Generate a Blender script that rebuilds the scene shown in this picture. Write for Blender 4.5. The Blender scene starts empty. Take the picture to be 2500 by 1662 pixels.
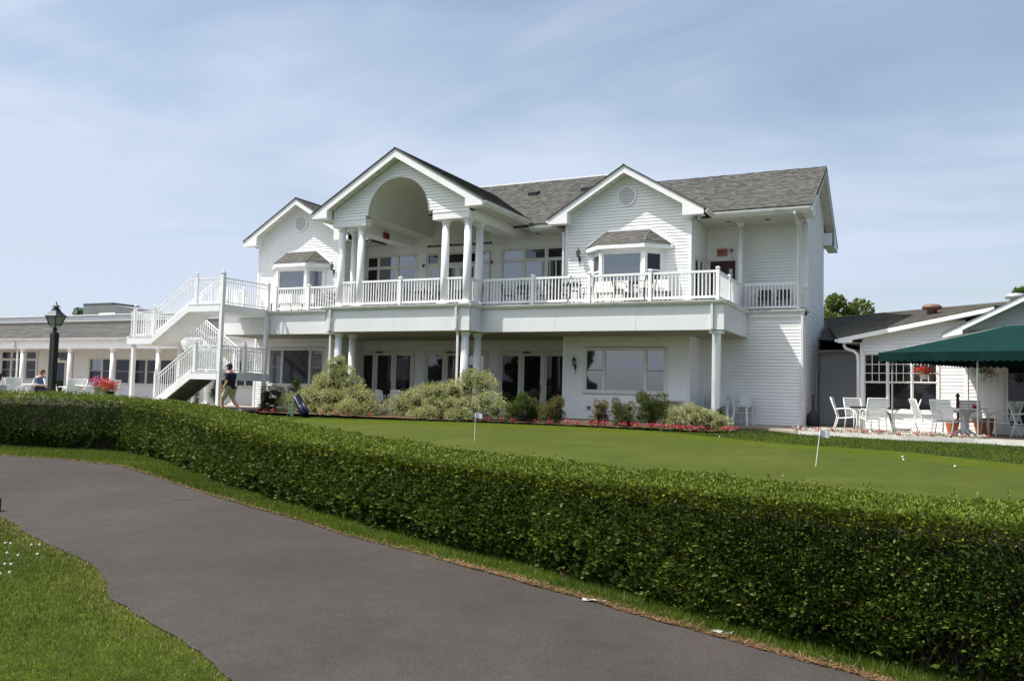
import bpy, bmesh, math, random
import numpy as np
from mathutils import Vector, Matrix
random.seed(7); rng = np.random.default_rng(7)
R = math.radians
C = bpy.context.scene
COL = C.collection

# ------------------------------------------------------------------ camera
YAW, PITCH, ROLL = -0.45962, 0.06117, 0.02492
cam_d = bpy.data.cameras.new('camera'); cam = bpy.data.objects.new('camera', cam_d); COL.objects.link(cam)
Fv = Vector((math.sin(YAW)*math.cos(PITCH), math.cos(YAW)*math.cos(PITCH), math.sin(PITCH)))
R0 = Vector((math.cos(YAW), -math.sin(YAW), 0)); U0 = R0.cross(Fv)
Rv = R0*math.cos(ROLL) + U0*math.sin(ROLL); Uv = -R0*math.sin(ROLL) + U0*math.cos(ROLL)
cam.matrix_world = Matrix(((Rv.x, Uv.x, -Fv.x, 0), (Rv.y, Uv.y, -Fv.y, 0), (Rv.z, Uv.z, -Fv.z, 0), (0, 0, 0, 1)))
cam_d.sensor_width = 36; cam_d.lens = 29.66; cam_d.clip_end = 3000; cam_d.clip_start = 0.1
C.camera = cam

# ------------------------------------------------------------------ sky, sun, exposure
SUN = Vector((-0.455, -0.255, 0.853)).normalized()
w = bpy.data.worlds.new('World'); C.world = w; w.use_nodes = True
nt = w.node_tree; nt.nodes.clear(); N = nt.nodes.new; L = nt.links.new
out = N('ShaderNodeOutputWorld'); bg = N('ShaderNodeBackground'); L(bg.outputs[0], out.inputs[0])
sky = N('ShaderNodeTexSky'); sky.sky_type = 'NISHITA'; sky.sun_disc = False
sky.sun_elevation = R(58.6); sky.sun_rotation = math.atan2(SUN.x, SUN.y)
sky.air_density = 1.25; sky.dust_density = 1.2; sky.ozone_density = 1.0; sky.altitude = 0
tc = N('ShaderNodeTexCoord')
def wmath(op, a, b=None):
    n = N('ShaderNodeMath'); n.operation = op
    for i, x in enumerate((a, b)):
        if x is None: continue
        if isinstance(x, (int, float)): n.inputs[i].default_value = x
        else: L(x, n.inputs[i])
    return n.outputs[0]
sep = N('ShaderNodeSeparateXYZ'); L(tc.outputs['Generated'], sep.inputs[0])
# thin high cloud: noise on a flat ceiling above the place
zc = wmath('ADD', wmath('MAXIMUM', sep.outputs[2], 0.0), 0.12)
cmb = N('ShaderNodeCombineXYZ'); L(wmath('DIVIDE', sep.outputs[0], zc), cmb.inputs[0]); L(wmath('DIVIDE', sep.outputs[1], zc), cmb.inputs[1])
mp = N('ShaderNodeMapping'); mp.inputs['Rotation'].default_value = (0, 0, R(24)); mp.inputs['Scale'].default_value = (0.6, 1.25, 1); mp.inputs['Location'].default_value = (3.3, 1.15, 0)
L(cmb.outputs[0], mp.inputs[0])
n1 = N('ShaderNodeTexNoise'); n1.inputs['Scale'].default_value = 1.1; n1.inputs['Detail'].default_value = 9; n1.inputs['Roughness'].default_value = 0.56; n1.inputs['Distortion'].default_value = 0.5
L(mp.outputs[0], n1.inputs['Vector'])
n2 = N('ShaderNodeTexNoise'); n2.inputs['Scale'].default_value = 0.55; n2.inputs['Detail'].default_value = 3
L(cmb.outputs[0], n2.inputs['Vector'])
cr = N('ShaderNodeValToRGB'); cr.color_ramp.elements[0].position = 0.44; cr.color_ramp.elements[1].position = 0.72
L(n1.outputs['Fac'], cr.inputs[0])
cr2 = N('ShaderNodeValToRGB'); cr2.color_ramp.elements[0].position = 0.36; cr2.color_ramp.elements[1].position = 0.66
L(n2.outputs['Fac'], cr2.inputs[0])
# whiter towards the sun's side of the sky (left of the place), milky near the horizon
sd = N('ShaderNodeVectorMath'); sd.operation = 'DOT_PRODUCT'; L(tc.outputs['Generated'], sd.inputs[0]); sd.inputs[1].default_value = (-0.94, 0.34, 0.0)
side = N('ShaderNodeMapRange'); L(sd.outputs['Value'], side.inputs[0]); side.inputs[1].default_value = 0.05; side.inputs[2].default_value = 0.95; side.inputs[3].default_value = 0.0; side.inputs[4].default_value = 0.95
hz = N('ShaderNodeMapRange'); L(sep.outputs[2], hz.inputs[0]); hz.inputs[1].default_value = 0.0; hz.inputs[2].default_value = 0.42; hz.inputs[3].default_value = 0.80; hz.inputs[4].default_value = 0.0; hz.interpolation_type = 'SMOOTHSTEP'
cl = wmath('MULTIPLY', cr.outputs[0], cr2.outputs[0])
n3 = N('ShaderNodeTexNoise'); n3.inputs['Scale'].default_value = 0.75; n3.inputs['Detail'].default_value = 5; n3.inputs['Roughness'].default_value = 0.5; n3.inputs['Distortion'].default_value = 0.8
mp3 = N('ShaderNodeMapping'); mp3.inputs['Rotation'].default_value = (0, 0, R(-18)); mp3.inputs['Scale'].default_value = (0.75, 1.0, 1); mp3.inputs['Location'].default_value = (1.7, 0.4, 0); L(cmb.outputs[0], mp3.inputs[0]); L(mp3.outputs[0], n3.inputs['Vector'])
cr3 = N('ShaderNodeMapRange'); cr3.interpolation_type = 'SMOOTHSTEP'; L(n3.outputs['Fac'], cr3.inputs[0]); cr3.inputs[1].default_value = 0.36; cr3.inputs[2].default_value = 0.66; cr3.inputs[3].default_value = 0.25; cr3.inputs[4].default_value = 1.0
veil = wmath('ADD', wmath('MULTIPLY', side.outputs[0], cr3.outputs[0]), wmath('MULTIPLY', cr3.outputs[0], 0.14))
fac = wmath('ADD', wmath('MULTIPLY', cl, 0.8), wmath('ADD', veil, wmath('MULTIPLY', hz.outputs[0], 0.62)))
fac = wmath('MINIMUM', fac, 0.93)
mix = N('ShaderNodeMix'); mix.data_type = 'RGBA'; L(fac, mix.inputs[0]); L(sky.outputs[0], mix.inputs[6]); mix.inputs[7].default_value = (5.0, 5.65, 6.9, 1)
# hazy brightening of the sky round the sun
au = N('ShaderNodeVectorMath'); au.operation = 'DOT_PRODUCT'; L(tc.outputs['Generated'], au.inputs[0]); au.inputs[1].default_value = tuple(SUN)
am = N('ShaderNodeMapRange'); am.interpolation_type = 'SMOOTHSTEP'; L(au.outputs['Value'], am.inputs[0]); am.inputs[1].default_value = 0.56; am.inputs[2].default_value = 1.0; am.inputs[3].default_value = 0.0; am.inputs[4].default_value = 1.0
ad = N('ShaderNodeMix'); ad.data_type = 'RGBA'; ad.blend_type = 'ADD'; L(am.outputs[0], ad.inputs[0]); L(mix.outputs[2], ad.inputs[6]); ad.inputs[7].default_value = (13.0, 12.2, 11.0, 1)
L(ad.outputs[2], bg.inputs[0]); bg.inputs[1].default_value = 0.095
sun_d = bpy.data.lights.new('sun', 'SUN'); sun_d.energy = 5.0; sun_d.angle = R(0.6); sun_d.color = (1, 0.955, 0.88)
sun = bpy.data.objects.new('sun', sun_d); COL.objects.link(sun); sun.rotation_euler = SUN.to_track_quat('Z', 'Y').to_euler(); sun.location = (-30, -10, 60)
C.view_settings.view_transform = 'Standard'; C.view_settings.look = 'None'; C.view_settings.exposure = 0.5; C.view_settings.gamma = 1
C.cycles.max_bounces = 7; C.cycles.diffuse_bounces = 4; C.cycles.glossy_bounces = 3; C.cycles.transparent_max_bounces = 6

# ------------------------------------------------------------------ materials
MAT = {}
def mat(name, col, rough=0.6, var=0.0, scale=4.0, bump=0.0, bscale=60.0, spec=0.4, attr=False, trans=0.0, metal=0.0, col2=None, stretch=None, detail=5, dirt=None):
    if name in MAT: return MAT[name]
    m = bpy.data.materials.new(name); m.use_nodes = True; t = m.node_tree; b = t.nodes['Principled BSDF']
    b.inputs['Roughness'].default_value = rough; b.inputs['Specular IOR Level'].default_value = spec; b.inputs['Metallic'].default_value = metal
    tcn = t.nodes.new('ShaderNodeTexCoord'); vec = tcn.outputs['Object']
    if stretch:
        mpn = t.nodes.new('ShaderNodeMapping'); mpn.inputs['Scale'].default_value = stretch; t.links.new(vec, mpn.inputs[0]); vec = mpn.outputs[0]
    src = None
    if attr:
        a = t.nodes.new('ShaderNodeAttribute'); a.attribute_name = 'Col'; src = a.outputs['Color']
    if var > 0 or col2:
        nz = t.nodes.new('ShaderNodeTexNoise'); nz.inputs['Scale'].default_value = scale; nz.inputs['Detail'].default_value = detail; t.links.new(vec, nz.inputs['Vector'])
        rp = t.nodes.new('ShaderNodeValToRGB'); rp.color_ramp.elements[0].position = 0.3; rp.color_ramp.elements[1].position = 0.7
        c1 = col; c2 = col2 or [min(1, x*(1+var)) for x in col]
        if not col2: c1 = [x*(1-var) for x in col]
        rp.color_ramp.elements[0].color = (*c1, 1); rp.color_ramp.elements[1].color = (*c2, 1)
        t.links.new(nz.outputs['Fac'], rp.inputs[0])
        if src is not None:
            mx = t.nodes.new('ShaderNodeMix'); mx.data_type = 'RGBA'; mx.blend_type = 'MULTIPLY'; mx.inputs[0].default_value = 1
            t.links.new(src, mx.inputs[6]); t.links.new(rp.outputs[0], mx.inputs[7]); src = mx.outputs[2]
        else: src = rp.outputs[0]
    if dirt:
        nz = t.nodes.new('ShaderNodeTexNoise'); nz.inputs['Scale'].default_value = dirt[1]; nz.inputs['Detail'].default_value = 8; nz.inputs['Roughness'].default_value = 0.65; 
        mpn = t.nodes.new('ShaderNodeMapping'); mpn.inputs['Scale'].default_value = dirt[3] if len(dirt) > 3 else (1, 1, 0.35); t.links.new(tcn.outputs['Object'], mpn.inputs[0]); t.links.new(mpn.outputs[0], nz.inputs['Vector'])
        rp = t.nodes.new('ShaderNodeValToRGB'); rp.color_ramp.elements[0].position = 0.48; rp.color_ramp.elements[1].position = 0.75
        rp.color_ramp.elements[0].color = (0, 0, 0, 1); rp.color_ramp.elements[1].color = (dirt[2],)*3+(1,)
        t.links.new(nz.outputs['Fac'], rp.inputs[0])
        mx = t.nodes.new('ShaderNodeMix'); mx.data_type = 'RGBA'; t.links.new(rp.outputs[0], mx.inputs[0])
        if src is not None: t.links.new(src, mx.inputs[6])
        else: mx.inputs[6].default_value = (*col, 1)
        mx.inputs[7].default_value = (*dirt[0], 1); src = mx.outputs[2]
    if src is not None: t.links.new(src, b.inputs['Base Color'])
    else: b.inputs['Base Color'].default_value = (*col, 1)
    if bump > 0:
        nb = t.nodes.new('ShaderNodeTexNoise'); nb.inputs['Scale'].default_value = bscale; nb.inputs['Detail'].default_value = 6; t.links.new(vec, nb.inputs['Vector'])
        bp = t.nodes.new('ShaderNodeBump'); bp.inputs['Strength'].default_value = bump; bp.inputs['Distance'].default_value = 0.02
        t.links.new(nb.outputs['Fac'], bp.inputs['Height']); t.links.new(bp.outputs[0], b.inputs['Normal'])
    if trans > 0:
        o = t.nodes['Material Output']; tr = t.nodes.new('ShaderNodeBsdfTranslucent'); ms = t.nodes.new('ShaderNodeMixShader'); ms.inputs[0].default_value = trans
        if src is not None: t.links.new(src, tr.inputs[0])
        else: tr.inputs[0].default_value = (*col, 1)
        t.links.new(b.outputs[0], ms.inputs[1]); t.links.new(tr.outputs[0], ms.inputs[2]); t.links.new(ms.outputs[0], o.inputs[0])
    MAT[name] = m; return m
def glass(name, base, refl, tint=(0.9, 0.92, 1.0), wave=0.25):
    m = bpy.data.materials.new(name); m.use_nodes = True; t = m.node_tree; b = t.nodes['Principled BSDF']; o = t.nodes['Material Output']
    b.inputs['Base Color'].default_value = (*base, 1); b.inputs['Roughness'].default_value = 0.5; b.inputs['Specular IOR Level'].default_value = 0.0
    g = t.nodes.new('ShaderNodeBsdfGlossy'); g.inputs['Color'].default_value = (*tint, 1); g.inputs['Roughness'].default_value = 0.02
    fr = t.nodes.new('ShaderNodeFresnel'); fr.inputs[0].default_value = 1.5
    ad = t.nodes.new('ShaderNodeMath'); ad.operation = 'ADD'; ad.use_clamp = True; ad.inputs[1].default_value = refl; t.links.new(fr.outputs[0], ad.inputs[0])
    ms = t.nodes.new('ShaderNodeMixShader'); t.links.new(ad.outputs[0], ms.inputs[0]); t.links.new(b.outputs[0], ms.inputs[1]); t.links.new(g.outputs[0], ms.inputs[2]); t.links.new(ms.outputs[0], o.inputs[0])
    nb = t.nodes.new('ShaderNodeTexNoise'); nb.inputs['Scale'].default_value = 0.8; tcn = t.nodes.new('ShaderNodeTexCoord'); t.links.new(tcn.outputs['Object'], nb.inputs['Vector'])
    bp = t.nodes.new('ShaderNodeBump'); bp.inputs['Strength'].default_value = wave; bp.inputs['Distance'].default_value = 0.01; t.links.new(nb.outputs[0], bp.inputs['Height']); t.links.new(bp.outputs[0], g.inputs['Normal'])
    MAT[name] = m; return m
SIDING = mat('vinyl_siding', (0.84, 0.84, 0.845), 0.6, var=0.02, scale=1.2, spec=.2, dirt=((0.62, 0.62, 0.58), 1.4, 0.3))
TRIM = mat('white_trim', (0.81, 0.81, 0.82), 0.6, spec=.2, var=0.02, scale=3, dirt=((0.60, 0.61, 0.56), 2.2, 0.22))
FASCIA = mat('painted_fascia', (0.68, 0.69, 0.70), 0.5, var=0.04, scale=0.8, spec=.2, dirt=((0.56, 0.57, 0.54), 1.1, 0.35, (1, 1, 0.8)), bump=0.12, bscale=2.0)
STAIRP = mat('stair_paint', (0.80, 0.80, 0.81), 0.55, var=0.03, scale=1.5, spec=.2, dirt=((0.58, 0.60, 0.55), 1.6, 0.3))
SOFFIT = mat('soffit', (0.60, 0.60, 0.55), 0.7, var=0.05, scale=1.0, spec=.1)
GUTTER = mat('aluminium_gutter', (0.66, 0.67, 0.66), 0.45, spec=.3, var=0.06, scale=2, dirt=((0.30, 0.31, 0.24), 3.0, 0.6))
DECK = mat('deck_boards', (0.30, 0.29, 0.27), 0.8, var=0.15, scale=6)
FRAME = mat('window_frame', (0.68, 0.67, 0.62), 0.5, var=0.03, scale=2)
GLASS_SKY = glass('coated_glass', (0.035, 0.035, 0.042), 0.20)
GLASS_DARK = glass('clear_glass', (0.012, 0.012, 0.014), 0.0)
GLASS_MID = glass('dull_glass', (0.03, 0.03, 0.034), 0.07)
CURTAIN = mat('curtain', (0.42, 0.42, 0.41), 0.8, var=0.08, scale=8, stretch=(6, 6, 0.3))
SHINGLE = mat('asphalt_shingle', (1, 1, 1), 0.9, var=0.22, scale=40, attr=True, bump=0.5, bscale=160, spec=0.2)
BLACKM = mat('black_metal', (0.018, 0.02, 0.02), 0.4, var=0.2, scale=20)
IRON = mat('dark_wrought_iron', (0.02, 0.028, 0.028), 0.5)
CHAIRW = mat('powder_coated_white', (0.78, 0.79, 0.78), 0.35)
STRAP = mat('vinyl_strap', (0.60, 0.63, 0.62), 0.45, var=0.05, scale=9)
PLASTIC = mat('white_plastic', (0.70, 0.71, 0.73), 0.4)
CLOTH = mat('white_cloth', (0.80, 0.80, 0.78), 0.85)
CANVAS = mat('green_canvas', (0.003, 0.023, 0.021), 0.85, spec=.08, var=0.10, scale=1.6, bump=0.15, bscale=4)
CANVAS2 = mat('green_canvas_valance', (0.004, 0.022, 0.021), 0.85, spec=.08, var=0.15, scale=2.5, bump=0.2, bscale=5)
CONC = mat('concrete', (0.30, 0.26, 0.22), 0.85, var=0.14, scale=3, bump=0.15, bscale=60, dirt=((0.22, 0.20, 0.17), 1.5, 0.5, (1, 1, 1)))
LEAF = mat('leaf', (1, 1, 1), 0.42, attr=True, trans=0.28, spec=0.35)
LEAFD = mat('hedge_leaf', (1, 1, 1), 0.5, attr=True, trans=0.22, spec=0.22)
PETAL = mat('petal', (1, 1, 1), 0.6, attr=True, trans=0.25)
WOODD = mat('dark_twigs', (0.045, 0.032, 0.02), 0.9, var=0.3, scale=12)
BARK = mat('bark', (0.12, 0.09, 0.065), 0.9, var=0.3, scale=12)
TERRA = mat('terracotta', (0.36, 0.12, 0.05), 0.7, var=0.15, scale=6)
SOIL = mat('mulch_soil', (0.10, 0.055, 0.032), 0.95, var=0.4, scale=18, bump=0.8, bscale=40)

# ------------------------------------------------------------------ mesh builder
class MB:
    def __init__(s): s.v = []; s.f = []; s.c = []
    def quad(s, *p, col=None):
        n = len(s.v); s.v += [tuple(q) for q in p]; s.f.append(tuple(range(n, n+len(p))))
        s.c.append(col)
    def box(s, x0, x1, y0, y1, z0, z1):
        s.hexa([(x0, y0, z0), (x1, y0, z0), (x1, y1, z0), (x0, y1, z0), (x0, y0, z1), (x1, y0, z1), (x1, y1, z1), (x0, y1, z1)])
    def hexa(s, p, col=None):
        n = len(s.v); s.v += [tuple(q) for q in p]
        for f in ((0, 3, 2, 1), (4, 5, 6, 7), (0, 1, 5, 4), (1, 2, 6, 5), (2, 3, 7, 6), (3, 0, 4, 7)):
            s.f.append(tuple(n+i for i in f)); s.c.append(col)
    def beam(s, a, b, w, h, up=(0, 0, 1)):
        a = Vector(a); b = Vector(b); d = (b-a).normalized(); u = Vector(up)
        r = d.cross(u)
        if r.length < 1e-4: r = d.cross(Vector((1, 0, 0)))
        r.normalize(); u = r.cross(d).normalized()
        q = []
        for p in (a, b):
            for sx, sz in ((-1, -1), (1, -1), (1, 1), (-1, 1)): q.append(p + r*sx*w/2 + u*sz*h/2)
        s.hexa([q[0], q[1], q[2], q[3], q[4], q[5], q[6], q[7]])
    def tube(s, pts, r, n=8, cap=True):
        P = [Vector(p) for p in pts]; k = len(P); rr = r if isinstance(r, (list, tuple)) else [r]*k
        b0 = len(s.v); prev = None
        for i, p in enumerate(P):
            d = (P[min(i+1, k-1)] - P[max(i-1, 0)]).normalized()
            if prev is None: a = d.cross(Vector((0, 0, 1)) if abs(d.z) < .95 else Vector((1, 0, 0))).normalized()
            else: a = (prev - d*prev.dot(d)).normalized()
            prev = a; b = d.cross(a)
            for j in range(n):
                t = 2*math.pi*j/n; s.v.append(tuple(p + (a*math.cos(t) + b*math.sin(t))*rr[i]))
        for i in range(k-1):
            for j in range(n):
                s.f.append((b0+i*n+j, b0+i*n+(j+1) % n, b0+(i+1)*n+(j+1) % n, b0+(i+1)*n+j)); s.c.append(None)
        if cap:
            s.f.append(tuple(b0+j for j in reversed(range(n)))); s.c.append(None)
            s.f.append(tuple(b0+(k-1)*n+j for j in range(n))); s.c.append(None)
    def lathe(s, prof, o=(0, 0, 0), n=16, wob=None, sq=False):
        b0 = len(s.v); k = len(prof)
        for (r, z) in prof:
            for j in range(n):
                t = 2*math.pi*(j+(.5 if sq else 0))/n; rr = r*(wob(t, z) if wob else 1)
                s.v.append((o[0]+rr*math.cos(t), o[1]+rr*math.sin(t), o[2]+z))
        for i in range(k-1):
            for j in range(n):
                s.f.append((b0+i*n+j, b0+i*n+(j+1) % n, b0+(i+1)*n+(j+1) % n, b0+(i+1)*n+j)); s.c.append(None)
        s.f.append(tuple(b0+j for j in reversed(range(n)))); s.c.append(None)
        s.f.append(tuple(b0+(k-1)*n+j for j in range(n))); s.c.append(None)
    def prism(s, poly, T, d0, d1):
        # poly in (u,z); T(u,d,z) -> point
        n = len(poly); b0 = len(s.v)
        s.v += [tuple(T(u, d0, z)) for u, z in poly] + [tuple(T(u, d1, z)) for u, z in poly]
        s.f.append(tuple(b0+i for i in range(n))); s.f.append(tuple(b0+n+i for i in reversed(range(n)))); s.c += [None, None]
        for i in range(n): s.f.append((b0+i, b0+n+i, b0+n+(i+1) % n, b0+(i+1) % n)); s.c.append(None)
    def mesh(s, name, m, smooth=False):
        me = bpy.data.meshes.new(name); me.from_pydata([tuple(v) for v in s.v], [], s.f)
        if any(c is not None for c in s.c):
            at = me.color_attributes.new('Col', 'FLOAT_COLOR', 'CORNER'); buf = []
            for f, c in zip(s.f, s.c): buf += list((c or (1, 1, 1))) * 0 + [x for _ in f for x in (*(c or (1, 1, 1)), 1.0)]
            at.data.foreach_set('color', buf)
        me.materials.append(m)
        if smooth: me.polygons.foreach_set('use_smooth', [True]*len(me.polygons))
        me.update(); return me
def recalc(me):
    b = bmesh.new(); b.from_mesh(me); bmesh.ops.recalc_face_normals(b, faces=b.faces); b.to_mesh(me); b.free()

OFF = {}
def link(name, me, parent=None, kind=None, label=None, loc=None, rz=None, fixn=True, sm=None):
    o = bpy.data.objects.new(name, me); COL.objects.link(o)
    if parent is not None:
        o.parent = parent; base = parent
        if loc is None:
            off = OFF.get(parent.name)
            if off is not None: o.location = off
            OFF[o.name] = (0, 0, 0)
    if loc is not None:
        o.location = loc
    if rz is not None: o.rotation_euler = rz if isinstance(rz, (tuple, list)) else (0, 0, rz)
    if kind: o['kind'] = kind
    if label: o['label'] = label
    return o
def part(name, mb, m, parent, kind=None, smooth=False, fix=True, **k):
    me = mb.mesh(name, m, smooth)
    if fix: recalc(me)
    return link(name, me, parent, kind, **k)
def tag(o, label, cat, group=None):
    o['label'] = label; o['category'] = cat
    if group: o['group'] = group
    return o
def thing(name, loc, label, cat, group=None, rz=0, world=False):
    o = bpy.data.objects.new(name, None); COL.objects.link(o); o.location = loc; o.rotation_euler = (0, 0, rz)
    o.empty_display_size = 0.2
    OFF[o.name] = (-loc[0], -loc[1], -loc[2]) if world else (0, 0, 0)
    return tag(o, label, cat, group)
def copy_tree(o, parent=None):
    c = o.copy(); COL.objects.link(c)
    if parent is not None: c.parent = parent
    for ch in list(o.children): copy_tree(ch, c)
    return c
def dup(o, loc, rz, label, group=None):
    c = copy_tree(o); c.location = loc; c.rotation_euler = (0, 0, rz); c['label'] = label
    if group: c['group'] = group
    return c

def leaf_mesh(name, P, size, m, cols, dirs=None, wid=0.5, fold=0.25, up=0.0, droop=0.0):
    """P (n,3) leaf bases, one folded rhombus of two triangles each"""
    n = len(P); size = np.broadcast_to(size, n)
    a = rng.normal(size=(n, 3)) if dirs is None else dirs + rng.normal(size=(n, 3))*0.45
    a[:, 2] += up
    a /= np.linalg.norm(a, axis=1)[:, None]
    b = rng.normal(size=(n, 3)); b -= a*(a*b).sum(1)[:, None]; b /= np.linalg.norm(b, axis=1)[:, None]
    c = np.cross(a, b); s = size[:, None]
    V = np.empty((n, 4, 3)); V[:, 0] = P; V[:, 1] = P + a*s*.5 + b*s*wid*.5 + c*s*fold*.3
    V[:, 2] = P + a*s; V[:, 3] = P + a*s*.5 - b*s*wid*.5 + c*s*fold*.3
    V[:, 2, 2] -= droop*size
    return quick_mesh(name, V.reshape(-1, 3), np.array([[0, 1, 2], [0, 2, 3]]), 4, m, cols)
def quick_mesh(name, V, tri, per, m, cols, smooth=False):
    n = len(V)//per; k = len(tri)
    F = (tri[None] + (np.arange(n)*per)[:, None, None]).reshape(-1)
    me = bpy.data.meshes.new(name); me.vertices.add(len(V)); me.vertices.foreach_set('co', V.astype(np.float32).reshape(-1))
    nf = n*k; sides = tri.shape[1]
    me.loops.add(nf*sides); me.loops.foreach_set('vertex_index', F.astype(np.int32))
    me.polygons.add(nf); me.polygons.foreach_set('loop_start', np.arange(0, nf*sides, sides, dtype=np.int32))
    me.update(calc_edges=True)
    at = me.color_attributes.new('Col', 'FLOAT_COLOR', 'POINT')
    cc = np.ones((n, per, 4), np.float32); cc[:, :, :3] = cols[:, None, :] if cols.ndim == 2 else cols
    at.data.foreach_set('color', cc.reshape(-1)); me.materials.append(m)
    me.validate(); return me
def lerpc(c1, c2, t): return np.array(c1)[None]*(1-t[:, None]) + np.array(c2)[None]*t[:, None]
def place(name, me, parent, wl, rz=None, **k):
    o = OFF.get(parent.name, (0, 0, 0)) if parent else (0, 0, 0)
    return link(name, me, parent, loc=(wl[0]+o[0], wl[1]+o[1], wl[2]+o[2]), rz=rz, **k)

def siding(mb, T, z0, z1, outline, holes=(), arch=None, e=0.108, t=0.010, gr=0.021):
    """lap siding: T(u,d,z) with d pointing out of the wall; every course is a tilted board with a shadow lip"""
    k0 = math.floor((z0-GZ)/e); z = GZ+k0*e
    while z < z1-1e-6:
        zb = max(z, z0); zt = min(z+e, z1)
        cuts = {zb, zt}
        if zb+1e-4 < z+e-gr < zt-1e-4: cuts.add(z+e-gr)
        for h in holes:
            for q in (h[2], h[3]):
                if zb+1e-4 < q < zt-1e-4: cuts.add(q)
        if arch:
            for q in (arch[2], arch[2]+arch[1]):
                if zb+1e-4 < q < zt-1e-4: cuts.add(q)
        cuts = sorted(cuts)
        for a, b in zip(cuts[:-1], cuts[1:]):
            if b-a < 1e-4: continue
            ivs = [(outline(a), outline(b))]; segs = [((ivs[0][0][0], ivs[0][0][1]), (ivs[0][1][0], ivs[0][1][1]))]
            mid = (a+b)/2
            def cut(segs, A, B):   # A=(l,r) at a ; B=(l,r) at b
                o = []
                for (la, ra), (lb, rb) in segs:
                    if A[0] > la: o.append(((la, min(ra, A[0])), (lb, min(rb, B[0]))))
                    if A[1] < ra: o.append(((max(la, A[1]), ra), (max(lb, B[1]), rb)))
                    if A[0] <= la and A[1] >= ra: pass
                    
                return o
            for h in holes:
                if h[2] < mid < h[3]:
                    n = []
                    for s in segs:
                        if h[1] <= s[0][0] or h[0] >= s[0][1]: n.append(s)
                        else: n += cut([s], (h[0], h[1]), (h[0], h[1]))
                    segs = n
            if arch and arch[2]-1e-6 <= mid <= arch[2]+arch[1]:
                f = lambda q: math.sqrt(max(0, arch[1]**2-(q-arch[2])**2))
                segs = cut(segs, (arch[0]-f(a), arch[0]+f(a)), (arch[0]-f(b), arch[0]+f(b)))
            da = 0.003+t*(1-(a-z)/e); db = 0.003+t*(1-(b-z)/e); slot = mid > z+e-gr
            if slot: da = db = -0.014
            for (la, ra), (lb, rb) in segs:
                if ra-la < 1e-3 and rb-lb < 1e-3: continue
                mb.quad(T(la, da, a), T(ra, da, a), T(rb, db, b), T(lb, db, b))
                if abs(a-z) < 1e-5 or (slot and abs(a-(z+e-gr)) < 1e-5): q0, q1 = (-0.014, da) if not slot else (0.004, -0.014); mb.quad(T(la, q0, a), T(ra, q0, a), T(ra, q1, a), T(la, q1, a))
        z += e
def plate(mb, T, u0, u1, z0, z1, holes, d0, d1):
    us = sorted({u0, u1} | {h[0] for h in holes} | {h[1] for h in holes}); zs = sorted({z0, z1} | {h[2] for h in holes} | {h[3] for h in holes})
    for ua, ub in zip(us[:-1], us[1:]):
        for za, zb in zip(zs[:-1], zs[1:]):
            um = (ua+ub)/2; zm = (za+zb)/2
            if any(h[0] < um < h[1] and h[2] < zm < h[3] for h in holes): continue
            mb.quad(T(ua, d1, za), T(ub, d1, za), T(ub, d1, zb), T(ua, d1, zb))
    for (a, b, c, d) in list(holes)+[(u0, u1, z0, z1)]:
        for p, q in (((a, c), (b, c)), ((b, c), (b, d)), ((b, d), (a, d)), ((a, d), (a, c))):
            mb.quad(T(p[0], d0, p[1]), T(q[0], d0, q[1]), T(q[0], d1, q[1]), T(p[0], d1, p[1]))
def TX(y): return lambda u, d, z: (u, y-d, z)            # wall facing -Y
def TE(x): return lambda u, d, z: (x+d, u, z)            # wall facing +X, u runs along Y
def TW(x): return lambda u, d, z: (x-d, u, z)
def window(parent, T, u0, u1, z0, z1, panes, g=None, casing=0.08, name='window', sash=0.028, sill=True, curt=None):
    g = g or GLASS_DARK
    mb = MB(); plate(mb, T, u0-casing, u1+casing, z0-casing*.6, z1+casing, [(a-sash, b+sash, c-sash, d+sash) for a, b, c, d in panes], -0.03, 0.038)
    for a, b, c, d in panes: plate(mb, T, a-sash+.001, b+sash-.001, c-sash+.001, d+sash-.001, [(a, b, c, d)], -0.03, 0.016)
    o = part(name, mb, FRAME, parent, fix=False)
    if sill:
        s = MB(); s.hexa([T(u0-casing-.03, 0.03, z0-casing*.6-.045), T(u1+casing+.03, 0.03, z0-casing*.6-.045), T(u1+casing+.03, 0.075, z0-casing*.6-.045), T(u0-casing-.03, 0.075, z0-casing*.6-.045),
                T(u0-casing-.03, 0.03, z0-casing*.6), T(u1+casing+.03, 0.03, z0-casing*.6), T(u1+casing+.03, 0.075, z0-casing*.6-.008), T(u0-casing-.03, 0.075, z0-casing*.6-.008)])
        part('sill', s, FRAME, o)
    for i, (a, b, c, d) in enumerate(panes):
        gm = g[i] if isinstance(g, (list, tuple)) else g
        p = MB(); p.quad(T(a-.004, -0.004, c-.004), T(b+.004, -0.004, c-.004), T(b+.004, -0.004, d+.004), T(a-.004, -0.004, d+.004))
        part('pane', p, gm, o, fix=False)
    return o
SH_COLS = [(0.120, 0.118, 0.107), (0.108, 0.107, 0.098), (0.131, 0.128, 0.115), (0.113, 0.110, 0.102), (0.124, 0.118, 0.107), (0.098, 0.097, 0.092)]
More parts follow.
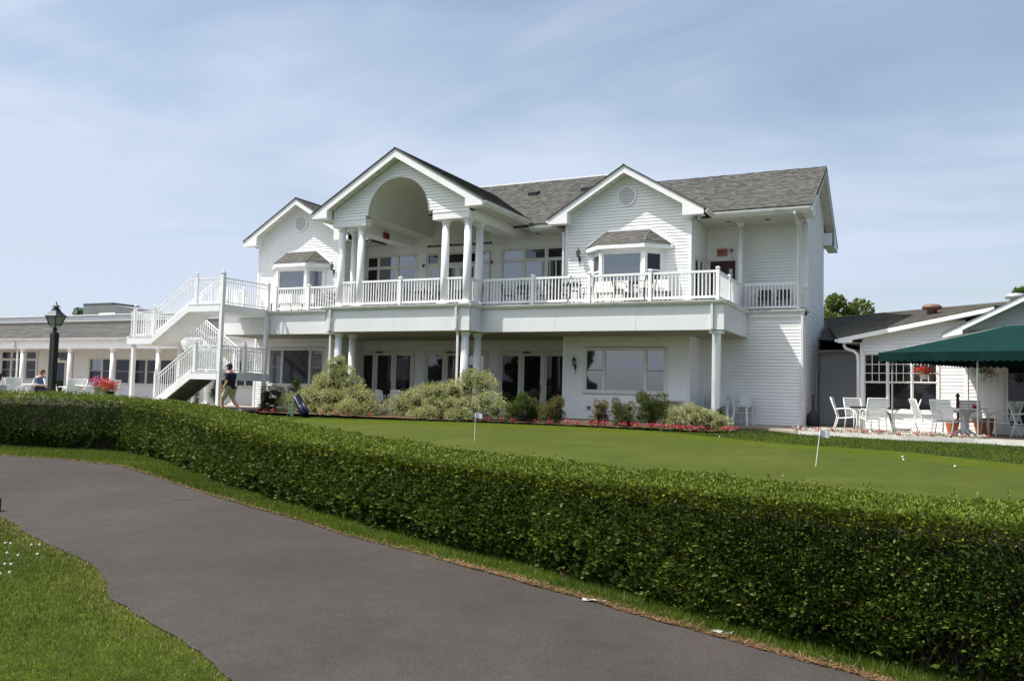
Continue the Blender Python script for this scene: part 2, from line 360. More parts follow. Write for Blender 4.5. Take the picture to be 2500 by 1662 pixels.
def shingles(mb, O, du, dv, n, interval, length, e=0.145, tab=(0.10, 0.26), cols=SH_COLS, th=0.016):
    """courses of laminated tabs; O origin on the eave, du along it, dv up the slope, n outward"""
    O, du, dv, n = map(Vector, (O, du, dv, n)); v = 0.0; r = random.Random(len(mb.v)+17)
    while v < length-1e-4:
        v1 = min(v+e, length); a0, b0 = interval(v); a1, b1 = interval(v1)
        if max(b0-a0, b1-a1) > .02:
            u = min(a0, a1)+r.uniform(-.2, 0)
            end = max(b0, b1)
            while u < end:
                wdt = r.uniform(*tab); ul, ur = u, u+wdt
                p = [(max(ul, a0), v), (min(ur, b0), v), (min(ur, b1), v1), (max(ul, a1), v1)]
                if p[1][0] > p[0][0]-1e-6 and p[2][0] > p[3][0]-1e-6 and (p[1][0]-p[0][0])+(p[2][0]-p[3][0]) > .01:
                    h = th*(1.0 if r.random() < .5 else .45); c = r.choice(cols); k = r.uniform(.9, 1.08); c = tuple(x*k for x in c)
                    q = [O+du*p[0][0]+dv*v+n*(h+.006), O+du*p[1][0]+dv*v+n*(h+.006), O+du*p[2][0]+dv*v1+n*.004, O+du*p[3][0]+dv*v1+n*.004]
                    lo = [O+du*p[0][0]+dv*v, O+du*p[1][0]+dv*v]
                    mb.quad(*q, col=c); mb.quad(lo[0], lo[1], q[1], q[0], col=c)
                u = ur
        v = v1

GZ = -0.87
# ------------------------------------------------------------------ CLUBHOUSE
CH = thing('clubhouse', (-14, 27, GZ), 'large white two storey clubhouse with lap siding, three front gables, arched portico and long balcony', 'building', world=True)
DK = 2.90; SO = 5.90; EZ = 6.06; SL = 0.60
def gable_outline(cx, hw, za, sl): return lambda z: (cx-min(hw, max(0, (za-z)/sl)), cx+min(hw, max(0, (za-z)/sl)))
YG = 27.05; YC = 28.7; YR = 29.33; YW = 28.535; XE = -3.62; YB = 25.0; YP = 24.164
LW = (-25.45, -21.05); RW = (-11.37, -6.95)
# siding, one part per wall
def wall(T, z0, z1, outl, holes=(), arch=None, mat_=None, parent=None, **k):
    m = MB(); siding(m, T, z0, z1, outl, holes, arch, **k)
    return part('wall_siding', m, mat_ or SIDING, parent or CH, kind='stuff', fix=False)
gR = (-10.62, -7.72, 0.02, 1.62); gL = (-24.68, -21.78, 0.02, 1.62)
wall(TX(YG), GZ, 7.46, gable_outline(-9.16, 2.21, 7.46, SL), [gR, (-10.2, -7.95, 3.5, 4.82)])
wall(TX(YG), GZ, 7.46, gable_outline(-23.25, 2.2, 7.46, SL), [gL, (-24.3, -22.05, 3.5, 4.82)])
D1 = (-21.47, -18.55, GZ, 1.57); D2 = (-18.12, -15.2, GZ, 1.57); D3 = (-14.79, -11.9, GZ, 1.57)
UW1 = (-21.05, -18.55, 3.55, 5.49); UD = (-18.13, -15.2, 2.88, 5.47); UW2 = (-14.75, -12.0, 3.3, 5.47)
wall(TX(YC), GZ, 6.34, lambda z: (LW[1], RW[0]), [D1, D2, D3, UW1, UD, UW2])
PD = (-6.9, -5.92, 2.88, 4.77)
wall(TX(YR), 2.88, SO, lambda z: (RW[1], XE), [PD])
wall(TX(YW), GZ, 2.74, lambda z: (RW[1], XE))
# side walls facing +X
SD = (27.33, 28.75, 2.88, 4.72)
wall(TE(RW[1]), GZ, 6.0, lambda z: (YG, YR if z > 2.8 else YW), [SD])
wall(TE(LW[1]), GZ, 6.0, lambda z: (YG, YC))
SDR = (31.95, 33.6, GZ, 1.06)
def side_out(z):
    if z < 2.74: return (YW, 34.23)
    if z < SO: return (YR, 34.23)
    lo = 27.7
    y0 = 31.79-(8.15-z)/.537; y1 = 31.79+(8.15-z)/.537
    return (min(31.79, max(lo, y0)), max(31.79, min(34.23, y1)))
wall(TE(XE), GZ, 8.12, side_out, [SDR])
# hidden sides
m = MB(); m.box(LW[0]+.02, XE-.02, 34.1, 34.2, GZ, 5.9); part('back_wall', m, SIDING, CH)
wall(TW(LW[0]), GZ, 5.9, lambda z: (YG, 34.2)); wall(TW(RW[0]), GZ, 6.0, lambda z: (YG, YC))
# corner boards
def board(x0, x1, y0, y1, z0, z1, name='corner_board', mt=None):
    m = MB(); m.box(x0, x1, y0, y1, z0, z1); return part(name, m, mt or TRIM, CH)
for x, y, z1 in ((RW[1], YG, 5.87), (RW[0], YG, 5.87), (LW[1], YG, 5.87), (LW[0], YG, 5.87)):
    board(x-.075, x+.024, y-.026, y+.07, GZ, z1) if x in (RW[1], LW[1]) else board(x-.024, x+.075, y-.026, y+.07, GZ, z1)
board(XE-.09, XE+.024, YW-.026, YW+.08, GZ, 2.74); board(XE-.09, XE+.024, YR-.026, YR+.08, DK, 5.87)
board(RW[1]-.0, RW[1]+.14, YW-.03, YW-.004, GZ, 2.0, 'corner_board')
# base course of concrete footing
m = MB(); m.box(RW[0]-.01, RW[1]+.01, YG-.04, YG-.001, GZ-.12, GZ+.03); m.box(RW[1], XE+.01, YW-.04, YW-.001, GZ-.12, GZ+.02); part('footing', m, CONC, CH)

# ---- windows and doors of the ground floor
def tri(x0, z0, z1, zm, w=(0.56, 1.33, 0.56), gap=0.125):
    a = x0; b = a+w[0]; c = b+gap; d = c+w[1]; e = d+gap; f = e+w[2]
    return [(a, b, z0, zm-.02), (a, b, zm+.02, z1), (c, d, z0, z1), (e, f, z0, zm-.02), (e, f, zm+.02, z1)]
window(CH, TX(YG), -10.52, -7.76, 0.13, 1.51, tri(-10.5, 0.16, 1.49, 0.82), GLASS_SKY, casing=.09)
window(CH, TX(YG), -24.6, -21.86, 0.1, 1.51, tri(-24.58, 0.13, 1.49, 0.80), [GLASS_MID, GLASS_MID, GLASS_DARK, GLASS_MID, GLASS_MID], casing=.085)
def door3(x0, glasses, n=3):
    """a flat frame of three tall glazed leaves"""
    T = TX(YC); xs = [x0+.18, x0+1.10, x0+2.03]
    mb = MB(); plate(mb, T, x0, x0+2.89, GZ, 1.57, [(a-.09, a+.76, GZ+.02, 1.48) for a in xs], -.03, .04)
    o = part('glazed_door_set', mb, FRAME, CH, fix=False)
    for i, a in enumerate(xs):
        d = MB(); plate(d, T, a-.086, a+.756, GZ+.024, 1.476, [(a, a+.67, GZ+.25, 1.375)], -.03, .014); part('door', d, FRAME, o, fix=False)
        g = MB(); g.quad(T(a-.003, -.008, GZ+.247), T(a+.673, -.008, GZ+.247), T(a+.673, -.008, 1.378), T(a-.003, -.008, 1.378)); part('pane', g, glasses[i], o, fix=False)
    h = MB(); T2 = T
    h.tube([T(xs[1]+.715, .016, .02), T(xs[1]+.715, .07, .02), T(xs[1]+.715, .07, .28), T(xs[1]+.715, .016, .28)], .012, 6); part('handle', h, BLACKM, o)
    c = MB(); c.box(xs[1]-.02, xs[1]+.24, YC-.12, YC-.042, 1.47, 1.53); c.beam((xs[1]+.1, YC-.09, 1.5), (xs[1]+.45, YC-.25, 1.49), .02, .015); part('door_closer', c, BLACKM, o)
    return o
door3(-21.45, [GLASS_DARK, GLASS_DARK, GLASS_DARK]); door3(-18.10, [GLASS_MID, GLASS_MID, GLASS_SKY]); door3(-14.76, [GLASS_DARK]*3)
# ---- upper floor, centre wall
def rows(xs, w, zl, zu):
    return [(x, x+ww, zu[0], zu[1]) for x, ww in zip(xs, w)] + [(x, x+ww, zl[0], zl[1]) for x, ww in zip(xs, w)]
window(CH, TX(YC), -21.0, -18.6, 3.62, 5.43, rows([-20.98, -20.40, -19.45], [.46, .82, .80], (3.65, 4.93), (5.05, 5.42)), [GLASS_DARK, GLASS_SKY, GLASS_SKY, GLASS_DARK, GLASS_SKY, GLASS_SKY], casing=.05)
window(CH, TX(YC), -14.68, -12.06, 3.38, 5.41, rows([-14.64, -13.70, -12.77], [.80, .78, .68], (3.4, 4.95), (5.07, 5.40)), [GLASS_SKY, GLASS_MID, GLASS_DARK, GLASS_SKY, GLASS_SKY, GLASS_DARK], casing=.055)
for a, b in ((-12.72, -12.66), (-12.14, -12.09), (-13.02, -12.93)):
    m = MB()
    m.quad((a, YC-.006, 3.42), (b, YC-.006, 3.42), (b-.01, YC-.006, 4.94), (a-.02, YC-.006, 4.94)); part('curtain', m, CURTAIN, CH, fix=False)
m = MB(); m.box(-12.46, -12.42, YC-.03, YC-.003, 3.4, 4.95); part('muntin', m, FRAME, CH)
T = TX(YC); xs = [(-18.0, -17.6), (-17.45, -16.72), (-16.62, -15.9), (-15.72, -15.32)]
mb = MB(); plate(mb, T, -18.09, -15.22, DK, 5.45, [(a-.03, b+.03, DK+.02, 4.95) for a, b in xs]+[(-18.03, -17.58, 5.06, 5.39), (-17.42, -15.88, 5.06, 5.39), (-15.73, -15.29, 5.06, 5.39)], -.03, .04)
o = part('entrance_door_set', mb, FRAME, CH, fix=False)
for i, (a, b) in enumerate(xs):
    d = MB(); plate(d, T, a-.027, b+.027, DK+.024, 4.947, [(a+.06, b-.06, DK+.3, 4.86)], -.03, .012); part('door', d, TRIM, o, fix=False)
    g = MB(); g.quad(T(a+.055, -.008, DK+.29), T(b-.055, -.008, DK+.29), T(b-.055, -.008, 4.87), T(a+.055, -.008, 4.87)); part('pane', g, GLASS_SKY if i in (0, 3) else GLASS_MID, o, fix=False)
for a, b, gm in ((-18.03, -17.58, GLASS_MID), (-17.42, -15.88, GLASS_DARK), (-15.73, -15.29, GLASS_SKY)):
    g = MB(); g.quad(T(a-.002, -.008, 5.058), T(b+.002, -.008, 5.058), T(b+.002, -.008, 5.392), T(a-.002, -.008, 5.392)); part('transom_pane', g, gm, o, fix=False)
# sliding-awning rail and small fittings over the entrance
m = MB(); m.tube([(-18.07, YC-.1, 5.745), (-15.15, YC-.1, 5.745)], .028, 8)
for x in (-18.0, -17.0, -16.0, -15.2): m.box(x-.02, x+.02, YC-.1, YC-.02, 5.73, 5.80)
part('awning_rail', m, BLACKM, CH)
for x, z in ((-18.22, 4.98), (-15.12, 4.98)):
    m = MB(); m.tube([(x, YC-.02, z+.05), (x, YC-.1, z+.03), (x, YC-.13, z-.05)], [.03, .035, .045], 8); part('door_light', m, BLACKM, CH)
m = MB(); m.box(-16.66, -16.46, YC-.07, YC-.02, 5.88, 5.98); part('junction_box', m, SOFFIT, CH)
# porch door with red leaf, side door
DOORR = mat('dark_red_door', (0.055, 0.010, 0.012), 0.45, var=0.2, scale=3)
T = TX(YR); mb = MB(); plate(mb, T, -6.9, -5.92, DK, 4.79, [(-6.84, -5.97, DK+.01, 4.73)], -.03, .035); o = part('exit_door_set', mb, FRAME, CH, fix=False)
d = MB(); plate(d, T, -6.838, -5.972, DK+.012, 4.728, [(-6.2, -6.08, 3.95, 4.45)], -.05, -.012); part('door', d, DOORR, o, fix=False)
g = MB(); g.quad(T(-6.2, -.02, 3.95), T(-6.08, -.02, 3.95), T(-6.08, -.02, 4.45), T(-6.2, -.02, 4.45)); part('pane', g, GLASS_SKY, o, fix=False)
window(CH, TE(RW[1]), 27.4, 28.7, DK+.02, 4.66, [(27.55, 28.05, DK+.3, 4.58), (28.2, 28.6, DK+.3, 4.58)], GLASS_MID, casing=.07, name='side_door', sill=False)
T = TE(XE); mb = MB(); plate(mb, T, 31.95, 33.6, GZ, 1.06, [(32.05, 33.5, GZ+.01, .98)], -.03, .03); o = part('service_door_frame', mb, FRAME, CH, fix=False)
d = MB(); d.quad(T(32.05, -.02, GZ), T(33.5, -.02, GZ), T(33.5, -.02, .98), T(32.05, -.02, .98)); part('door', d, mat('grey_door', (0.45, 0.47, 0.48), .5), o, fix=False)

# ---- bay windows
def bay(cx, side):
    x0, x1 = cx-1.50, cx+1.50
    fl, fr = cx-.74, cx+.76; yb = YG; yf = 26.52
    plan = [(cx-1.24, yb), (fl, yf), (fr, yf), (cx+1.26, yb)]
    root = MB()
    # base box under the glass
    for (a, b) in zip(plan[:-1], plan[1:]):
        root.quad((a[0], a[1], 3.0), (b[0], b[1], 3.0), (b[0], b[1], 3.56), (a[0], a[1], 3.56))
        root.quad((a[0], a[1], 4.72), (b[0], b[1], 4.72), (b[0], b[1], 4.90), (a[0], a[1], 4.90))
    root.quad(*[(p[0], p[1], 3.56) for p in plan]); root.quad(*[(p[0], p[1], 3.0) for p in reversed(plan)])
    o = part('bay_window', root, TRIM, CH, fix=False)
    for (px, py) in plan: pl = MB(); pl.box(px-.055, px+.055, py-.05, py+.05, 3.56, 4.74); part('corner_post', pl, TRIM, o)
    glasses = {(0): GLASS_MID, (1): GLASS_SKY, (2): GLASS_DARK if side == 'R' else GLASS_SKY}
    for i, (a, b) in enumerate(zip(plan[:-1], plan[1:])):
        A = Vector((a[0], a[1], 0)); B = Vector((b[0], b[1], 0)); d = (B-A).normalized(); ln = (B-A).length; nn = Vector((d.y, -d.x, 0))
        T = lambda u, dd, z, A=A, d=d, nn=nn: tuple(A+d*u+nn*dd+Vector((0, 0, z)))
        mb = MB(); plate(mb, T, .05, ln-.05, 3.56, 4.73, [(.12, ln-.12, 3.64, 4.68)], -.04, .015); f = part('sash', mb, FRAME if i == 1 else TRIM, o, fix=False)
        g = MB(); g.quad(T(.115, -.015, 3.635), T(ln-.115, -.015, 3.635), T(ln-.115, -.015, 4.685), T(.115, -.015, 4.685)); part('pane', g, glasses[i], o, fix=False)
        if i != 1 and side == 'R':
            mb = MB(); mb.box(*sorted((A.x+d.x*.1, A.x+d.x*(ln-.1))), *sorted((A.y+d.y*.1-.03, A.y+d.y*(ln-.1)-.03)), 4.08, 4.11)
            T3 = T; mb = MB(); plate(mb, T3, .10, ln-.10, 4.10, 4.155, [], -.01, .03); part('sash_rail', mb, TRIM, o, fix=False)
    # roof: hipped, three facets, drip edge
    ev = [(x0-.02, yb, 4.985), (cx-.80, 26.36, 4.985), (cx+.82, 26.36, 4.985), (x1+.06, yb, 4.985)]
    tl = (cx-.72, yb, 5.53); tr = (cx+.78, yb, 5.53)
    fm = MB()
    for a, b in zip(ev[:-1], ev[1:]):
        fm.quad((a[0], a[1], 4.85), (b[0], b[1], 4.85), b, a)
    fm.quad(*[(p[0], p[1], 4.85) for p in reversed(ev)]); part('bay_fascia', fm, TRIM, o, fix=False)
    sm = MB()
    def facet(e0, e1, t0, t1):
        e0, e1, t0, t1 = map(Vector, (e0, e1, t0, t1)); du = (e1-e0).normalized(); nn = du.cross(((t0+t1)/2-e0)).normalized()
        if nn.z < 0: nn = -nn
        dv = nn.cross(du).normalized()
        if dv.z < 0: dv = -dv
        Lh = (t0-e0).dot(dv); W = (e1-e0).length; a1 = (t0-e0).dot(du); b1 = (t1-e0).dot(du)
        shingles(sm, e0+nn*.004, du, dv, nn, lambda v: (a1*v/Lh, W+(b1-W)*v/Lh), Lh, e=.14)
    facet(ev[0], ev[1], tl, tl); facet(ev[1], ev[2], tl, tr); facet(ev[2], ev[3], tr, tr)
    for a, b in ((ev[1], tl), (ev[2], tr)): sm.tube([Vector(a)+Vector((0, 0, .02)), Vector(b)+Vector((0, 0, .01))], .02, 5)
    sm.c = [c if c else (.17, .165, .15) for c in sm.c]
    part('bay_roof', sm, SHINGLE, o, kind='stuff', fix=False)
    dm = MB(); 
    pts = [(ev[0][0], yb-.03, 4.88), (ev[0][0], yb-.03, 5.02), (tl[0]-.03, yb-.03, 5.555), (tr[0]+.03, yb-.03, 5.555), (ev[3][0], yb-.03, 5.03), (ev[3][0], yb-.03, 4.88)]
    for a, b in zip(pts[:-1], pts[1:]): dm.beam(a, b, .05, .045)
    part('bay_trim', dm, TRIM, o)
bay(-9.13, 'R'); bay(-23.18, 'L')
# gable vents
for cx in (-9.16, -23.23):
    m = MB(); n = 32; z0 = 6.735
    for j in range(n):
        a, b = 2*math.pi*j/n, 2*math.pi*(j+1)/n
        def P(r, t, y): return (cx+r*math.cos(t), YG-y, z0+r*math.sin(t))
        m.quad(P(.345, a, .05), P(.345, b, .05), P(.285, b, .05), P(.285, a, .05)); m.quad(P(.345, a, .0), P(.345, b, .0), P(.345, b, .05), P(.345, a, .05)); m.quad(P(.285, a, .05), P(.285, b, .05), P(.285, b, .02), P(.285, a, .02))
    v = part('round_gable_vent', m, TRIM, CH)
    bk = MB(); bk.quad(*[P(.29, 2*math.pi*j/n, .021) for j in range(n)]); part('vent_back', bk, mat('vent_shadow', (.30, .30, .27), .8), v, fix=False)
    for k in range(9):
        z = -.235+k*.0575; hw = math.sqrt(.28**2-z*z); s = MB(); s.hexa([(cx-hw, YG-.05, z0+z-.014), (cx+hw, YG-.05, z0+z-.014), (cx+hw, YG-.045, z0+z-.002), (cx-hw, YG-.045, z0+z-.002), (cx-hw, YG-.022, z0+z+.022), (cx+hw, YG-.022, z0+z+.022), (cx+hw, YG-.02, z0+z+.03), (cx-hw, YG-.02, z0+z+.03)])
        part('louver', s, TRIM, v)
SOFFIT2 = mat('balcony_soffit_shaded', (.34, .34, .26), .8, spec=.1, var=.1, scale=1)  # darker olive soffit copy: shade and grass bounce put into the colour
# ------------------------------------------------------------------ roofs
MS = 0.537; EY = 27.62; EZ = 6.11
ymain = lambda z: EY+(z-EZ)/MS
dvm = Vector((0, 1, MS)).normalized(); nm = Vector((0, -MS, 1)).normalized(); cosm = dvm.y
ROOFU = mat('roof_underlay', (0.10, 0.095, 0.085), .9)
rows_lo = round((28.9-EY)/cosm/.145)*.145
m = MB()
shingles(m, (0, EY-.05, EZ+.01), (1, 0, 0), dvm, nm, lambda v: (-25.9, -18.85), rows_lo)
shingles(m, (0, EY-.05, EZ+.01), (1, 0, 0), dvm, nm, lambda v: (-14.3, -3.27), rows_lo)
yl = EY-.05+rows_lo*cosm; zl = EZ+.01+rows_lo*dvm.z
shingles(m, (0, yl, zl), (1, 0, 0), dvm, nm, lambda v: (-25.9, -3.27), (31.80-yl)/cosm)
yt = 31.80; zt = zl+(yt-yl)*MS
shingles(m, (0, yt, zt), (1, 0, 0), dvm, nm, lambda v: (-22.0, -11.8), (33.55-yt)/cosm)
part('main_roof', m, SHINGLE, CH, kind='stuff', fix=False)
m = MB()
for x0, x1, ya, yb in ((-25.88, -18.85, EY, 28.85), (-14.3, -3.29, EY, 28.85), (-25.88, -3.24, 28.85, 31.79), (-21.98, -11.82, 31.79, 33.54)):
    f = lambda y: EZ+(y-EY)*MS-.03
    m.hexa([(x0, ya, f(ya)-.05), (x1, ya, f(ya)-.05), (x1, yb, f(yb)-.05), (x0, yb, f(yb)-.05), (x0, ya, f(ya)), (x1, ya, f(ya)), (x1, yb, f(yb)), (x0, yb, f(yb))])
m.quad((-25.88, 31.79, 8.33), (-3.27, 31.79, 8.33), (-3.27, 35.99, 6.11), (-25.88, 35.99, 6.11))
m.quad((-22, 33.54, 9.25), (-11.8, 33.54, 9.25), (-11.8, 36.3, 7.4), (-22, 36.3, 7.4)); m.quad((-11.81, 31.2, 8.1), (-11.81, 33.54, 9.25), (-11.81, 36.3, 7.4), (-11.81, 35.4, 6.1))
part('roof_deck', m, ROOFU, CH)
m = MB(); m.box(-22.0, -11.8, 33.50, 33.62, 9.26, 9.37); part('ridge_flashing', m, TRIM, CH)
m = MB(); m.box(-11.8, -3.27, 31.72, 31.88, 8.31, 8.37); part('ridge_cap', m, ROOFU, CH)
for x, y in ((-14.75, 31.55), (-12.4, 31.55)):
    z = EZ+(y-EY)*MS; m = MB(); m.hexa([(x-.2, y-.2, z-.1), (x+.2, y-.2, z-.1), (x+.2, y+.2, z+.1), (x-.2, y+.2, z+.1), (x-.18, y-.22, z+.08), (x+.18, y-.22, z+.08), (x+.18, y+.16, z+.22), (x-.18, y+.16, z+.22)]); part('roof_vent', m, BLACKM, CH)
def gable_trim(cx, hw, yf, yw, ze, za, zb, za2, bi, sl, eave_back):
    """rake boards, returns, soffits and shingled slopes of one front gable"""
    T = lambda u, d, z: (u, yf+d, z)
    for s in (-1, 1):
        m = MB(); zi = za2-sl*bi
        m.prism([(cx+s*hw, zb), (cx+s*hw, ze), (cx, za), (cx, za2), (cx+s*bi, zi), (cx+s*bi, zb)], T, 0, .03)
        part('rake_fascia', m, TRIM, CH)
        m = MB(); m.prism([(cx+s*hw, ze-.005), (cx+s*(hw+.035), ze-.02), (cx+s*(hw+.035), ze+.025), (cx, za+.045), (cx, za)], T, -.03, .02); part('drip_edge', m, ROOFU, CH)
        x_ = sorted((cx+s*(hw-.02), cx+s*bi)); m = MB(); m.quad((x_[0], yf+.03, zb), (x_[1], yf+.03, zb), (x_[1], yw, zb), (x_[0], yw, zb))
        xi = cx+s*bi; m.quad((xi, yf+.03, zb), (xi, yw, zb), (xi, yw, zi+.1), (xi, yf+.03, zi+.1)); part('eave_return', m, TRIM, CH, fix=False)
        m = MB(); n = 0
        # rake soffit as vented panels 0.3 m long
        x = bi
        while x > 0.01:
            x2 = max(0, x-.30); a, b = cx+s*x, cx+s*x2
            m.quad((a, yf+.028, za2-sl*x+.004), (b, yf+.028, za2-sl*x2+.004-.006), (b, yw+.02, za2-sl*x2+.004-.006), (a, yw+.02, za2-sl*x+.004))
            x = x2
        part('rake_soffit', m, SOFFIT, CH, fix=False)
        dv = Vector((-s, 0, sl)).normalized(); n_ = Vector((s*sl, 0, 1)).normalized(); Lh = hw/abs(dv.x)
        m = MB(); O = Vector((cx+s*(hw+.03), 0, ze+.012-.03*sl))
        zz = lambda v: ze+.0+v*dv.z
        shingles(m, O, (0, 1, 0), dv, n_, lambda v: (yf-.035, max(yf, ymain(zz(v))+.12)), Lh)
        part('gable_roof', m, SHINGLE, CH, kind='stuff', fix=False)
        m = MB(); a = (cx+s*hw, ze-.03); b = (cx, za-.03)
        m.quad((a[0], yf+.01, a[1]), (b[0], yf+.01, b[1]), (b[0], ymain(za)+.1, b[1]), (a[0], ymain(ze)+.1, a[1])); part('gable_deck', m, ROOFU, CH, fix=False)
    m = MB(); m.tube([(cx, yf-.03, za+.03), (cx, ymain(za), za+.03)], .035, 6); part('ridge_cap', m, ROOFU, CH)
gable_trim(-9.17, 2.72, 26.65, YG, 6.062, 7.69, 5.866, 7.457, 2.02, .599, 0)
gable_trim(-23.25, 2.72, 26.65, YG, 6.062, 7.69, 5.866, 7.457, 2.02, .599, 0)
PX = -16.6
gable_trim(PX, 3.52, 23.984, 24.32, 6.28, 8.331, 6.10, 8.046, 2.86, .582, 0)
# portico front gable wall with its arch
wall(lambda u, d, z: (u, 24.32-d, z), 6.04, 8.05, gable_outline(-16.57, 2.84, 8.05, .582), [(-17.96, -15.165, 6.0, 6.15)], (PX, 1.25, 6.15), e=.108)
m = MB(); n = 28
for j in range(n):
    a, b = math.pi*j/n, math.pi*(j+1)/n; c = lambda t, r=1.25: (PX+r*math.cos(t), 6.15+r*math.sin(t))
    p, q = c(a), c(b); m.quad((p[0], 24.28, p[1]), (q[0], 24.28, q[1]), (q[0], YC, q[1]), (p[0], YC, p[1]))
    p2, q2 = c(a, 1.262), c(b, 1.262); m.quad((p[0], 24.28, p[1]), (q[0], 24.28, q[1]), (q2[0], 24.28, q2[1]), (p2[0], 24.28, p2[1]))
part('arched_vault', m, SOFFIT, CH, fix=False, smooth=True)
m = MB(); m.quad((PX-1.3, YC-.03, 5.9), (PX+1.3, YC-.03, 5.9), (PX+1.3, YC-.03, 7.5), (PX-1.3, YC-.03, 7.5)); part('vault_end_wall', m, SOFFIT, CH, fix=False)
for a, b in ((-18.8, PX-1.25), (PX+1.25, -14.33)):
    m = MB(); m.box(a, b, 24.34, YC, 6.12, 6.15); part('portico_ceiling', m, SOFFIT, CH)
for a, b in ((-20.1, -19.4), (-13.73, -13.1)):
    m = MB(); y = 24.33
    while y < 28.5: m.box(a+.003, b-.003, y+.006, y+.30, 6.12, 6.135); m.box(a+.003, b-.003, y, y+.006, 6.126, 6.138); y += .306
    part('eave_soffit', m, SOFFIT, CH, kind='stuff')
for a, b in ((-19.40, -17.96), (-15.165, -13.73)):
    m = MB(); m.box(a, b, 24.30, 24.66, 5.796, 6.03); m.box(a-.012, b+.012, 24.285, 24.67, 6.03, 6.045); part('entablature', m, TRIM, CH)
for a, b in ((-19.40, -18.80), (-14.33, -13.73)):
    m = MB(); m.box(a+.002, b-.002, 24.66, YC, 5.80, 6.12); part('portico_beam', m, TRIM, CH)
for s, x in ((-1, -20.12), (1, -13.08)):
    m = MB(); m.box(*sorted((x, x-s*.03)), 24.02, 27.9, 6.10, 6.27); part('eave_fascia', m, TRIM, CH)
def gutter(a, b, side, z=6.04, parent=None, w=.12, h=.11):
    """K-style gutter between two points; side = outward unit vector"""
    a = Vector(a); b = Vector(b); s = Vector(side); m = MB(); z0 = z-h
    prof = [(0.002, z0), (w*.6, z0), (w*.72, z0+h*.35), (w*.95, z0+h*.6), (w, z), (w-.012, z), (w*.9, z-.03), (w*.1, z-.03)]
    pa = [a+s*p[0]+Vector((0, 0, p[1]-a.z)) for p in prof]; pb = [b+s*p[0]+Vector((0, 0, p[1]-b.z)) for p in prof]
    for i in range(len(prof)): j = (i+1) % len(prof); m.quad(pa[i], pa[j], pb[j], pb[i])
    m.quad(*pa); m.quad(*pb)
    return part('gutter', m, GUTTER, parent or CH)
gutter((-13.08, 24.0, 0), (-13.08, 27.66, 0), (1, 0, 0), 6.25)
gutter((-13.05, EY, 0), (-11.92, EY, 0), (0, -1, 0), 6.03); gutter((-6.42, EY, 0), (-3.31, EY, 0), (0, -1, 0), 6.05); gutter((-21.0, EY, 0), (-20.1, EY, 0), (0, -1, 0), 6.03)
for s, cx in ((-1, -11.9), (1, -6.43), (-1, -25.98)):
    gutter((cx, 26.68, 0), (cx, EY, 0), (s, 0, 0), 6.03)
def boards(x0, x1, y0, y1, z, name='porch_ceiling', w=.28, along='y', mt=None, parent=None):
    m = MB(); p = x0 if along == 'y' else y0; e = x1 if along == 'y' else y1
    while p < e-.01:
        q = min(p+w, e)
        if along == 'y': m.box(p+.008, q, y0, y1, z, z+.02); m.box(p, p+.008, y0, y1, z+.012, z+.02)
        else: m.box(x0, x1, p+.008, q, z, z+.02); m.box(x0, x1, p, p+.008, z+.012, z+.02)
        p = q
    return part(name, m, mt or SOFFIT, parent or CH, kind='stuff')
boards(-6.93, XE+.02, EY+.02, YR, SO)
boards(-13.06, -11.4, EY+.02, YC, SO); boards(-21.03, -20.12, EY+.02, YC, SO); pass
for a, b in ((-6.42, -3.24), (-13.05, -11.9), (-21.02, -20.1)):
    m = MB(); m.box(a, b, EY, EY+.025, SO-.005, EZ-.01); part('eave_fascia', m, TRIM, CH)
for x, y in ((-6.0, 28.3), (-4.75, 28.4), (-13.0, 28.2)):
    m = MB(); m.lathe([(.085, 0), (.085, -.012), (.06, -.012), (.055, .0)], (x, y, SO-.0), 14); part('recessed_light', m, BLACKM, CH)
# right hand gable end
T = lambda u, d, z: (-3.30+d, u, z)
for s in (-1, 1):
    m = MB(); ze = EZ; y0 = 31.79
    e = y0+s*4.19; bi = y0+s*2.9
    m.prism([(e, ze-.2), (e, ze), (y0, ze+4.19*MS), (y0, ze+4.19*MS-.22), (bi, ze-.22+(4.19-2.9)*MS), (bi, ze-.2)] if s > 0 else [(e, ze-.19), (e, ze), (y0, ze+4.19*MS), (y0, ze+4.19*MS-.22), (e+.3, ze-.19)], T, 0, .03)
    part('rake_fascia', m, mat('aged_trim', (.62, .64, .66), .5, var=.05), CH)
    m = MB(); k = 12
    for i in range(k):
        a = 4.0*i/k; b = 4.0*(i+1)/k
        m.quad((XE, y0+s*a, ze-.215+(4.19-a)*MS), (-3.30, y0+s*a, ze-.215+(4.19-a)*MS), (-3.30, y0+s*b, ze-.215+(4.19-b)*MS+.006), (XE, y0+s*b, ze-.215+(4.19-b)*MS+.006))
    part('rake_soffit', m, SOFFIT, CH, fix=False)
    m = MB(); m.prism([(e, ze-.005), (e+s*.03, ze-.02), (e+s*.03, ze+.02), (y0, ze+4.19*MS+.03), (y0, ze+4.19*MS)], T, -.02, .045); part('drip_edge', m, ROOFU, CH)
m = MB(); m.box(XE-.0, -3.30, 34.17, 35.95, EZ-.2, EZ-.185); m.quad((XE, 34.17, EZ-.2), (-3.30, 34.17, EZ-.2), (-3.30, 34.17, EZ+.3), (XE, 34.17, EZ+.3)); m.quad((XE+.0, 34.17, EZ-.2), (XE, 35.95, EZ-.2), (XE, 35.95, EZ), (XE, 34.17, EZ+.4)); part('eave_return', m, TRIM, CH)
m = MB(); m.quad((XE, EY+.02, SO), (-3.30, EY+.02, SO), (-3.30, 28.75, SO), (XE, 28.75, SO)); m.quad((-3.31, EY+.02, SO), (-3.31, 28.75, SO), (-3.31, 28.75, SO+.8), (-3.31, EY+.02, EZ)); part('eave_return', m, TRIM, CH, fix=False)
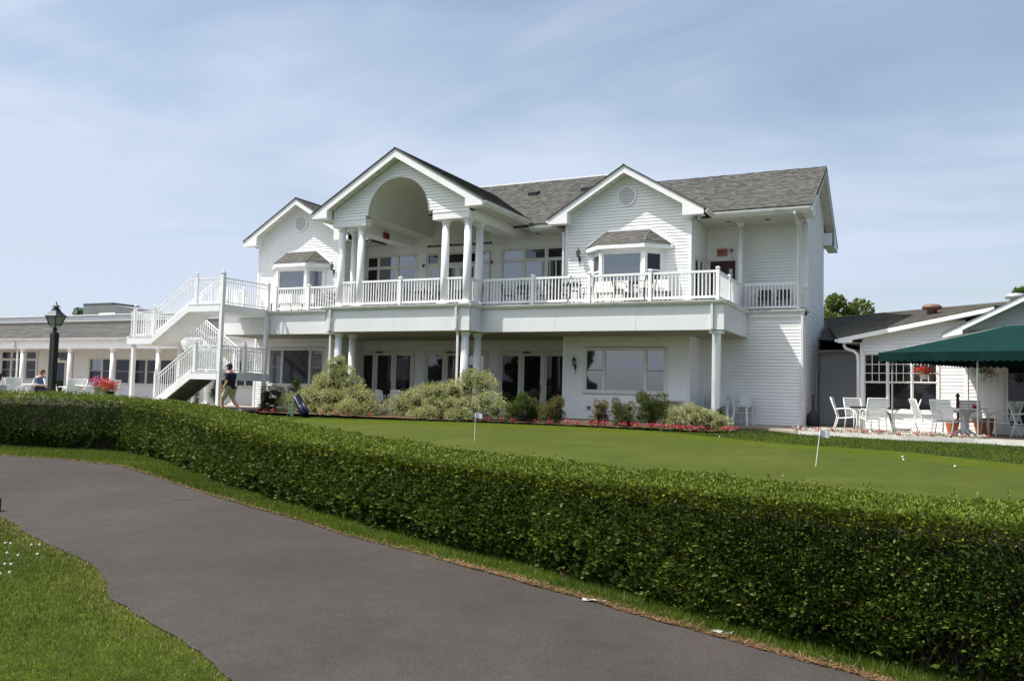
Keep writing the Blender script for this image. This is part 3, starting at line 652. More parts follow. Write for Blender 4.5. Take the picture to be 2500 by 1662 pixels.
# ------------------------------------------------------------------ columns
def flute(t, z): return 1-0.035*abs(math.sin(t*11))
def column(x, y, z0, z1, r=.137, base=True, name='column'):
    m = MB(); m.lathe([(r, .06), (r*1.0, (z1-z0)*.35), (r*.9, z1-z0-.12)], (x, y, z0), 44, flute)
    o = part(name, m, TRIM, CH, smooth=True)
    c = MB(); c.lathe([(r*.95, -.15), (r*1.12, -.12), (r*1.12, -.10), (r*.98, -.09), (r*1.2, -.045), (r*1.25, -.03)], (x, y, z1), 22); c.box(x-r*1.32, x+r*1.32, y-r*1.32, y+r*1.32, z1-.03, z1-.001); part('capital', c, TRIM, o)
    if base:
        b = MB(); b.box(x-r*1.42, x+r*1.42, y-r*1.42, y+r*1.42, z0, z0+.05); b.lathe([(r*1.32, .05), (r*1.38, .08), (r*1.3, .115), (r*1.08, .13), (r, .15)], (x, y, z0), 22); part('base', b, TRIM, o)
for x in (-19.11, -18.25, -14.74, -13.87): column(x, 24.5, DK, 5.796)
for x, y in ((-19.11, 25.26), (-13.87, 25.32)): column(x, y, DK, 5.80)
column(-5.68, 28.66, DK, SO, .088); 
for x, y in ((-19.09, 24.48), (-19.09, 25.3), (-13.86, 24.48), (-13.86, 25.35)): column(x, y, GZ, 1.996, .143, base=True)
m = MB(); m.box(-5.78, -5.56, 25.10, 25.32, GZ, 1.97); m.box(-5.86, -5.48, 25.03, 25.41, 1.90, 1.99); part('square_post', m, TRIM, CH)
m = MB(); m.box(-3.85, -3.73, 28.61, 28.73, 2.9, SO); m.box(-3.92, -3.66, 28.54, 28.8, SO-.08, SO); part('square_post', m, TRIM, CH)
# ------------------------------------------------------------------ balcony
XL = -25.42
m = MB(); m.box(XL+.03, -5.44, 25.03, YC, 2.03, 2.84); m.box(-19.44, -13.57, 24.2, 25.03, 2.03, 2.84); part('balcony_core', m, SOFFIT, CH)
m = MB(); y = 24.1
while y < YC:
    x0, x1 = (-19.5, -13.5) if y < 24.95 else (XL, -5.39)
    if y+.14 > YG and 0: pass
    m.box(x0, x1, y+.004, min(y+.142, YC), 2.862, DK); y += .146
part('deck_boards', m, DECK, CH, kind='stuff')
m = MB(); m.box(-5.39, XE+.08, 28.50, YR, 2.862, DK); part('porch_deck', m, DECK, CH)
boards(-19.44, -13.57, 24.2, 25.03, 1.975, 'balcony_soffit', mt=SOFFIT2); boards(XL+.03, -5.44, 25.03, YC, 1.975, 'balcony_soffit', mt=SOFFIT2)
def fasc(a, b, nrm, lowz=1.996, parent=None, mt=None):
    a = Vector((*a, 0)); b = Vector((*b, 0)); n = Vector((*nrm, 0)); d = (b-a).normalized()
    m = MB()
    Ln = (b-a).length; k_ = max(1, round(Ln/3.1))
    def slab(z0, z1, o0, o1, g=.004):
        for i in range(k_):
            a_ = a+d*(Ln*i/k_+(g if i else 0)); b_ = a+d*(Ln*(i+1)/k_); w_ = .002*((i*7) % 3)
            p = [a_+n*o0, b_+n*o0, b_+n*(o1+w_), a_+n*(o1-w_*.5)]; m.hexa([(q.x, q.y, z0) for q in p]+[(q.x, q.y, z1) for q in p])
    slab(lowz, 2.383, -.03, .012); slab(2.383, 2.395, -.03, -.004); slab(2.395, 2.785, -.03, 0.0)
    return part('balcony_fascia', m, FASCIA, CH)
fasc((-13.54, YB), (-5.41, YB), (0, -1)); fasc((XL, YB), (-19.47, YB), (0, -1)); fasc((-19.47, YP), (-13.54, YP), (0, -1))
fasc((-13.54, YP), (-13.54, YB), (1, 0)); fasc((-5.41, YB), (-5.41, YW-.02), (1, 0)); fasc((-19.47, YB), (-19.47, YP), (-1, 0)); fasc((XL, YG-.05), (XL, YB), (-1, 0))
m = MB(); m.box(-5.39, XE+.03, YW-.05, YW-.02, 2.66, 2.80); part('balcony_fascia', m, TRIM, CH)
GD = dict(z=2.875, h=.095)
gutter((-13.50, YB, 0), (-5.30, YB, 0), (0, -1, 0), **GD); gutter((XL, YB, 0), (-19.6, YB, 0), (0, -1, 0), **GD); gutter((-19.58, YP, 0), (-13.43, YP, 0), (0, -1, 0), **GD)
gutter((-13.54, YP-.1, 0), (-13.54, YB-.02, 0), (1, 0, 0), **GD); gutter((-5.41, YB-.1, 0), (-5.41, YW-.06, 0), (1, 0, 0), **GD); gutter((-5.40, YW-.03, 0), (XE+.05, YW-.03, 0), (0, -1, 0), 2.90, h=.1)
def spout(pts, w=.07, d=.05, name='downspout', parent=None):
    m = MB()
    for a, b in zip(pts[:-1], pts[1:]): m.beam(a, b, w, d, (0, 1, 0) if abs(a[2]-b[2]) > abs(a[0]-b[0]) else (0, 0, 1))
    return part(name, m, GUTTER, parent or CH)
spout([(-19.22, YP-.07, 2.8), (-19.24, YP-.06, 2.05), (-19.27, 24.22, 1.88), (-19.27, 24.22, GZ+.05)])
spout([(-14.02, YP-.07, 2.8), (-14.02, YP-.06, 2.05), (-14.0, 24.22, 1.88), (-14.0, 24.22, GZ+.05)])
spout([(-5.76, YB-.06, 2.8), (-5.76, YB-.05, 2.02), (-5.72, 25.03, 1.9), (-5.72, 25.03, GZ+.05)])
spout([(XE-.04, YW-.07, 2.8), (XE-.04, YW-.07, GZ+.05)], .07); spout([(XE+.02, YW+.15, 2.7), (XE+.02, YW+.15, GZ+.05)], .06)
spout([(-3.78, EY-.06, 5.95), (-3.78, EY-.06, 5.86), (-3.80, 28.56, 5.6), (-3.80, 28.53, 5.4), (-3.80, 28.53, 2.95)], .08)
spout([(-11.80, EY-.06, 5.93), (-11.75, EY-.02, 5.80), (-11.46, 27.0, 5.62), (-11.44, 26.99, 5.4), (-11.44, 26.99, 2.95)], .07)
# ------------------------------------------------------------------ railings
def baluster_mesh(h, w): m = MB(); m.box(-w/2, w/2, -w/2, w/2, 0, h); return m.mesh('baluster', TRIM)
BAL = baluster_mesh(.73, .034)
def post(parent, x, y, z0, z1, w=.105, cap='pyr', name='newel_post', mt=None):
    m = MB(); m.box(x-w/2, x+w/2, y-w/2, y+w/2, z0, z1); m.box(x-w*.62, x+w*.62, y-w*.62, y+w*.62, z1, z1+.022)
    if cap == 'pyr':
        m.quad((x-w*.62, y-w*.62, z1+.022), (x+w*.62, y-w*.62, z1+.022), (x, y, z1+.06)); m.quad((x+w*.62, y-w*.62, z1+.022), (x+w*.62, y+w*.62, z1+.022), (x, y, z1+.06))
        m.quad((x+w*.62, y+w*.62, z1+.022), (x-w*.62, y+w*.62, z1+.022), (x, y, z1+.06)); m.quad((x-w*.62, y+w*.62, z1+.022), (x-w*.62, y-w*.62, z1+.022), (x, y, z1+.06))
    o = part(name, m, mt or TRIM, parent)
    if cap == 'ball':
        b = MB(); b.lathe([(.045, 0), (.02, .02), (.018, .035)]+[(.045*math.sin(t), .075-.045*math.cos(t)) for t in (0.6, 1.0, 1.4, 1.8, 2.2, 2.6, 3.0)], (x, y, z1+.022), 12); part('finial', b, TRIM, o, smooth=True)
    return o
def rail(parent, a, b, zb=2.972, zt=3.818, sp=.117, bal=None, hw=(.055, .07), bw=(.045, .075), ends=True, name='railing'):
    A = Vector((*a, 0)); B = Vector((*b, 0)); d = B-A; Ln = d.length
    m = MB(); m.beam((a[0], a[1], zt-hw[1]/2), (b[0], b[1], zt-hw[1]/2), hw[0], hw[1])
    o = part(name, m, TRIM, parent); m = MB(); m.beam((a[0], a[1], zb+bw[1]/2), (b[0], b[1], zb+bw[1]/2), bw[0], bw[1]); part('bottom_rail', m, TRIM, o)
    n = max(1, int(round(Ln/sp))); h = zt-hw[1]-zb-bw[1]+.01
    for i in range(n):
        p = A+d*((i+.5)/n); place('baluster', bal or BAL, o, (p.x, p.y, zb+bw[1]-.005))
    return o
PYR = 3.86
y = 25.25
for x in (-11.78, -9.78, -7.76, -5.66): post(CH, x, y, DK, 3.87)
xs = [-13.70, -11.78, -9.78, -7.76, -5.66]
for a, b in zip(xs[:-1], xs[1:]): rail(CH, (a+.06, y), (b-.06, y))
rail(CH, (-5.66, y+.06), (-5.66, 26.72)); post(CH, -5.66, 26.8, DK, 3.83); rail(CH, (-5.66, 26.88), (-5.66, 28.52))
rail(CH, (-5.54, 28.66), (-3.86, 28.66)); 
m = MB(); m.beam((-3.72, 28.67, 3.7), (XE+.0, 29.3, 3.7), .04, .06); part('railing', m, TRIM, CH)
m = MB(); m.beam((-3.72, 28.67, 3.05), (XE, 29.3, 3.05), .04, .06); part('bottom_rail', m, TRIM, CH)
yp = 24.43; post(CH, -16.48, yp, DK, 3.87)
for a, b in ((-18.96, -18.40), (-18.10, -16.54), (-16.42, -14.90), (-14.58, -14.02)): rail(CH, (a, yp), (b, yp), sp=.113)
rail(CH, (-13.80, 24.64), (-13.80, 25.18)); rail(CH, (-19.15, 24.64), (-19.15, 25.12)); rail(CH, (-19.25, 25.25), (-19.42, 25.25))
for x in (-22.80, -21.20): post(CH, x, y, DK, 3.86)
rail(CH, (-22.74, y), (-21.26, y)); rail(CH, (-21.14, y), (-19.25, y))
rail(CH, (XL+.08, 25.3), (XL+.08, 26.98)); post(CH, XL+.08, 25.25, DK, 3.86)
rail(CH, (XL+.14, y), (-24.5, y)); post(CH, -24.45, 25.2, DK, 3.86)
# ------------------------------------------------------------------ outdoor staircase
ST = thing('outdoor_staircase', (-24.8, 23.7, GZ), 'white painted switchback staircase climbing to the left end of the balcony', 'staircase', world=True)
F0, F1, B0, B1 = 22.45, 23.62, 23.78, 24.95
def slab(x0, x1, y0, y1, z, name='landing', th=.28):
    m = MB(); m.box(x0, x1, y0, y1, z-th, z-.03); o = part(name, m, STAIRP, ST)
    t = MB(); t.box(x0-.01, x1+.01, y0-.01, y1+.01, z-.03, z); part('landing_floor', t, STAIRP, o)
slab(-24.45, -22.9, F0, 24.96, 2.93); slab(-27.62, -26.3, F0, B1, 1.77, th=.30); slab(-24.2, -22.9, F0, 25.15, .47)
def flight(xa, za, xb, zb, y0, y1, th=.28, n=7, um=None):
    """from the upper nose (xa,za) down to (xb,zb)"""
    for y, yy in ((y0, y0+.045), (y1-.045, y1)):
        m = MB(); m.prism([(xa, za), (xb, zb), (xb, zb-th), (xa, za-th)], lambda u, d, z: (u, d, z), y, yy); part('stringer', m, STAIRP, ST)
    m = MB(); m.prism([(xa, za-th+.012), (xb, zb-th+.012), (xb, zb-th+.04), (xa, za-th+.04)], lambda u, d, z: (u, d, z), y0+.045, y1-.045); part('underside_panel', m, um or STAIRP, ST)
    for i in range(n):
        u0 = xa+(xb-xa)*(i)/n; u1 = xa+(xb-xa)*(i+1)/n; z = za-(za-zb)*(i+1)/(n+0)
        m = MB(); m.box(*sorted((u0, u1)), y0+.05, y1-.05, z-.035-.0, z-.005); m.box(*sorted((u0-.012, u0+.012)), y0+.05, y1-.05, z-.03, z-.035+(za-zb)/n); part('step', m, STAIRP, ST)
flight(-24.45, 2.93, -26.3, 1.77, F0, F1); flight(-26.3, 1.77, -24.2, .47, B0, B1, n=8); flight(-24.2, .47, -26.33, GZ, F0, F1, n=8, um=mat('shaded_underside', (.055, .065, .035), .9, var=.3, scale=3))  # lowest flight's underside coloured dark to stand in for shade near the ground
BALS = None
def picket(h, w=.021): m = MB(); m.box(-w/2, w/2, -w/2, w/2, 0, h); return m.mesh('baluster', TRIM)
PK = picket(.86); 
def srail(a, b, za, zb, sp=.112):
    """stair railing between posts, za/zb = walking level at each end"""
    A = Vector((*a, za)); B = Vector((*b, zb)); m = MB()
    m.beam(A+Vector((0, 0, .94)), B+Vector((0, 0, .94)), .05, .035); o = part('railing', m, TRIM, ST)
    for nm2, h, w, t in (('bottom_rail', .07, .03, .03), ('handrail', .80, .02, .018)): m = MB(); m.beam(A+Vector((0, 0, h)), B+Vector((0, 0, h)), w, t); part(nm2, m, TRIM, o)
    Ln = (Vector((*a, 0))-Vector((*b, 0))).length; n = max(1, int(Ln/sp))
    for i in range(n):
        p = A+(B-A)*((i+.5)/n); place('baluster', PK, o, (p.x, p.y, p.z+.07))
def sp(x, y, z0, z1, w=.092): return post(ST, x, y, z0, z1, w, 'ball', mt=STAIRP)
f = F0+.06; bk = B1-.05
sp(-22.84, 22.52, GZ-.1, 4.03, .13); sp(-24.10, f, 2.9, 3.98); sp(-26.24, f, 1.7, 2.82); sp(-27.30, f, 1.7, 2.86)
srail((-24.04, f), (-22.93, f), 2.93, 2.93); srail((-24.45, f), (-24.16, f), 2.93, 2.93); srail((-26.3, f), (-24.45, f), 1.77, 2.93); srail((-27.24, f), (-26.3, f), 1.77, 1.77)
m = MB(); m.box(-27.40, -27.27, 22.49, 22.62, GZ-.1, 1.47); part('support_post', m, STAIRP, ST); m = MB(); m.box(-27.40, -27.27, 24.7, 24.83, GZ-.1, 1.47); part('support_post', m, STAIRP, ST)
m = MB(); m.box(-26.5, -26.38, 24.7, 24.82, GZ-.1, 1.47); part('support_post', m, STAIRP, ST)
m = MB(); m.box(-22.97, -22.84, 24.82, 24.95, GZ-.1, 2.65); part('support_post', m, STAIRP, ST)
sp(-22.84, 24.84, 2.9, 3.93, .12)
srail((-22.84, 22.6), (-22.84, 24.78), 2.93, 2.93); 
srail((-27.54, f), (-27.54, bk), 1.77, 1.77); srail((-27.5, bk), (-26.3, bk), 1.77, 1.77); sp(-27.54, bk, 1.7, 2.83)
srail((-26.3, bk), (-24.2, bk), 1.77, .47); srail((-24.45, F1-.03), (-26.3, F1-.03), 2.93, 1.77); srail((-26.3, B0+.03), (-24.2, B0+.03), 1.77, .47)
srail((-24.45, F1+.05), (-24.45, 24.9), 2.93, 2.93)
sp(-24.04, f, .42, 1.52, .115); sp(-26.03, f, GZ, .42); srail((-23.98, f), (-22.93, f), .47, .47); srail((-24.2, f), (-24.1, f), .47, .47); srail((-26.0, f), (-24.2, f), -.66, .47)
srail((-24.2, F1-.03), (-26.1, F1-.03), .47, -.7)
srail((-22.86, 22.62), (-22.86, 23.70), .47, .47); sp(-22.86, 23.76, .42, 1.50, .09); srail((-22.86, 23.82), (-22.86, 24.78), .47, .47)
srail((-22.95, 25.1), (-24.15, 25.1), .47, .47); sp(-24.15, 25.05, .42, 1.5, .09)

# ------------------------------------------------------------------ long low wing on the left
LB = thing('low_wing', (-42, 30, GZ), 'long low white wing with round porch columns and grey shingle roof, left of the staircase', 'building', world=True)
LY = 30.0
panes = []
wins = [(-50.6, -48.2, .02, 1.62), (-47.10, -43.80, .02, 1.62), (-42.72, -40.9, GZ, 1.60), (-39.72, -33.2, -.08, 1.23), (-30.9, -27.6, -.08, 1.23), (-26.9, -25.9, -.1, 1.2), (-53.5, -51.3, .02, 1.6)]
m = MB(); siding(m, TX(LY), GZ, 1.95, lambda z: (-60, LW[0]), wins); part('wall_siding', m, SIDING, LB, kind='stuff', fix=False)
def dh(x, w, z0, zm, z1): return [(x, x+w, z0, zm-.02), (x, x+w, zm+.02, z1)]
def wl(x0, x1, z0, z1, ps, g=GLASS_DARK): window(LB, TX(LY), x0, x1, z0, z1, ps, g, casing=.06)
wl(-47.02, -45.0, .08, 1.56, [p for x, w_ in ((-46.93, .72), (-46.02, .85)) for p in dh(x, w_, .10, .57, 1.07)]+[(-46.93, -46.21, 1.20, 1.54), (-46.02, -45.17, 1.20, 1.54)])
wl(-44.95, -43.88, .08, 1.56, dh(-44.78, .76, .10, .57, 1.07)+[(-44.78, -44.02, 1.20, 1.54)])
for x in (-50.5, -53.4): wl(x, x+2.1, .08, 1.56, dh(x+.05, .9, .1, .57, 1.07)+dh(x+1.1, .9, .1, .57, 1.07)+[(x+.05, x+.95, 1.2, 1.54), (x+1.1, x+2.0, 1.2, 1.54)])
wl(-39.66, -38.0, -.03, 1.18, dh(-39.58, .86, 0, .58, 1.17)+dh(-38.58, .56, 0, .58, 1.17), [GLASS_DARK, GLASS_SKY, GLASS_DARK, GLASS_DARK])
wl(-37.9, -36.4, -.03, 1.18, dh(-37.58, .95, -.02, .58, 1.17))
wl(-36.35, -34.6, -.03, 1.18, dh(-36.3, .86, -.02, .56, 1.15)+dh(-35.30, .62, -.02, .56, 1.15)); wl(-34.42, -33.3, -.03, 1.18, dh(-34.34, .95, -.02, .56, 1.15))
wl(-30.8, -27.7, -.03, 1.18, dh(-30.7, .9, 0, .58, 1.15)+dh(-29.7, .9, 0, .58, 1.15)+dh(-28.7, .9, 0, .58, 1.15)); wl(-26.85, -25.95, -.05, 1.15, [(-26.8, -26.0, 0, 1.12)])
T = TX(LY); mb = MB(); plate(mb, T, -42.7, -40.92, GZ, 1.58, [(-42.6, -41.5, GZ+.02, 1.12), (-41.42, -41.0, GZ+.02, 1.12), (-42.62, -41.0, 1.23, 1.54)], -.03, .035); o = part('door_set', mb, FRAME, LB, fix=False)
for a, b, c, d in ((-42.6, -41.5, GZ+.02, 1.12), (-41.42, -41.0, GZ+.02, 1.12), (-42.62, -41.0, 1.23, 1.54)):
    if c < 1: dd = MB(); plate(dd, T, a+.003, b-.003, c+.003, d-.003, [(a+.12, b-.10, c+.15, d-.14)], -.03, .01); part('door', dd, TRIM, o, fix=False)
    g = MB(); g.quad(T(a+.02, -.01, c+.02), T(b-.02, -.01, c+.02), T(b-.02, -.01, d-.02), T(a+.02, -.01, d-.02)); part('pane', g, GLASS_DARK, o, fix=False)
m = MB(); m.box(-41.9, -41.3, LY-.12, LY-.04, 1.13, 1.19); part('door_closer', m, BLACKM, o)
m = MB(); m.box(-60, -25.5, 27.85, 28.12, 1.62, 1.90); m.box(-60, -25.5, 27.82, 28.12, 1.90, 2.02); part('porch_beam', m, TRIM, LB)
m = MB(); m.box(-60, -25.5, 28.12, LY, 1.86, 1.90); part('porch_ceiling', m, mat('cream_ceiling', (.52, .47, .38), .7), LB)
m = MB(); m.box(-40.4, -38.6, 28.9, 29.15, 1.80, 1.86); part('ceiling_fan_light', m, TRIM, LB)
gutter((-60, 27.82, 0), (-25.6, 27.82, 0), (0, -1, 0), 2.13, parent=LB, w=.14, h=.12)
def lcol(x):
    mm = MB(); mm.lathe([(.120, 0), (.120, 1.0), (.108, 2.38)], (x, 28.0, GZ), 20); o = part('column', mm, TRIM, LB, smooth=True)
    c = MB(); c.lathe([(.112, -.16), (.135, -.13), (.118, -.11), (.15, -.05), (.16, -.02)], (x, 28.0, 1.62), 20); c.box(x-.165, x+.165, 27.84, 28.16, 1.60, 1.621); part('capital', c, TRIM, o); c = MB(); c.box(x-.16, x+.16, 27.84, 28.16, GZ, GZ+.06); part('base', c, TRIM, o)
for x in (-49.8, -46.0, -42.15, -38.45, -35.35, -32.25, -29.1, -27.5): lcol(x)
spout([(-42.62, 27.76, 2.05), (-42.62, 27.76, 1.75), (-42.45, 27.9, 1.6), (-42.42, 27.9, GZ)], parent=LB, w=.09)
spout([(-47.2, 27.76, 2.05), (-47.2, 27.76, 1.75), (-47.1, 27.9, 1.6), (-47.1, 27.9, GZ)], parent=LB, w=.09)
m = MB(); dv = Vector((0, 2.35, .95)).normalized(); nn = Vector((0, -.95, 2.35)).normalized()
GREYS = [(.110, .109, .106), (.100, .099, .096), (.122, .119, .114), (.106, .103, .100)]
shingles(m, (0, 27.80, 2.12), (1, 0, 0), dv, nn, lambda v: (-60, LW[0]), 2.55, e=.17, tab=(.3, .6), cols=GREYS)
part('shingle_roof', m, SHINGLE, LB, kind='stuff', fix=False)
m = MB()
for i, (z0, z1, o) in enumerate(((3.03, 3.13, .01), (3.13, 3.15, -.03), (3.15, 3.28, .04), (3.28, 3.30, -.03), (3.30, 3.40, .04), (3.40, 3.42, -.03), (3.42, 3.5, .06))): m.box(-60, LW[0]+.02, 30.12-o, 30.5, z0, z1)
m.box(-60, LW[0]+.02, 30.0, 30.6, 3.50, 3.54); part('roof_parapet', m, TRIM, LB)
m = MB(); m.box(-60, LW[0], 30.5, 42, 3.2, 3.40); m.box(-60, LW[0], LY+.03, 42, GZ, 3.2); part('flat_roof', m, ROOFU, LB)
m = MB(); m.box(-59.9, -25.6, 28.0, LY, GZ-.1, GZ); part('porch_floor', m, CONC, LB)
# rooftop unit
HV = thing('rooftop_unit', (-44.5, 36, 3.4), 'grey metal air handling unit on the flat roof behind the staircase', 'ventilation unit')
GM = mat('grey_metal', (.16, .165, .165), .5, var=.1, scale=3); GM2 = mat('green_grey_metal', (.13, .20, .195), .5, var=.1)
m = MB(); m.box(-2.1, -.2, -1, 1, 0, 1.38); part('casing', m, GM, HV); m = MB(); m.box(-2.6, -2.1, -1, 1, 0, 1.40); part('fan_section', m, GM2, HV)
m = MB(); m.hexa([(-.2, -1, 0), (2.4, -1, 0), (2.4, 1, 0), (-.2, 1, 0), (-.2, -1, 1.36), (2.4, -1, .95), (2.4, 1, .95), (-.2, 1, 1.36)]); part('duct', m, GM, HV)
m = MB(); m.box(-2.65, 0, -1.03, 1.03, 1.38, 1.43); part('cover', m, GM2, HV)
for x in (-1.9, -1.3, -.7):
    pass
m = MB(); m.hexa([(-1.1, -1.5, 0), (.3, -1.5, 0), (.3, -1, 0), (-1.1, -1, 0), (-1.1, -1.45, .35), (.3, -1.45, .25), (.3, -1, .8), (-1.1, -1, .8)]); part('intake_hood', m, mat('light_metal', (.5, .5, .5), .4), HV)
# ------------------------------------------------------------------ grill room on the right (rotated)
TH = R(15)
RB = thing('grill_room', (-1.95, 29.5, 0), 'low white building with gabled roof and tall sash windows, right of the clubhouse', 'building', rz=-TH); RB.location.z = GZ; OFF[RB.name] = (0, 0, -GZ)
def TL(off): return lambda u, d, z: (u, -off-d, z)
T = TL(0)
w1 = [(.12, .76), (.86, 1.49), (1.58, 2.23)]
rake = lambda u: 1.86+.181*(u+.61)
def rb_out(z): return (0.0, 3.06) if z < 1.75 else (max(0.0, (z-1.90)/.181-.61), 3.06)
m = MB(); siding(m, T, GZ, 2.5, rb_out, [(.06, 2.32, -.36, 1.55)]); part('wall_siding', m, SIDING, RB, kind='stuff', fix=False)
m = MB(); siding(m, T, GZ, 2.22, lambda z: (3.10, 3.85), []); part('wall_siding', m, SIDING, RB, kind='stuff', fix=False)
m = MB(); siding(m, TL(.0), 1.9, 4.3, lambda z: (max(3.0, (z-1.95)/.49+2.62), 9.2-max(0, (z-1.95)/.49-.0)), []); part('gable_siding', m, SIDING, RB, kind='stuff', fix=False)
window(RB, T, .12, 2.26, -.28, 1.50, [p for a, b in w1 for p in ((a, b, -.26, .58), (a, b, .64, 1.48))], GLASS_DARK, casing=.07)
for a, b in w1:
    m = MB()
    for k in (1, 2): x = a+(b-a)*k/3; m.box(x-.01, x+.01, -.012, .006, .64, 1.48)
    for z in (.90, 1.18): m.box(a, b, -.012, .005, z-.01, z+.01)
    part('muntin_grid', m, FRAME, RB)
m = MB(); m.box(-.04, .05, -.03, .05, GZ, 1.88); part('corner_board', m, TRIM, RB)
m = MB(); m.box(3.03, 3.11, -.035, .03, GZ, 1.9); m.box(3.83, 4.06, -.06, .03, GZ, 2.3); part('corner_board', m, TRIM, RB)
# big dark opening with glass to the right
m = MB(); plate(m, T, 4.06, 8.2, GZ, 1.9, [(4.16, 5.3, -.60, 1.35), (5.45, 6.6, -.6, 1.35), (6.75, 8.0, -.6, 1.35)], -.04, .03); o = part('glazed_front', m, TRIM, RB, fix=False)
for a, b in ((4.16, 5.3), (5.45, 6.6), (6.75, 8.0)):
    g = MB(); g.quad(T(a, -.01, -.6), T(b, -.01, -.6), T(b, -.01, 1.35), T(a, -.01, 1.35)); part('pane', g, GLASS_DARK, o, fix=False)
# shallow rake
m = MB(); m.prism([(-.61, 1.86), (-.61, 2.01), (3.9, 2.83), (3.9, 2.71), (-.16, 1.95), (-.16, 1.87)], lambda u, d, z: (u, -.4+d, z), 0, .03); part('rake_fascia', m, TRIM, RB)
m = MB(); m.quad((-.6, -.37, 1.90), (3.85, -.37, 2.70), (3.85, .02, 2.70), (-.6, .02, 1.90)); m.quad((-.61, -.39, 1.87), (-.61, .3, 1.87), (-.02, .3, 1.87), (-.02, -.39, 1.87)); part('rake_soffit', m, SOFFIT, RB, fix=False)
m = MB(); m.box(-.72, -.61, -.4, 3.2, 1.9, 1.99); part('gutter', m, GUTTER, RB)
m = MB()
m.tube([(-.5, -.2, 1.9), (-.48, -.2, 1.76), (-.42, -.18, 1.68), (-.2, -.12, 1.60), (-.1, -.1, 1.50), (-.08, -.09, 1.3), (-.08, -.09, GZ+.05)], .05, 10); part('downspout', m, TRIM, RB, smooth=True)
# second, steeper gable nearer the awning
m = MB(); m.prism([(2.62, 1.93), (2.62, 2.06), (5.85, 3.64), (9.1, 2.06), (9.1, 1.90), (5.85, 3.46), (3.15, 2.15), (3.15, 2.03)], lambda u, d, z: (u, -.8+d, z), 0, .03); part('rake_fascia', m, TRIM, RB)
m = MB(); m.quad((2.62, -.77, 1.96), (5.85, -.77, 3.5), (5.85, .02, 3.5), (2.62, .02, 1.96)); m.quad((9.1, -.77, 1.96), (5.85, -.77, 3.5), (5.85, .02, 3.5), (9.1, .02, 1.96)); part('rake_soffit', m, SOFFIT, RB, fix=False)
m = MB()
BROWNS = [(.150, .142, .126), (.130, .126, .118), (.170, .154, .128), (.122, .119, .115), (.156, .140, .116)]
for s, e in ((-1, 2.6), (1, 9.12)):
    dv = Vector((-s*1.0, 0, .49)).normalized(); nn = Vector((s*.49, 0, 1)).normalized()
    shingles(m, (e, 0, 2.04), (0, 1, 0), dv, nn, lambda v: (-6.0, 0) if 0 else (-.83, 6.0), 3.6, cols=BROWNS)
# low slope roof behind the first rake, rising away from us
def bil(u, v):
    A = np.array([-.66, -.40, 2.02]); B = np.array([3.85, -.40, 2.84]); Cc = np.array([-3.6, 6.2, 3.28]); D = np.array([5.6, 6.2, 3.75])
    return A*(1-u)*(1-v)+B*u*(1-v)+Cc*(1-u)*v+D*u*v
nu, nv = 34, 44; rr = random.Random(5)
for j in range(nv):
    off = rr.random()/nu
    for i in range(-1, nu):
        u0, u1 = max(0, i/nu+off), min(1, (i+1)/nu+off); v0, v1 = j/nv, (j+1)/nv
        if u1-u0 < .002: continue
        h = Vector((0, 0, .022 if rr.random() < .5 else .012)); c = tuple(x*rr.uniform(.9, 1.1) for x in rr.choice(BROWNS))
        a, b, d, e = (Vector(bil(*q)) for q in ((u0, v0), (u1, v0), (u1, v1), (u0, v1)))
        m.quad(a+h, b+h, d, e, col=c); m.quad(a, b, b+h, a+h, col=c)
part('shingle_roof', m, SHINGLE, RB, kind='stuff', fix=False)
m = MB(); m.tube([bil(0, 1)+np.array([0, 0, .02]), bil(1, 1)+np.array([0, 0, .02])], .05, 6); part('ridge_cap', m, ROOFU, RB)
m = MB(); m.box(0.05, 9, .3, 6, GZ, 1.7); m.quad((-3.6, 6.2, 3.2), (5.6, 6.2, 3.7), (5.6, 9, 1.6), (-3.6, 9, 1.6)); part('inner_walls', m, ROOFU, RB)
# alcove wall between the clubhouse side and the grill room
m = MB(); siding(m, TL(-3.2), GZ, 1.78, lambda z: (-3.4, .1), [(-.78, -.1, .05, .95)]); part('alcove_siding', m, SIDING, RB, kind='stuff', fix=False)
window(RB, TL(-3.2), -.75, -.12, .1, .9, [(-.7, -.16, .14, .86)], GLASS_DARK, casing=.09)
m = MB(); m.quad((-3.9, 3.2, 1.75), (.2, 3.2, 1.75), (.2, 2.9, 1.8), (-3.9, 2.9, 1.8)); m.quad((-3.9, 2.9, 1.83), (.2, 2.9, 1.83), (-.66, .6, 2.02), (-3.9, 4.2, 2.35)); m.quad((-3.9, 4.2, 2.35), (-.66, .6, 2.02), (-3.6, 6.2, 3.25), (-5.2, 6.2, 3.25)); m.quad((0.02, 0, GZ), (0.02, 3.2, GZ), (0.02, 3.2, 1.9), (0.02, 0, 1.9)); part('alcove_roof', m, ROOFU, RB)
m = MB(); m.box(-3.3, .1, 2.8, 2.92, 1.74, 1.83); part('gutter', m, GUTTER, RB)
# mushroom vents
for nm_, u, v_, lab, mt in (('brown', .50, .55, 'brown mushroom roof vent', mat('rust_brown', (.16, .085, .065), .5)), ('silver', .80, .74, '', mat('galvanised', (.6, .6, .62), .3, metal=.6))):
    p = bil(u, v_); m = MB(); m.lathe([(.16, 0), (.16, .16), (.30, .18), (.33, .25), (.24, .33), (.05, .36)], tuple(p), 20); part('roof_vent', m, mt, RB, smooth=True)
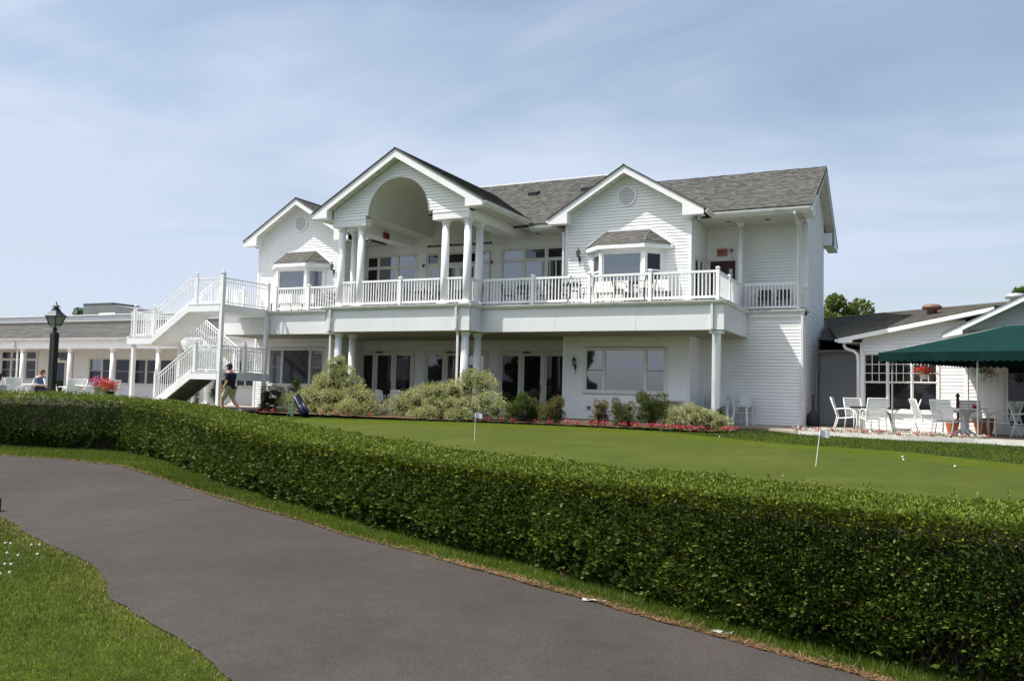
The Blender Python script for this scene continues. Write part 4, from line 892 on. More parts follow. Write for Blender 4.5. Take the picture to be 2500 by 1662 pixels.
# ------------------------------------------------------------------ ground
HB = [(-60, 4.0), (-40, 6.5), (-26, 10.6), (-19.75, 12.85), (-16.3, 13.45), (-11.3, 10.95), (-9.6, 10.0), (-7.6, 9.0), (-5.65, 8.1), (-4.2, 7.5), (-3.2, 7.1), (-1.8, 6.35), (-1.0, 5.95), (-.35, 5.72), (.45, 5.4), (6, 3.2), (30, -4)]
HBx = [a for a, b in HB]; HBy = [b for a, b in HB]
def tz(x, y):
    h = np.interp(x, HBx, HBy); t = np.clip((y-h)/(24-h), 0, 1)
    return np.where(y > h, -1.58+.63*t**1.3, -1.58)
def grid_sheet(name, xs, ys, zf, m, kind='structure', inside=None, lift=0.0):
    X, Y = np.meshgrid(xs, ys, indexing='ij'); Z = zf(X, Y)+lift
    V = np.stack([X, Y, Z], -1).reshape(-1, 3); nx, ny = len(xs), len(ys); F = []
    for i in range(nx-1):
        for j in range(ny-1):
            F.append((i*ny+j, (i+1)*ny+j, (i+1)*ny+j+1, i*ny+j+1))
    me = bpy.data.meshes.new(name); me.from_pydata(V.tolist(), [], F); me.materials.append(m); me.polygons.foreach_set('use_smooth', [True]*len(F)); me.update()
    o = link(name, me); o['kind'] = kind; return o
def gmat(name, cols, scale, rough=.9, bump=.5, bsc=70, fine=None):
    """layered noise colours for grass and asphalt"""
    m = bpy.data.materials.new(name); m.use_nodes = True; t = m.node_tree; b = t.nodes['Principled BSDF']; b.inputs['Roughness'].default_value = rough; b.inputs['Specular IOR Level'].default_value = .06
    tcn = t.nodes.new('ShaderNodeTexCoord'); n1 = t.nodes.new('ShaderNodeTexNoise'); n1.inputs['Scale'].default_value = scale; n1.inputs['Detail'].default_value = 7; n1.inputs['Roughness'].default_value = .6
    t.links.new(tcn.outputs['Object'], n1.inputs['Vector']); rp = t.nodes.new('ShaderNodeValToRGB'); el = rp.color_ramp.elements
    while len(el) < len(cols): el.new(.5)
    for i, c in enumerate(cols): el[i].position = .28+.44*i/(len(cols)-1); el[i].color = (*c, 1)
    t.links.new(n1.outputs['Fac'], rp.inputs[0]); src = rp.outputs[0]
    for sc, lo, hi in (fine or []):
        n2 = t.nodes.new('ShaderNodeTexNoise'); n2.inputs['Scale'].default_value = sc; n2.inputs['Detail'].default_value = 4; t.links.new(tcn.outputs['Object'], n2.inputs['Vector'])
        r2 = t.nodes.new('ShaderNodeMapRange'); r2.inputs[1].default_value = .3; r2.inputs[2].default_value = .7; r2.inputs[3].default_value = lo; r2.inputs[4].default_value = hi; t.links.new(n2.outputs['Fac'], r2.inputs[0])
        mx = t.nodes.new('ShaderNodeMix'); mx.data_type = 'RGBA'; mx.blend_type = 'MULTIPLY'; mx.inputs[0].default_value = 1; t.links.new(src, mx.inputs[6]); t.links.new(r2.outputs[0], mx.inputs[7]); src = mx.outputs[2]
    t.links.new(src, b.inputs['Base Color'])
    nb = t.nodes.new('ShaderNodeTexNoise'); nb.inputs['Scale'].default_value = bsc; nb.inputs['Detail'].default_value = 5; t.links.new(tcn.outputs['Object'], nb.inputs['Vector'])
    bp = t.nodes.new('ShaderNodeBump'); bp.inputs['Strength'].default_value = bump; bp.inputs['Distance'].default_value = .03; t.links.new(nb.outputs['Fac'], bp.inputs['Height']); t.links.new(bp.outputs[0], b.inputs['Normal'])
    MAT[name] = m; return m
LAWN = gmat('lawn_grass', [(.026, .045, .004), (.042, .062, .005), (.062, .078, .007)], .55, bump=.9, bsc=45, fine=[(9, .72, 1.25), (60, .6, 1.35)])
COLLAR = gmat('collar_grass', [(.044, .063, .005), (.057, .074, .006)], .4, bump=.35, bsc=60, fine=[(3, .9, 1.1), (50, .8, 1.2)])
GREEN = gmat('putting_green_turf', [(.042, .058, .010), (.052, .067, .012), (.064, .075, .015)], .30, bump=.18, bsc=80, fine=[(1.3, .90, 1.10), (6, .93, 1.07), (70, .86, 1.12)])
ASPH = gmat('asphalt', [(.0435, .0385, .0365), (.0515, .0455, .0425), (.0605, .0535, .0500)], .30, rough=.85, bump=.3, bsc=220, fine=[(1.1, .90, 1.08), (5, .94, 1.06), (60, .86, 1.16), (150, .74, 1.34)])
g = np.concatenate([[-900, -500, -260, -150, -100, -75, -60, -50, -42, -36], np.arange(-32, 12.01, .5), [14, 17, 21, 26, 34, 45, 60, 90, 150, 300, 900]])
gy = np.concatenate([[-600, -200, -80, -40, -20, -10, -5, -2], np.arange(0, 30.01, .5), [34, 40, 50, 70, 100, 160, 300, 600, 1200]])
grid_sheet('lawn_ground', g, gy, tz, LAWN)
# path
far = [(-40, 6.0), (-30, 8.6), (-24, 10.2), (-19.5, 10.95), (-17.26, 11.10), (-15.76, 11.33), (-13.69, 11.12), (-11.56, 10.17), (-10.17, 9.46), (-7.96, 8.45), (-6.65, 7.94), (-5.52, 7.40), (-4.18, 6.91), (-2.92, 6.38), (-1.72, 5.88), (-.57, 5.42), (.7, 4.9), (3, 3.9), (8, 1.8), (20, -2.5)]
near = [(-40, 1.5), (-30, 3.2), (-22, 5.2), (-16, 6.6), (-12.5, 6.95), (-10.6, 6.6), (-9.6, 6.22), (-9.0, 6.0), (-8.53, 5.77), (-8.09, 5.59), (-7.71, 5.46), (-7.33, 5.33), (-6.79, 5.18), (-6.23, 4.92), (-5.87, 4.68), (-5.31, 4.32), (-4.95, 4.17), (-4.42, 3.98), (-3.98, 3.80), (-3.39, 3.52), (-2.6, 3.1), (-1.2, 2.2), (2, -.2), (10, -6)]
def interp_line(pts, n, jit=0.0, seed=1):
    r = random.Random(seed); P = [Vector((*p, 0)) for p in pts]; Ls = [0]
    for a, b in zip(P[:-1], P[1:]): Ls.append(Ls[-1]+(b-a).length)
    o = []
    for i in range(n):
        s = Ls[-1]*i/(n-1); k = min(max([q for q in range(len(Ls)) if Ls[q] <= s]), len(P)-2); t = (s-Ls[k])/(Ls[k+1]-Ls[k]); p = P[k].lerp(P[k+1], t); o.append((p.x+r.uniform(-jit, jit), p.y+r.uniform(-jit, jit)))
    return o
bm = MB(); A = interp_line(far, 420, .018, 1); B = interp_line(near, 420, .018, 2); K = 8
for i in range(len(A)-1):
    for k in range(K):
        q = []
        for (p, s) in (((A[i], B[i]), k/K), ((A[i+1], B[i+1]), k/K), ((A[i+1], B[i+1]), (k+1)/K), ((A[i], B[i]), (k+1)/K)):
            q.append((p[0][0]*(1-s)+p[1][0]*s, p[0][1]*(1-s)+p[1][1]*s, -1.571))
        bm.quad(*q)
o = part('cart_path', bm, ASPH, None, fix=True); o['kind'] = 'structure'
# putting green and collar, laid on the lawn
def ear(name, poly, lift, m):
    xs = [p[0] for p in poly]; bmh = bmesh.new(); vs = [bmh.verts.new((x, y, 0)) for x, y in poly]; f = bmh.faces.new(vs)
    bmesh.ops.triangulate(bmh, faces=[f]); 
    for d in range(int(min(xs))-1, int(max(xs))+2): bmesh.ops.bisect_plane(bmh, geom=bmh.verts[:]+bmh.edges[:]+bmh.faces[:], plane_co=(d, 0, 0), plane_no=(1, 0, 0))
    for d in range(0, 60): bmesh.ops.bisect_plane(bmh, geom=bmh.verts[:]+bmh.edges[:]+bmh.faces[:], plane_co=(0, d*.5, 0), plane_no=(0, 1, 0))
    for v in bmh.verts: v.co.z = float(tz(v.co.x, v.co.y))+lift
    me = bpy.data.meshes.new(name); bmh.to_mesh(me); bmh.free(); me.materials.append(m); recalc(me); me.polygons.foreach_set('use_smooth', [True]*len(me.polygons))
    o = link(name, me); o['kind'] = 'structure'; return o
def smooth(pts, n=4):
    o = []
    for i in range(len(pts)-1):
        p0, p1, p2, p3 = (np.array(pts[max(i-1, 0)]), np.array(pts[i]), np.array(pts[i+1]), np.array(pts[min(i+2, len(pts)-1)]))
        for k in range(n):
            t = k/n; o.append(tuple(.5*((2*p1)+(-p0+p2)*t+(2*p0-5*p1+4*p2-p3)*t*t+(-p0+3*p1-3*p2+p3)*t**3)))
    o.append(tuple(pts[-1])); return o
coll = [(-24.5, 20.6), (-21.5, 22.1), (-19.0, 22.6), (-16.35, 22.9), (-13.1, 23.3), (-9.9, 23.4), (-7.5, 23.15), (-6.0, 22.7), (-4.9, 22.15), (-3.8, 21.5), (-2.9, 21.15), (-1.9, 20.95), (-.5, 20.6), (.3, 20.05), (1.0, 19.5), (2.4, 18.6), (5.0, 16.6), (8, 13.5)]
grn = [(-23.4, 19.6), (-20.8, 20.9), (-18.5, 21.45), (-16.0, 21.8), (-12.5, 22.2), (-9.4, 22.3), (-7.1, 22.0), (-5.7, 21.45), (-4.6, 20.85), (-3.5, 20.3), (-2.7, 19.9), (-1.8, 19.6), (-.5, 18.95), (.5, 18.3), (1.5, 17.6), (2.6, 16.8), (5, 14.8), (7.4, 12.4)]
low = [(7.2, 6.0), (3, 7.4), (0, 8.4), (-3, 9.7), (-6, 11.3), (-9, 13.3), (-12, 15.2), (-15.5, 16.4), (-19, 16.6), (-22.5, 17.4)]
ear('collar', smooth(coll)+smooth([(8.4, 10), (8.0, 5.2)]+[(x, y-.6) for x, y in low]+[(-24.6, 18.4)]), .005, COLLAR)
ear('putting_green', smooth(grn)+smooth(low), .012, GREEN)
# patio slab, walk and planting bed
def slabpoly(name, poly, z, th, m, kind='structure'):
    mb = MB(); n = len(poly); mb.quad(*[(x, y, z) for x, y in poly])
    for i in range(n): a, b = poly[i], poly[(i+1) % n]; mb.quad((*a, z-th), (*b, z-th), (*b, z), (*a, z))
    o = part(name, mb, m, None, fix=False); o['kind'] = kind; return o
slabpoly('patio', [(-4.9, 26.75), (-3.75, 25.1), (-3.25, 24.25), (-.6, 23.72), (1.05, 23.72), (3, 23.2), (9, 21.6), (12, 30), (6, 36), (-3.6, 36), (-3.62, 28.6), (-7.3, 28.6), (-7.3, 26.9)], GZ+.002, .3, CONC)
slabpoly('walkway', [(-26.0, 24.55), (-7.31, 25.75), (-7.31, 28.72), (-26, 28.72)], GZ-.003, .2, mat('worn_concrete', (.20, .18, .15), .9, var=.15, scale=3))
slabpoly('stair_pad', [(-29, 21.9), (-22.4, 21.9), (-22.4, 24.5), (-26.01, 24.5), (-26.01, 28.0), (-60, 28.0), (-60, 20), (-29, 20)], GZ-.012, .4, CONC)
bed = [(-22.6, 23.35), (-20.6, 22.95), (-18.3, 23.1), (-15.4, 23.3), (-13.3, 23.5), (-11.4, 23.55), (-9.9, 23.6), (-8.1, 23.45), (-6.6, 23.3), (-5.3, 23.45), (-4.85, 24.1), (-5.1, 25.3), (-5.6, 26.6), (-7.3, 26.8), (-22.3, 24.9)]
def lumpy(name, poly, z, m): 
    b = bmesh.new(); vs = [b.verts.new((x, y, z)) for x, y in poly]; f = b.faces.new(vs); bmesh.ops.triangulate(b, faces=[f])
    for d in np.arange(-23, -4, .4): bmesh.ops.bisect_plane(b, geom=b.verts[:]+b.edges[:]+b.faces[:], plane_co=(d, 0, 0), plane_no=(1, 0, 0))
    for d in np.arange(23, 28, .4): bmesh.ops.bisect_plane(b, geom=b.verts[:]+b.edges[:]+b.faces[:], plane_co=(0, d, 0), plane_no=(0, 1, 0))
    r = random.Random(3)
    for v in b.verts: v.co.z += r.uniform(0, .03)
    me = bpy.data.meshes.new(name); b.to_mesh(me); b.free(); me.materials.append(m); recalc(me); o = link(name, me); o['kind'] = 'structure'
lumpy('planting_bed', smooth(bed[:11], 3)+bed[11:], -.94, SOIL)
m = MB(); pts = interp_line([(-3.2, 24.2), (-.6, 23.66), (1.05, 23.66), (3, 23.14), (9, 21.5)], 60, .004)
for a, b in zip(pts[:-1], pts[1:]): m.beam((*a, -.92), (*b, -.92), .035, .13)
o = part('patio_edging', m, mat('edging', (.55, .54, .50), .7, var=.1), None); o['kind'] = 'structure'

# ------------------------------------------------------------------ grass blades
def blades(name, P, h, w, cols, m, lean=.35):
    n = len(P); th = rng.uniform(0, 2*np.pi, n); h = h*rng.uniform(.55, 1.25, n); 
    side = np.stack([np.cos(th), np.sin(th), np.zeros(n)], 1)*np.broadcast_to(w, n)[:, None]/2
    ln = rng.normal(size=(n, 3))*lean; ln[:, 2] = 1; ln /= np.linalg.norm(ln, axis=1)[:, None]
    V = np.empty((n, 3, 3)); V[:, 0] = P-side; V[:, 1] = P+side; V[:, 2] = P+ln*h[:, None]
    me = quick_mesh(name, V.reshape(-1, 3), np.array([[0, 1, 2]]), 3, m, cols); o = link(name, me); o['kind'] = 'stuff'; return o
GRASSM = mat('grass_blade', (1, 1, 1), .5, attr=True, trans=.35, spec=.3)
def inpoly(x, y, poly):
    ins = np.zeros(len(x), bool); n = len(poly)
    for i in range(n):
        x0, y0 = poly[i]; x1, y1 = poly[(i+1) % n]
        c = ((y0 > y) != (y1 > y)) & (x < (x1-x0)*(y-y0)/(y1-y0+1e-12)+x0); ins ^= c
    return ins
def vnoise(x, y, s, seed=0):
    r = np.random.default_rng(seed); o = np.zeros_like(x)
    for k in range(5): a, b, c = r.normal(size=3); o += np.sin(x*s*a*(1+k*.6)+y*s*b*(1+k*.6)+c*5)/(1+k*.5)
    return o/2.6
# near left lawn, seen close up
n = 230000; x = rng.uniform(-12.5, -2.2, n); y = rng.uniform(1.2, 6.9, n)
nearx = np.array([p[0] for p in near]); neary = np.array([p[1] for p in near]); lim = np.interp(x, nearx, neary)
edge = lim-y
keep = (edge > -.015+rng.normal(size=n)*.02) & (y*.8944+(-x)*.443 > 2.6) & (x > -12) & ((-x)*.9-y*.4 > .6)
x, y, edge = x[keep], y[keep], edge[keep]; t = np.clip(.5+.45*vnoise(x, y, 1.3, 1)+rng.normal(size=len(x))*.28, 0, 1)
c = lerpc((.036, .068, .004), (.125, .142, .011), t); dry = (rng.random(len(x)) < .07+.5*np.exp(-edge/.10)); c[dry] = lerpc((.30, .24, .10), (.42, .33, .17), rng.random(dry.sum()))
dist = np.hypot(x, y); blades('near_lawn_grass', np.stack([x, y, np.full(len(x), -1.585)], 1), .034, .0045*np.clip(dist/5, .8, 2), c, GRASSM, .5)
# clover heads
m = MB()
for i in range(46):
    a = random.uniform(-9.3, -6.6); b = random.uniform(4.3, 5.3)
    if b < np.interp(a, nearx, neary)-.1: m.lathe([(.004, 0), (.011, .008), (.010, .018), (.003, .022)], (a, b, -1.56), 6)
o = part('clover_flowers', m, mat('clover_white', (.6, .6, .56), .8), None); o['kind'] = 'stuff'
# verge between path and hedge: longer tufts
n = 190000; s = rng.random(n); fx = np.array([p[0] for p in far]); fy = np.array([p[1] for p in far]); x = rng.uniform(-22, 2.5, n); fl = np.interp(x, fx, fy); hl = np.interp(x, HBx, HBy)
y = fl-.02+(hl+.25-fl)*rng.random(n)**.8; dens = .5+.5*vnoise(x, y, 2.2, 4)
keep = rng.random(n) < np.clip(.28+dens*.95, .05, 1)*np.clip(np.hypot(x, y)*-.02+1.15, .4, 1); x, y, dens = x[keep], y[keep], dens[keep]; d0 = (y-np.interp(x, fx, fy))
t = np.clip(.45+.4*vnoise(x, y, 1.7, 2)+rng.normal(size=len(x))*.28, 0, 1); c = lerpc((.036, .074, .006), (.14, .18, .016), t)
dry = rng.random(len(x)) < .04+.35*np.exp(-d0/.04)+.10*np.clip((x+4)/4, 0, 1)*np.exp(-d0/.15); c[dry] = lerpc((.14, .07, .03), (.30, .20, .10), rng.random(dry.sum()))
dist = np.hypot(x, y); hh = np.where(dry, .03, .075)*(.7+.5*np.clip(dens, 0, 1))
blades('verge_grass', np.stack([x, y, np.full(len(x), -1.585)], 1), hh, .005*np.clip(dist/6, .8, 2.4), c, GRASSM, .45)
# pine straw and dead leaves lying along the path edge
n = 9000; x = np.concatenate([rng.uniform(-20, 2.3, n//2), rng.uniform(-4, 2.3, n//2)]); fl = np.interp(x, fx, fy); y = fl+np.abs(rng.normal(size=n))*.06-.02+.035*vnoise(x, x, 2.2, 9)
a = rng.uniform(0, np.pi, n); L_ = rng.uniform(.02, .06, n); wv = np.clip(np.hypot(x, y)/6, .7, 2)*.0035
d = np.stack([np.cos(a), np.sin(a), rng.normal(size=n)*.12], 1)*L_[:, None]; sd_ = np.stack([-np.sin(a), np.cos(a), np.zeros(n)], 1)*wv[:, None]
P = np.stack([x, y, -1.568+rng.uniform(0, .012, n)], 1); V = np.stack([P-sd_, P+sd_, P+d+sd_, P+d-sd_], 1)
me = quick_mesh('pine_straw', V.reshape(-1, 3), np.array([[0, 1, 2, 3]]), 4, PETAL, lerpc((.11, .05, .022), (.27, .18, .10), rng.random(n))); o = link('pine_straw', me); o['kind'] = 'stuff'
# rough grass beyond the green
n = 90000; x = rng.uniform(-24, 6, n); y = rng.uniform(17, 25.5, n); cy = np.interp(x, [p[0] for p in coll], [p[1] for p in coll])
keep = (y > cy+.02*rng.normal(size=n)) & ~inpoly(x, y, bed) & ~inpoly(x, y, [(-4.9, 26.75), (-3.75, 25.1), (-3.25, 24.25), (-.6, 23.72), (1.05, 23.72), (3, 23.2), (9, 21.6), (12, 30)]) & (y < 26.3)
x, y = x[keep], y[keep]; t = np.clip(.4+.35*vnoise(x, y, .9, 3)+rng.normal(size=len(x))*.25, 0, 1)
blades('rough_grass', np.stack([x, y, tz(x, y)-.005], 1), .055, .016, lerpc((.020, .048, .008), (.062, .090, .014), t), GRASSM, .4)

# ------------------------------------------------------------------ the long clipped hedge
HG = thing('clipped_hedge', (-6, 9.0, -1.58), 'long clipped privet hedge curving between the cart path and the putting green', 'hedge', world=True)
st = [ # front foot x,y ; front top z ; back top z ; width
 (-30, 8.9, -.36, -.235, 1.1), (-24.5, 11.0, -.38, -.275, 1.1), (-19.65, 12.62, -.40, -.296, 1.15), (-18.3, 13.0, -.395, -.301, 1.15), (-16.3, 13.3, -.42, -.413, 1.2), (-14.0, 12.35, -.48, -.515, 1.2), (-11.33, 10.76, -.58, -.60, 1.2), (-9.64, 9.82, -.68, -.655, 1.25),
 (-7.58, 8.81, -.73, -.705, 1.2), (-5.65, 7.90, -.73, -.73, 1.15), (-4.23, 7.33, -.74, -.735, 1.1), (-3.19, 6.97, -.74, -.715, 1.0), (-1.80, 6.17, -.68, -.665, .95), (-.98, 5.78, -.66, -.65, .9), (-.35, 5.59, -.655, -.65, .85), (.44, 5.24, -.63, -.60, .8), (2.2, 4.5, -.60, -.595, .85), (5, 3.3, -.6, -.595, .9)]
S_ = np.array(st); seg = np.hypot(np.diff(S_[:, 0]), np.diff(S_[:, 1])); cum = np.concatenate([[0], np.cumsum(seg)]); Ltot = cum[-1]
def hs(s): return [np.interp(s, cum, S_[:, k]) for k in range(5)]
def hdir(s): a = hs(np.clip(s-.6, 0, Ltot)); b = hs(np.clip(s+.6, 0, Ltot)); dx, dy = b[0]-a[0], b[1]-a[1]; l = np.hypot(dx, dy); return dx/l, dy/l
def hpoint(s, face, a):
    """face 0 front (a=height 0..1), 1 top (a = depth 0..1), 2 back"""
    x, y, zf, zb, wd = hs(s); dx, dy = hdir(s); nx, ny = -dy, dx   # to the back
    return x, y, zf, zb, wd, dx, dy, nx, ny
def hedge_leaves():
    Ps, Ds, Sz, Cs = [], [], [], []
    # sampling density along the hedge by distance
    ss = np.linspace(0, Ltot, 800); dd = np.array([math.hypot(*[float(q) for q in hs(s)[:2]]) for s in ss])
    size_at = lambda s: np.clip(np.interp(s, ss, dd)/5.3, .85, 2.0)*.031
    def samp(n, power):
        w_ = 1/np.clip(dd, 4.4, 30)**power; cdf = np.cumsum(w_); cdf /= cdf[-1]; return np.interp(rng.random(n), cdf, ss)
    for face, n in ((0, 210000), (1, 190000), (2, 9000)):
        s = samp(n, 1.6); x, y, zf, zb, wd, dx, dy, nx, ny = hpoint(s, face, 0); u = rng.random(n); bumpy = .05*vnoise(s*2.2, u*3, 1.5, 11)+.03*vnoise(s*7, u*9, 1.2, 12)
        depth = -np.log(1-rng.random(n)*.97)*.035     # how far below the clipped surface
        if face == 0:
            h = u; z = -1.58+(zf+1.58)*(.04+.96*h); ind = .10*np.clip((.22-h)/.22, 0, 1)  # thinner foot
            o = depth*1.3+ind-bumpy*.7-.02; px, py = x+nx*o, y+ny*o; out = np.stack([-nx, -ny, np.full(n, .35)], 1)
            gap = vnoise(s*3.1, h*4, 1.6, 31); keep = ~((h < .30) & (gap > .15) & (rng.random(n) < .85)) & ~((gap > .75) & (rng.random(n) < .7))
            shade = np.clip(depth/.1, 0, 1)
        elif face == 1:
            q = u; rnd = .06*np.clip((.12-q)/.12, 0, 1)**2; z = zf+(zb-zf)*q**.7-rnd-depth*.8+bumpy*.5+.012; px, py = x+nx*q*wd, y+ny*q*wd; out = np.stack([nx*0, ny*0, np.ones(n)], 1); keep = np.ones(n, bool); shade = np.clip(depth/.07, 0, 1); h = np.ones(n)
        else:
            h = u; z = -1.5+(zb+1.5)*h; o = wd-depth; px, py = x+nx*o, y+ny*o; out = np.stack([nx, ny, np.full(n, .3)], 1); keep = np.ones(n, bool); shade = np.clip(depth/.1, 0, 1)
        P = np.stack([px, py, z], 1)[keep]; s2, h2, sh, o2 = s[keep], np.broadcast_to(h, n)[keep], shade[keep], out[keep]; k = len(P)
        patch = vnoise(s2*1.1, h2*2.3, 1.3, 21)
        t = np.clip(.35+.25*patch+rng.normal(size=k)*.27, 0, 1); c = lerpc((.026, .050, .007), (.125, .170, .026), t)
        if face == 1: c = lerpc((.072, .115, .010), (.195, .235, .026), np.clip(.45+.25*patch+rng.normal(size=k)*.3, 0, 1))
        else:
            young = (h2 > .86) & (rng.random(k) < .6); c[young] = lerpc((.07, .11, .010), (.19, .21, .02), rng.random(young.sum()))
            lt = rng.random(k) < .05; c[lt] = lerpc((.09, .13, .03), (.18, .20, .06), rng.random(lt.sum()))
            br = rng.random(k) < .02; c[br] = (.10, .06, .025)
        low = (face == 0) & (h2 < .4); sz = size_at(s2)*rng.uniform(.55, 1.3, k)*np.where(low, 1.45, 1.0)*(.68 if face == 1 else 1)
        Ps.append(P); Ds.append(o2); Sz.append(sz); Cs.append(c)
    # shoots that stick up out of the clipped top
    n = 3600; s = samp(n//6, 1.6); s = np.repeat(s, 6); x, y, zf, zb, wd, dx, dy, nx, ny = hpoint(s, 1, 0); q = np.repeat(rng.random(n//6), 6); k6 = np.tile(np.arange(6), n//6); hgt = np.repeat(rng.uniform(.02, .075, n//6), 6)
    P = np.stack([x+nx*q*wd+rng.normal(size=n)*.004, y+ny*q*wd+rng.normal(size=n)*.004, zf+(zb-zf)*q+.01+hgt*k6/5], 1)
    Ps.append(P); Ds.append(np.stack([rng.normal(size=n), rng.normal(size=n), np.full(n, .9)], 1)); Sz.append(size_at(s)*.75); Cs.append(lerpc((.07, .10, .014), (.15, .17, .025), rng.random(n)))
    P = np.concatenate(Ps); me = leaf_mesh('hedge_foliage', P, np.concatenate(Sz), LEAFD, np.concatenate(Cs), np.concatenate(Ds), wid=.55, fold=.35); return me
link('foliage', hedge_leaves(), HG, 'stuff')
# twig core inside the foliage
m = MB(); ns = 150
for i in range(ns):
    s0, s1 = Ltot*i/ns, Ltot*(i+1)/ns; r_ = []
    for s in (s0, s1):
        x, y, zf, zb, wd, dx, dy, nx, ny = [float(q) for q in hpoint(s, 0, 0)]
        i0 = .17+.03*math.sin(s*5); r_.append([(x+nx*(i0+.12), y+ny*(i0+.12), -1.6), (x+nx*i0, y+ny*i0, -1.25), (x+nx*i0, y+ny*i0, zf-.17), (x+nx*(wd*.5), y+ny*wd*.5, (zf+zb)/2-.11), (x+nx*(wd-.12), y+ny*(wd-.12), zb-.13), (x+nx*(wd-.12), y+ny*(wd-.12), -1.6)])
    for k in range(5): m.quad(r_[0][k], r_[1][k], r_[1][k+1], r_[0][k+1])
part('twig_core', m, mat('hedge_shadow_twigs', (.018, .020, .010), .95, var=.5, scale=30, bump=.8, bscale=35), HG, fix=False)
m = MB(); r = random.Random(8)
for i in range(520):
    s = (1-r.random()**1.9)*Ltot*.62+Ltot*.36 if i % 3 else r.random()*Ltot
    s = min(s, Ltot); x, y, zf, zb, wd, dx, dy, nx, ny = [float(q) for q in hpoint(s, 0, 0)]; o = r.uniform(.05, .2); x0, y0 = x+nx*o, y+ny*o; h = r.uniform(.2, .55)
    m.tube([(x0+nx*.05, y0+ny*.05, -1.6), (x0+r.uniform(-.05, .05), y0+r.uniform(-.05, .05), -1.6+h*.5), (x0+r.uniform(-.12, .12), y0+r.uniform(-.1, .05), -1.6+h)], [.008, .006, .003], 4)
part('stems', m, WOODD, HG, kind='stuff')

# ------------------------------------------------------------------ shrubs
def shrub(name, x, y, z, rx, ry, h, n, c1, c2, size, label, cat='shrub', group=None, shape='round', c3=None, p3=0.0, wid=.5, lobes=9, seed=1, lean=None, sprays=True, core=(.02, .03, .01), px=None, cf=.5):
    r = np.random.default_rng(seed); t = thing(name, (x, y, z), label, cat, group)
    # clumps placed over the outline
    K = lobes; cen = []; rad = []
    for k in range(K):
        a = r.uniform(0, 2*np.pi); q = r.random()
        if shape == 'round': zz = h*(.15+.72*q); rr = math.sqrt(max(0, 1-((zz/h-.45)/.58)**2))*.72
        elif shape == 'cone': zz = h*(.08+.82*q); rr = max(.05, 1-zz/h)*.78
        elif shape == 'spread': zz = h*(.10+.62*q*q); rr = (1-.75*(zz/h))*.85
        else: zz = h*(.1+.8*q); rr = .55+.2*r.random()
        cen.append((rx*rr*math.cos(a), ry*rr*math.sin(a), zz)); rad.append(h*r.uniform(.16, .28) if shape != 'cone' else h*r.uniform(.12, .22)*(1.15-zz/h*.6))
    cen.append((0, 0, h*.45)); rad.append(h*.35)
    if px: 
        for (ax, ay, az, ar) in px: cen.append((ax, ay, az)); rad.append(ar)
    cen = np.array(cen); rad = np.array(rad); pk = rad**2/np.sum(rad**2)
    id_ = r.choice(len(cen), n, p=pk); d = r.normal(size=(n, 3)); d /= np.linalg.norm(d, axis=1)[:, None]; rr = rad[id_]*(1-np.abs(r.normal(size=n))*.20)*(1+.24*np.sin(d[:, 0]*9+id_)*np.sin(d[:, 2]*8+id_*2)*np.cos(d[:, 1]*7+id_))
    P = cen[id_]+d*rr[:, None]*np.array([max(rx, .3)/max(h, .3)*.6+.5, max(ry, .3)/max(h, .3)*.6+.5, 1.0])
    if sprays:
        stick = r.random(n) < .10; P[stick] += d[stick]*(r.uniform(.02, .10, stick.sum())*h)[:, None]
    P[:, 2] = np.abs(P[:, 2])+.01
    tt = np.clip(.5+.2*np.sin(id_*1.7)+r.normal(size=n)*.3, 0, 1); c = lerpc(c1, c2, tt)
    if c3 is not None: q = r.random(n) < p3; c[q] = lerpc(np.array(c3)*.8, np.array(c3)*1.15, r.random(q.sum()))
    dirs = d+np.array([0, 0, .35]); me = leaf_mesh(name+'_leaves', P, size*r.uniform(.6, 1.3, n), LEAF, c, dirs, wid=wid)
    link('foliage', me, t, 'stuff')
    m = MB(); rnd = random.Random(seed)
    for k in range(min(len(cen), 9)): m.tube([(rnd.uniform(-.05, .05), rnd.uniform(-.05, .05), -.03), (cen[k][0]*.5, cen[k][1]*.5, cen[k][2]*.55), tuple(cen[k])], [.018, .012, .005], 5)
    part('stems', m, WOODD, t); 
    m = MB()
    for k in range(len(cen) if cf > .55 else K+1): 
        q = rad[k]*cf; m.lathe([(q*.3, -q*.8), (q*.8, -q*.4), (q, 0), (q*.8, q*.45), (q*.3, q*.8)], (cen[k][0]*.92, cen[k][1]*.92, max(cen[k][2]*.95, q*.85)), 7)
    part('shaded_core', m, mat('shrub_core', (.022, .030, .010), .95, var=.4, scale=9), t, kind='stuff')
    return t
VG = dict(c1=(.12, .155, .035), c2=(.36, .39, .14), c3=(.66, .64, .34), p3=.40, wid=.42, cf=.6)
shrub('variegated_shrub', -18.95, 24.0, -.96, 1.95, .55, 1.15, 46000, size=.055, label='broad cream and green variegated shrub with a tall peak beside the golf bag', shape='spread', lobes=22, seed=3, px=[(-.2, .3, 1.05, .42), (-.1, .3, 1.45, .34), (-.15, .3, 1.80, .24), (.35, .3, 1.50, .26), (-.55, .2, 1.15, .3), (.62, .3, 1.12, .32), (.1, .3, 1.95, .16), (-1.5, -.1, .45, .36), (1.35, 0, .55, .35), (1.0, .1, .75, .33), (-1.0, .1, .7, .33), (-2.05, 0, .35, .3), (1.75, 0, .28, .28)], **VG)
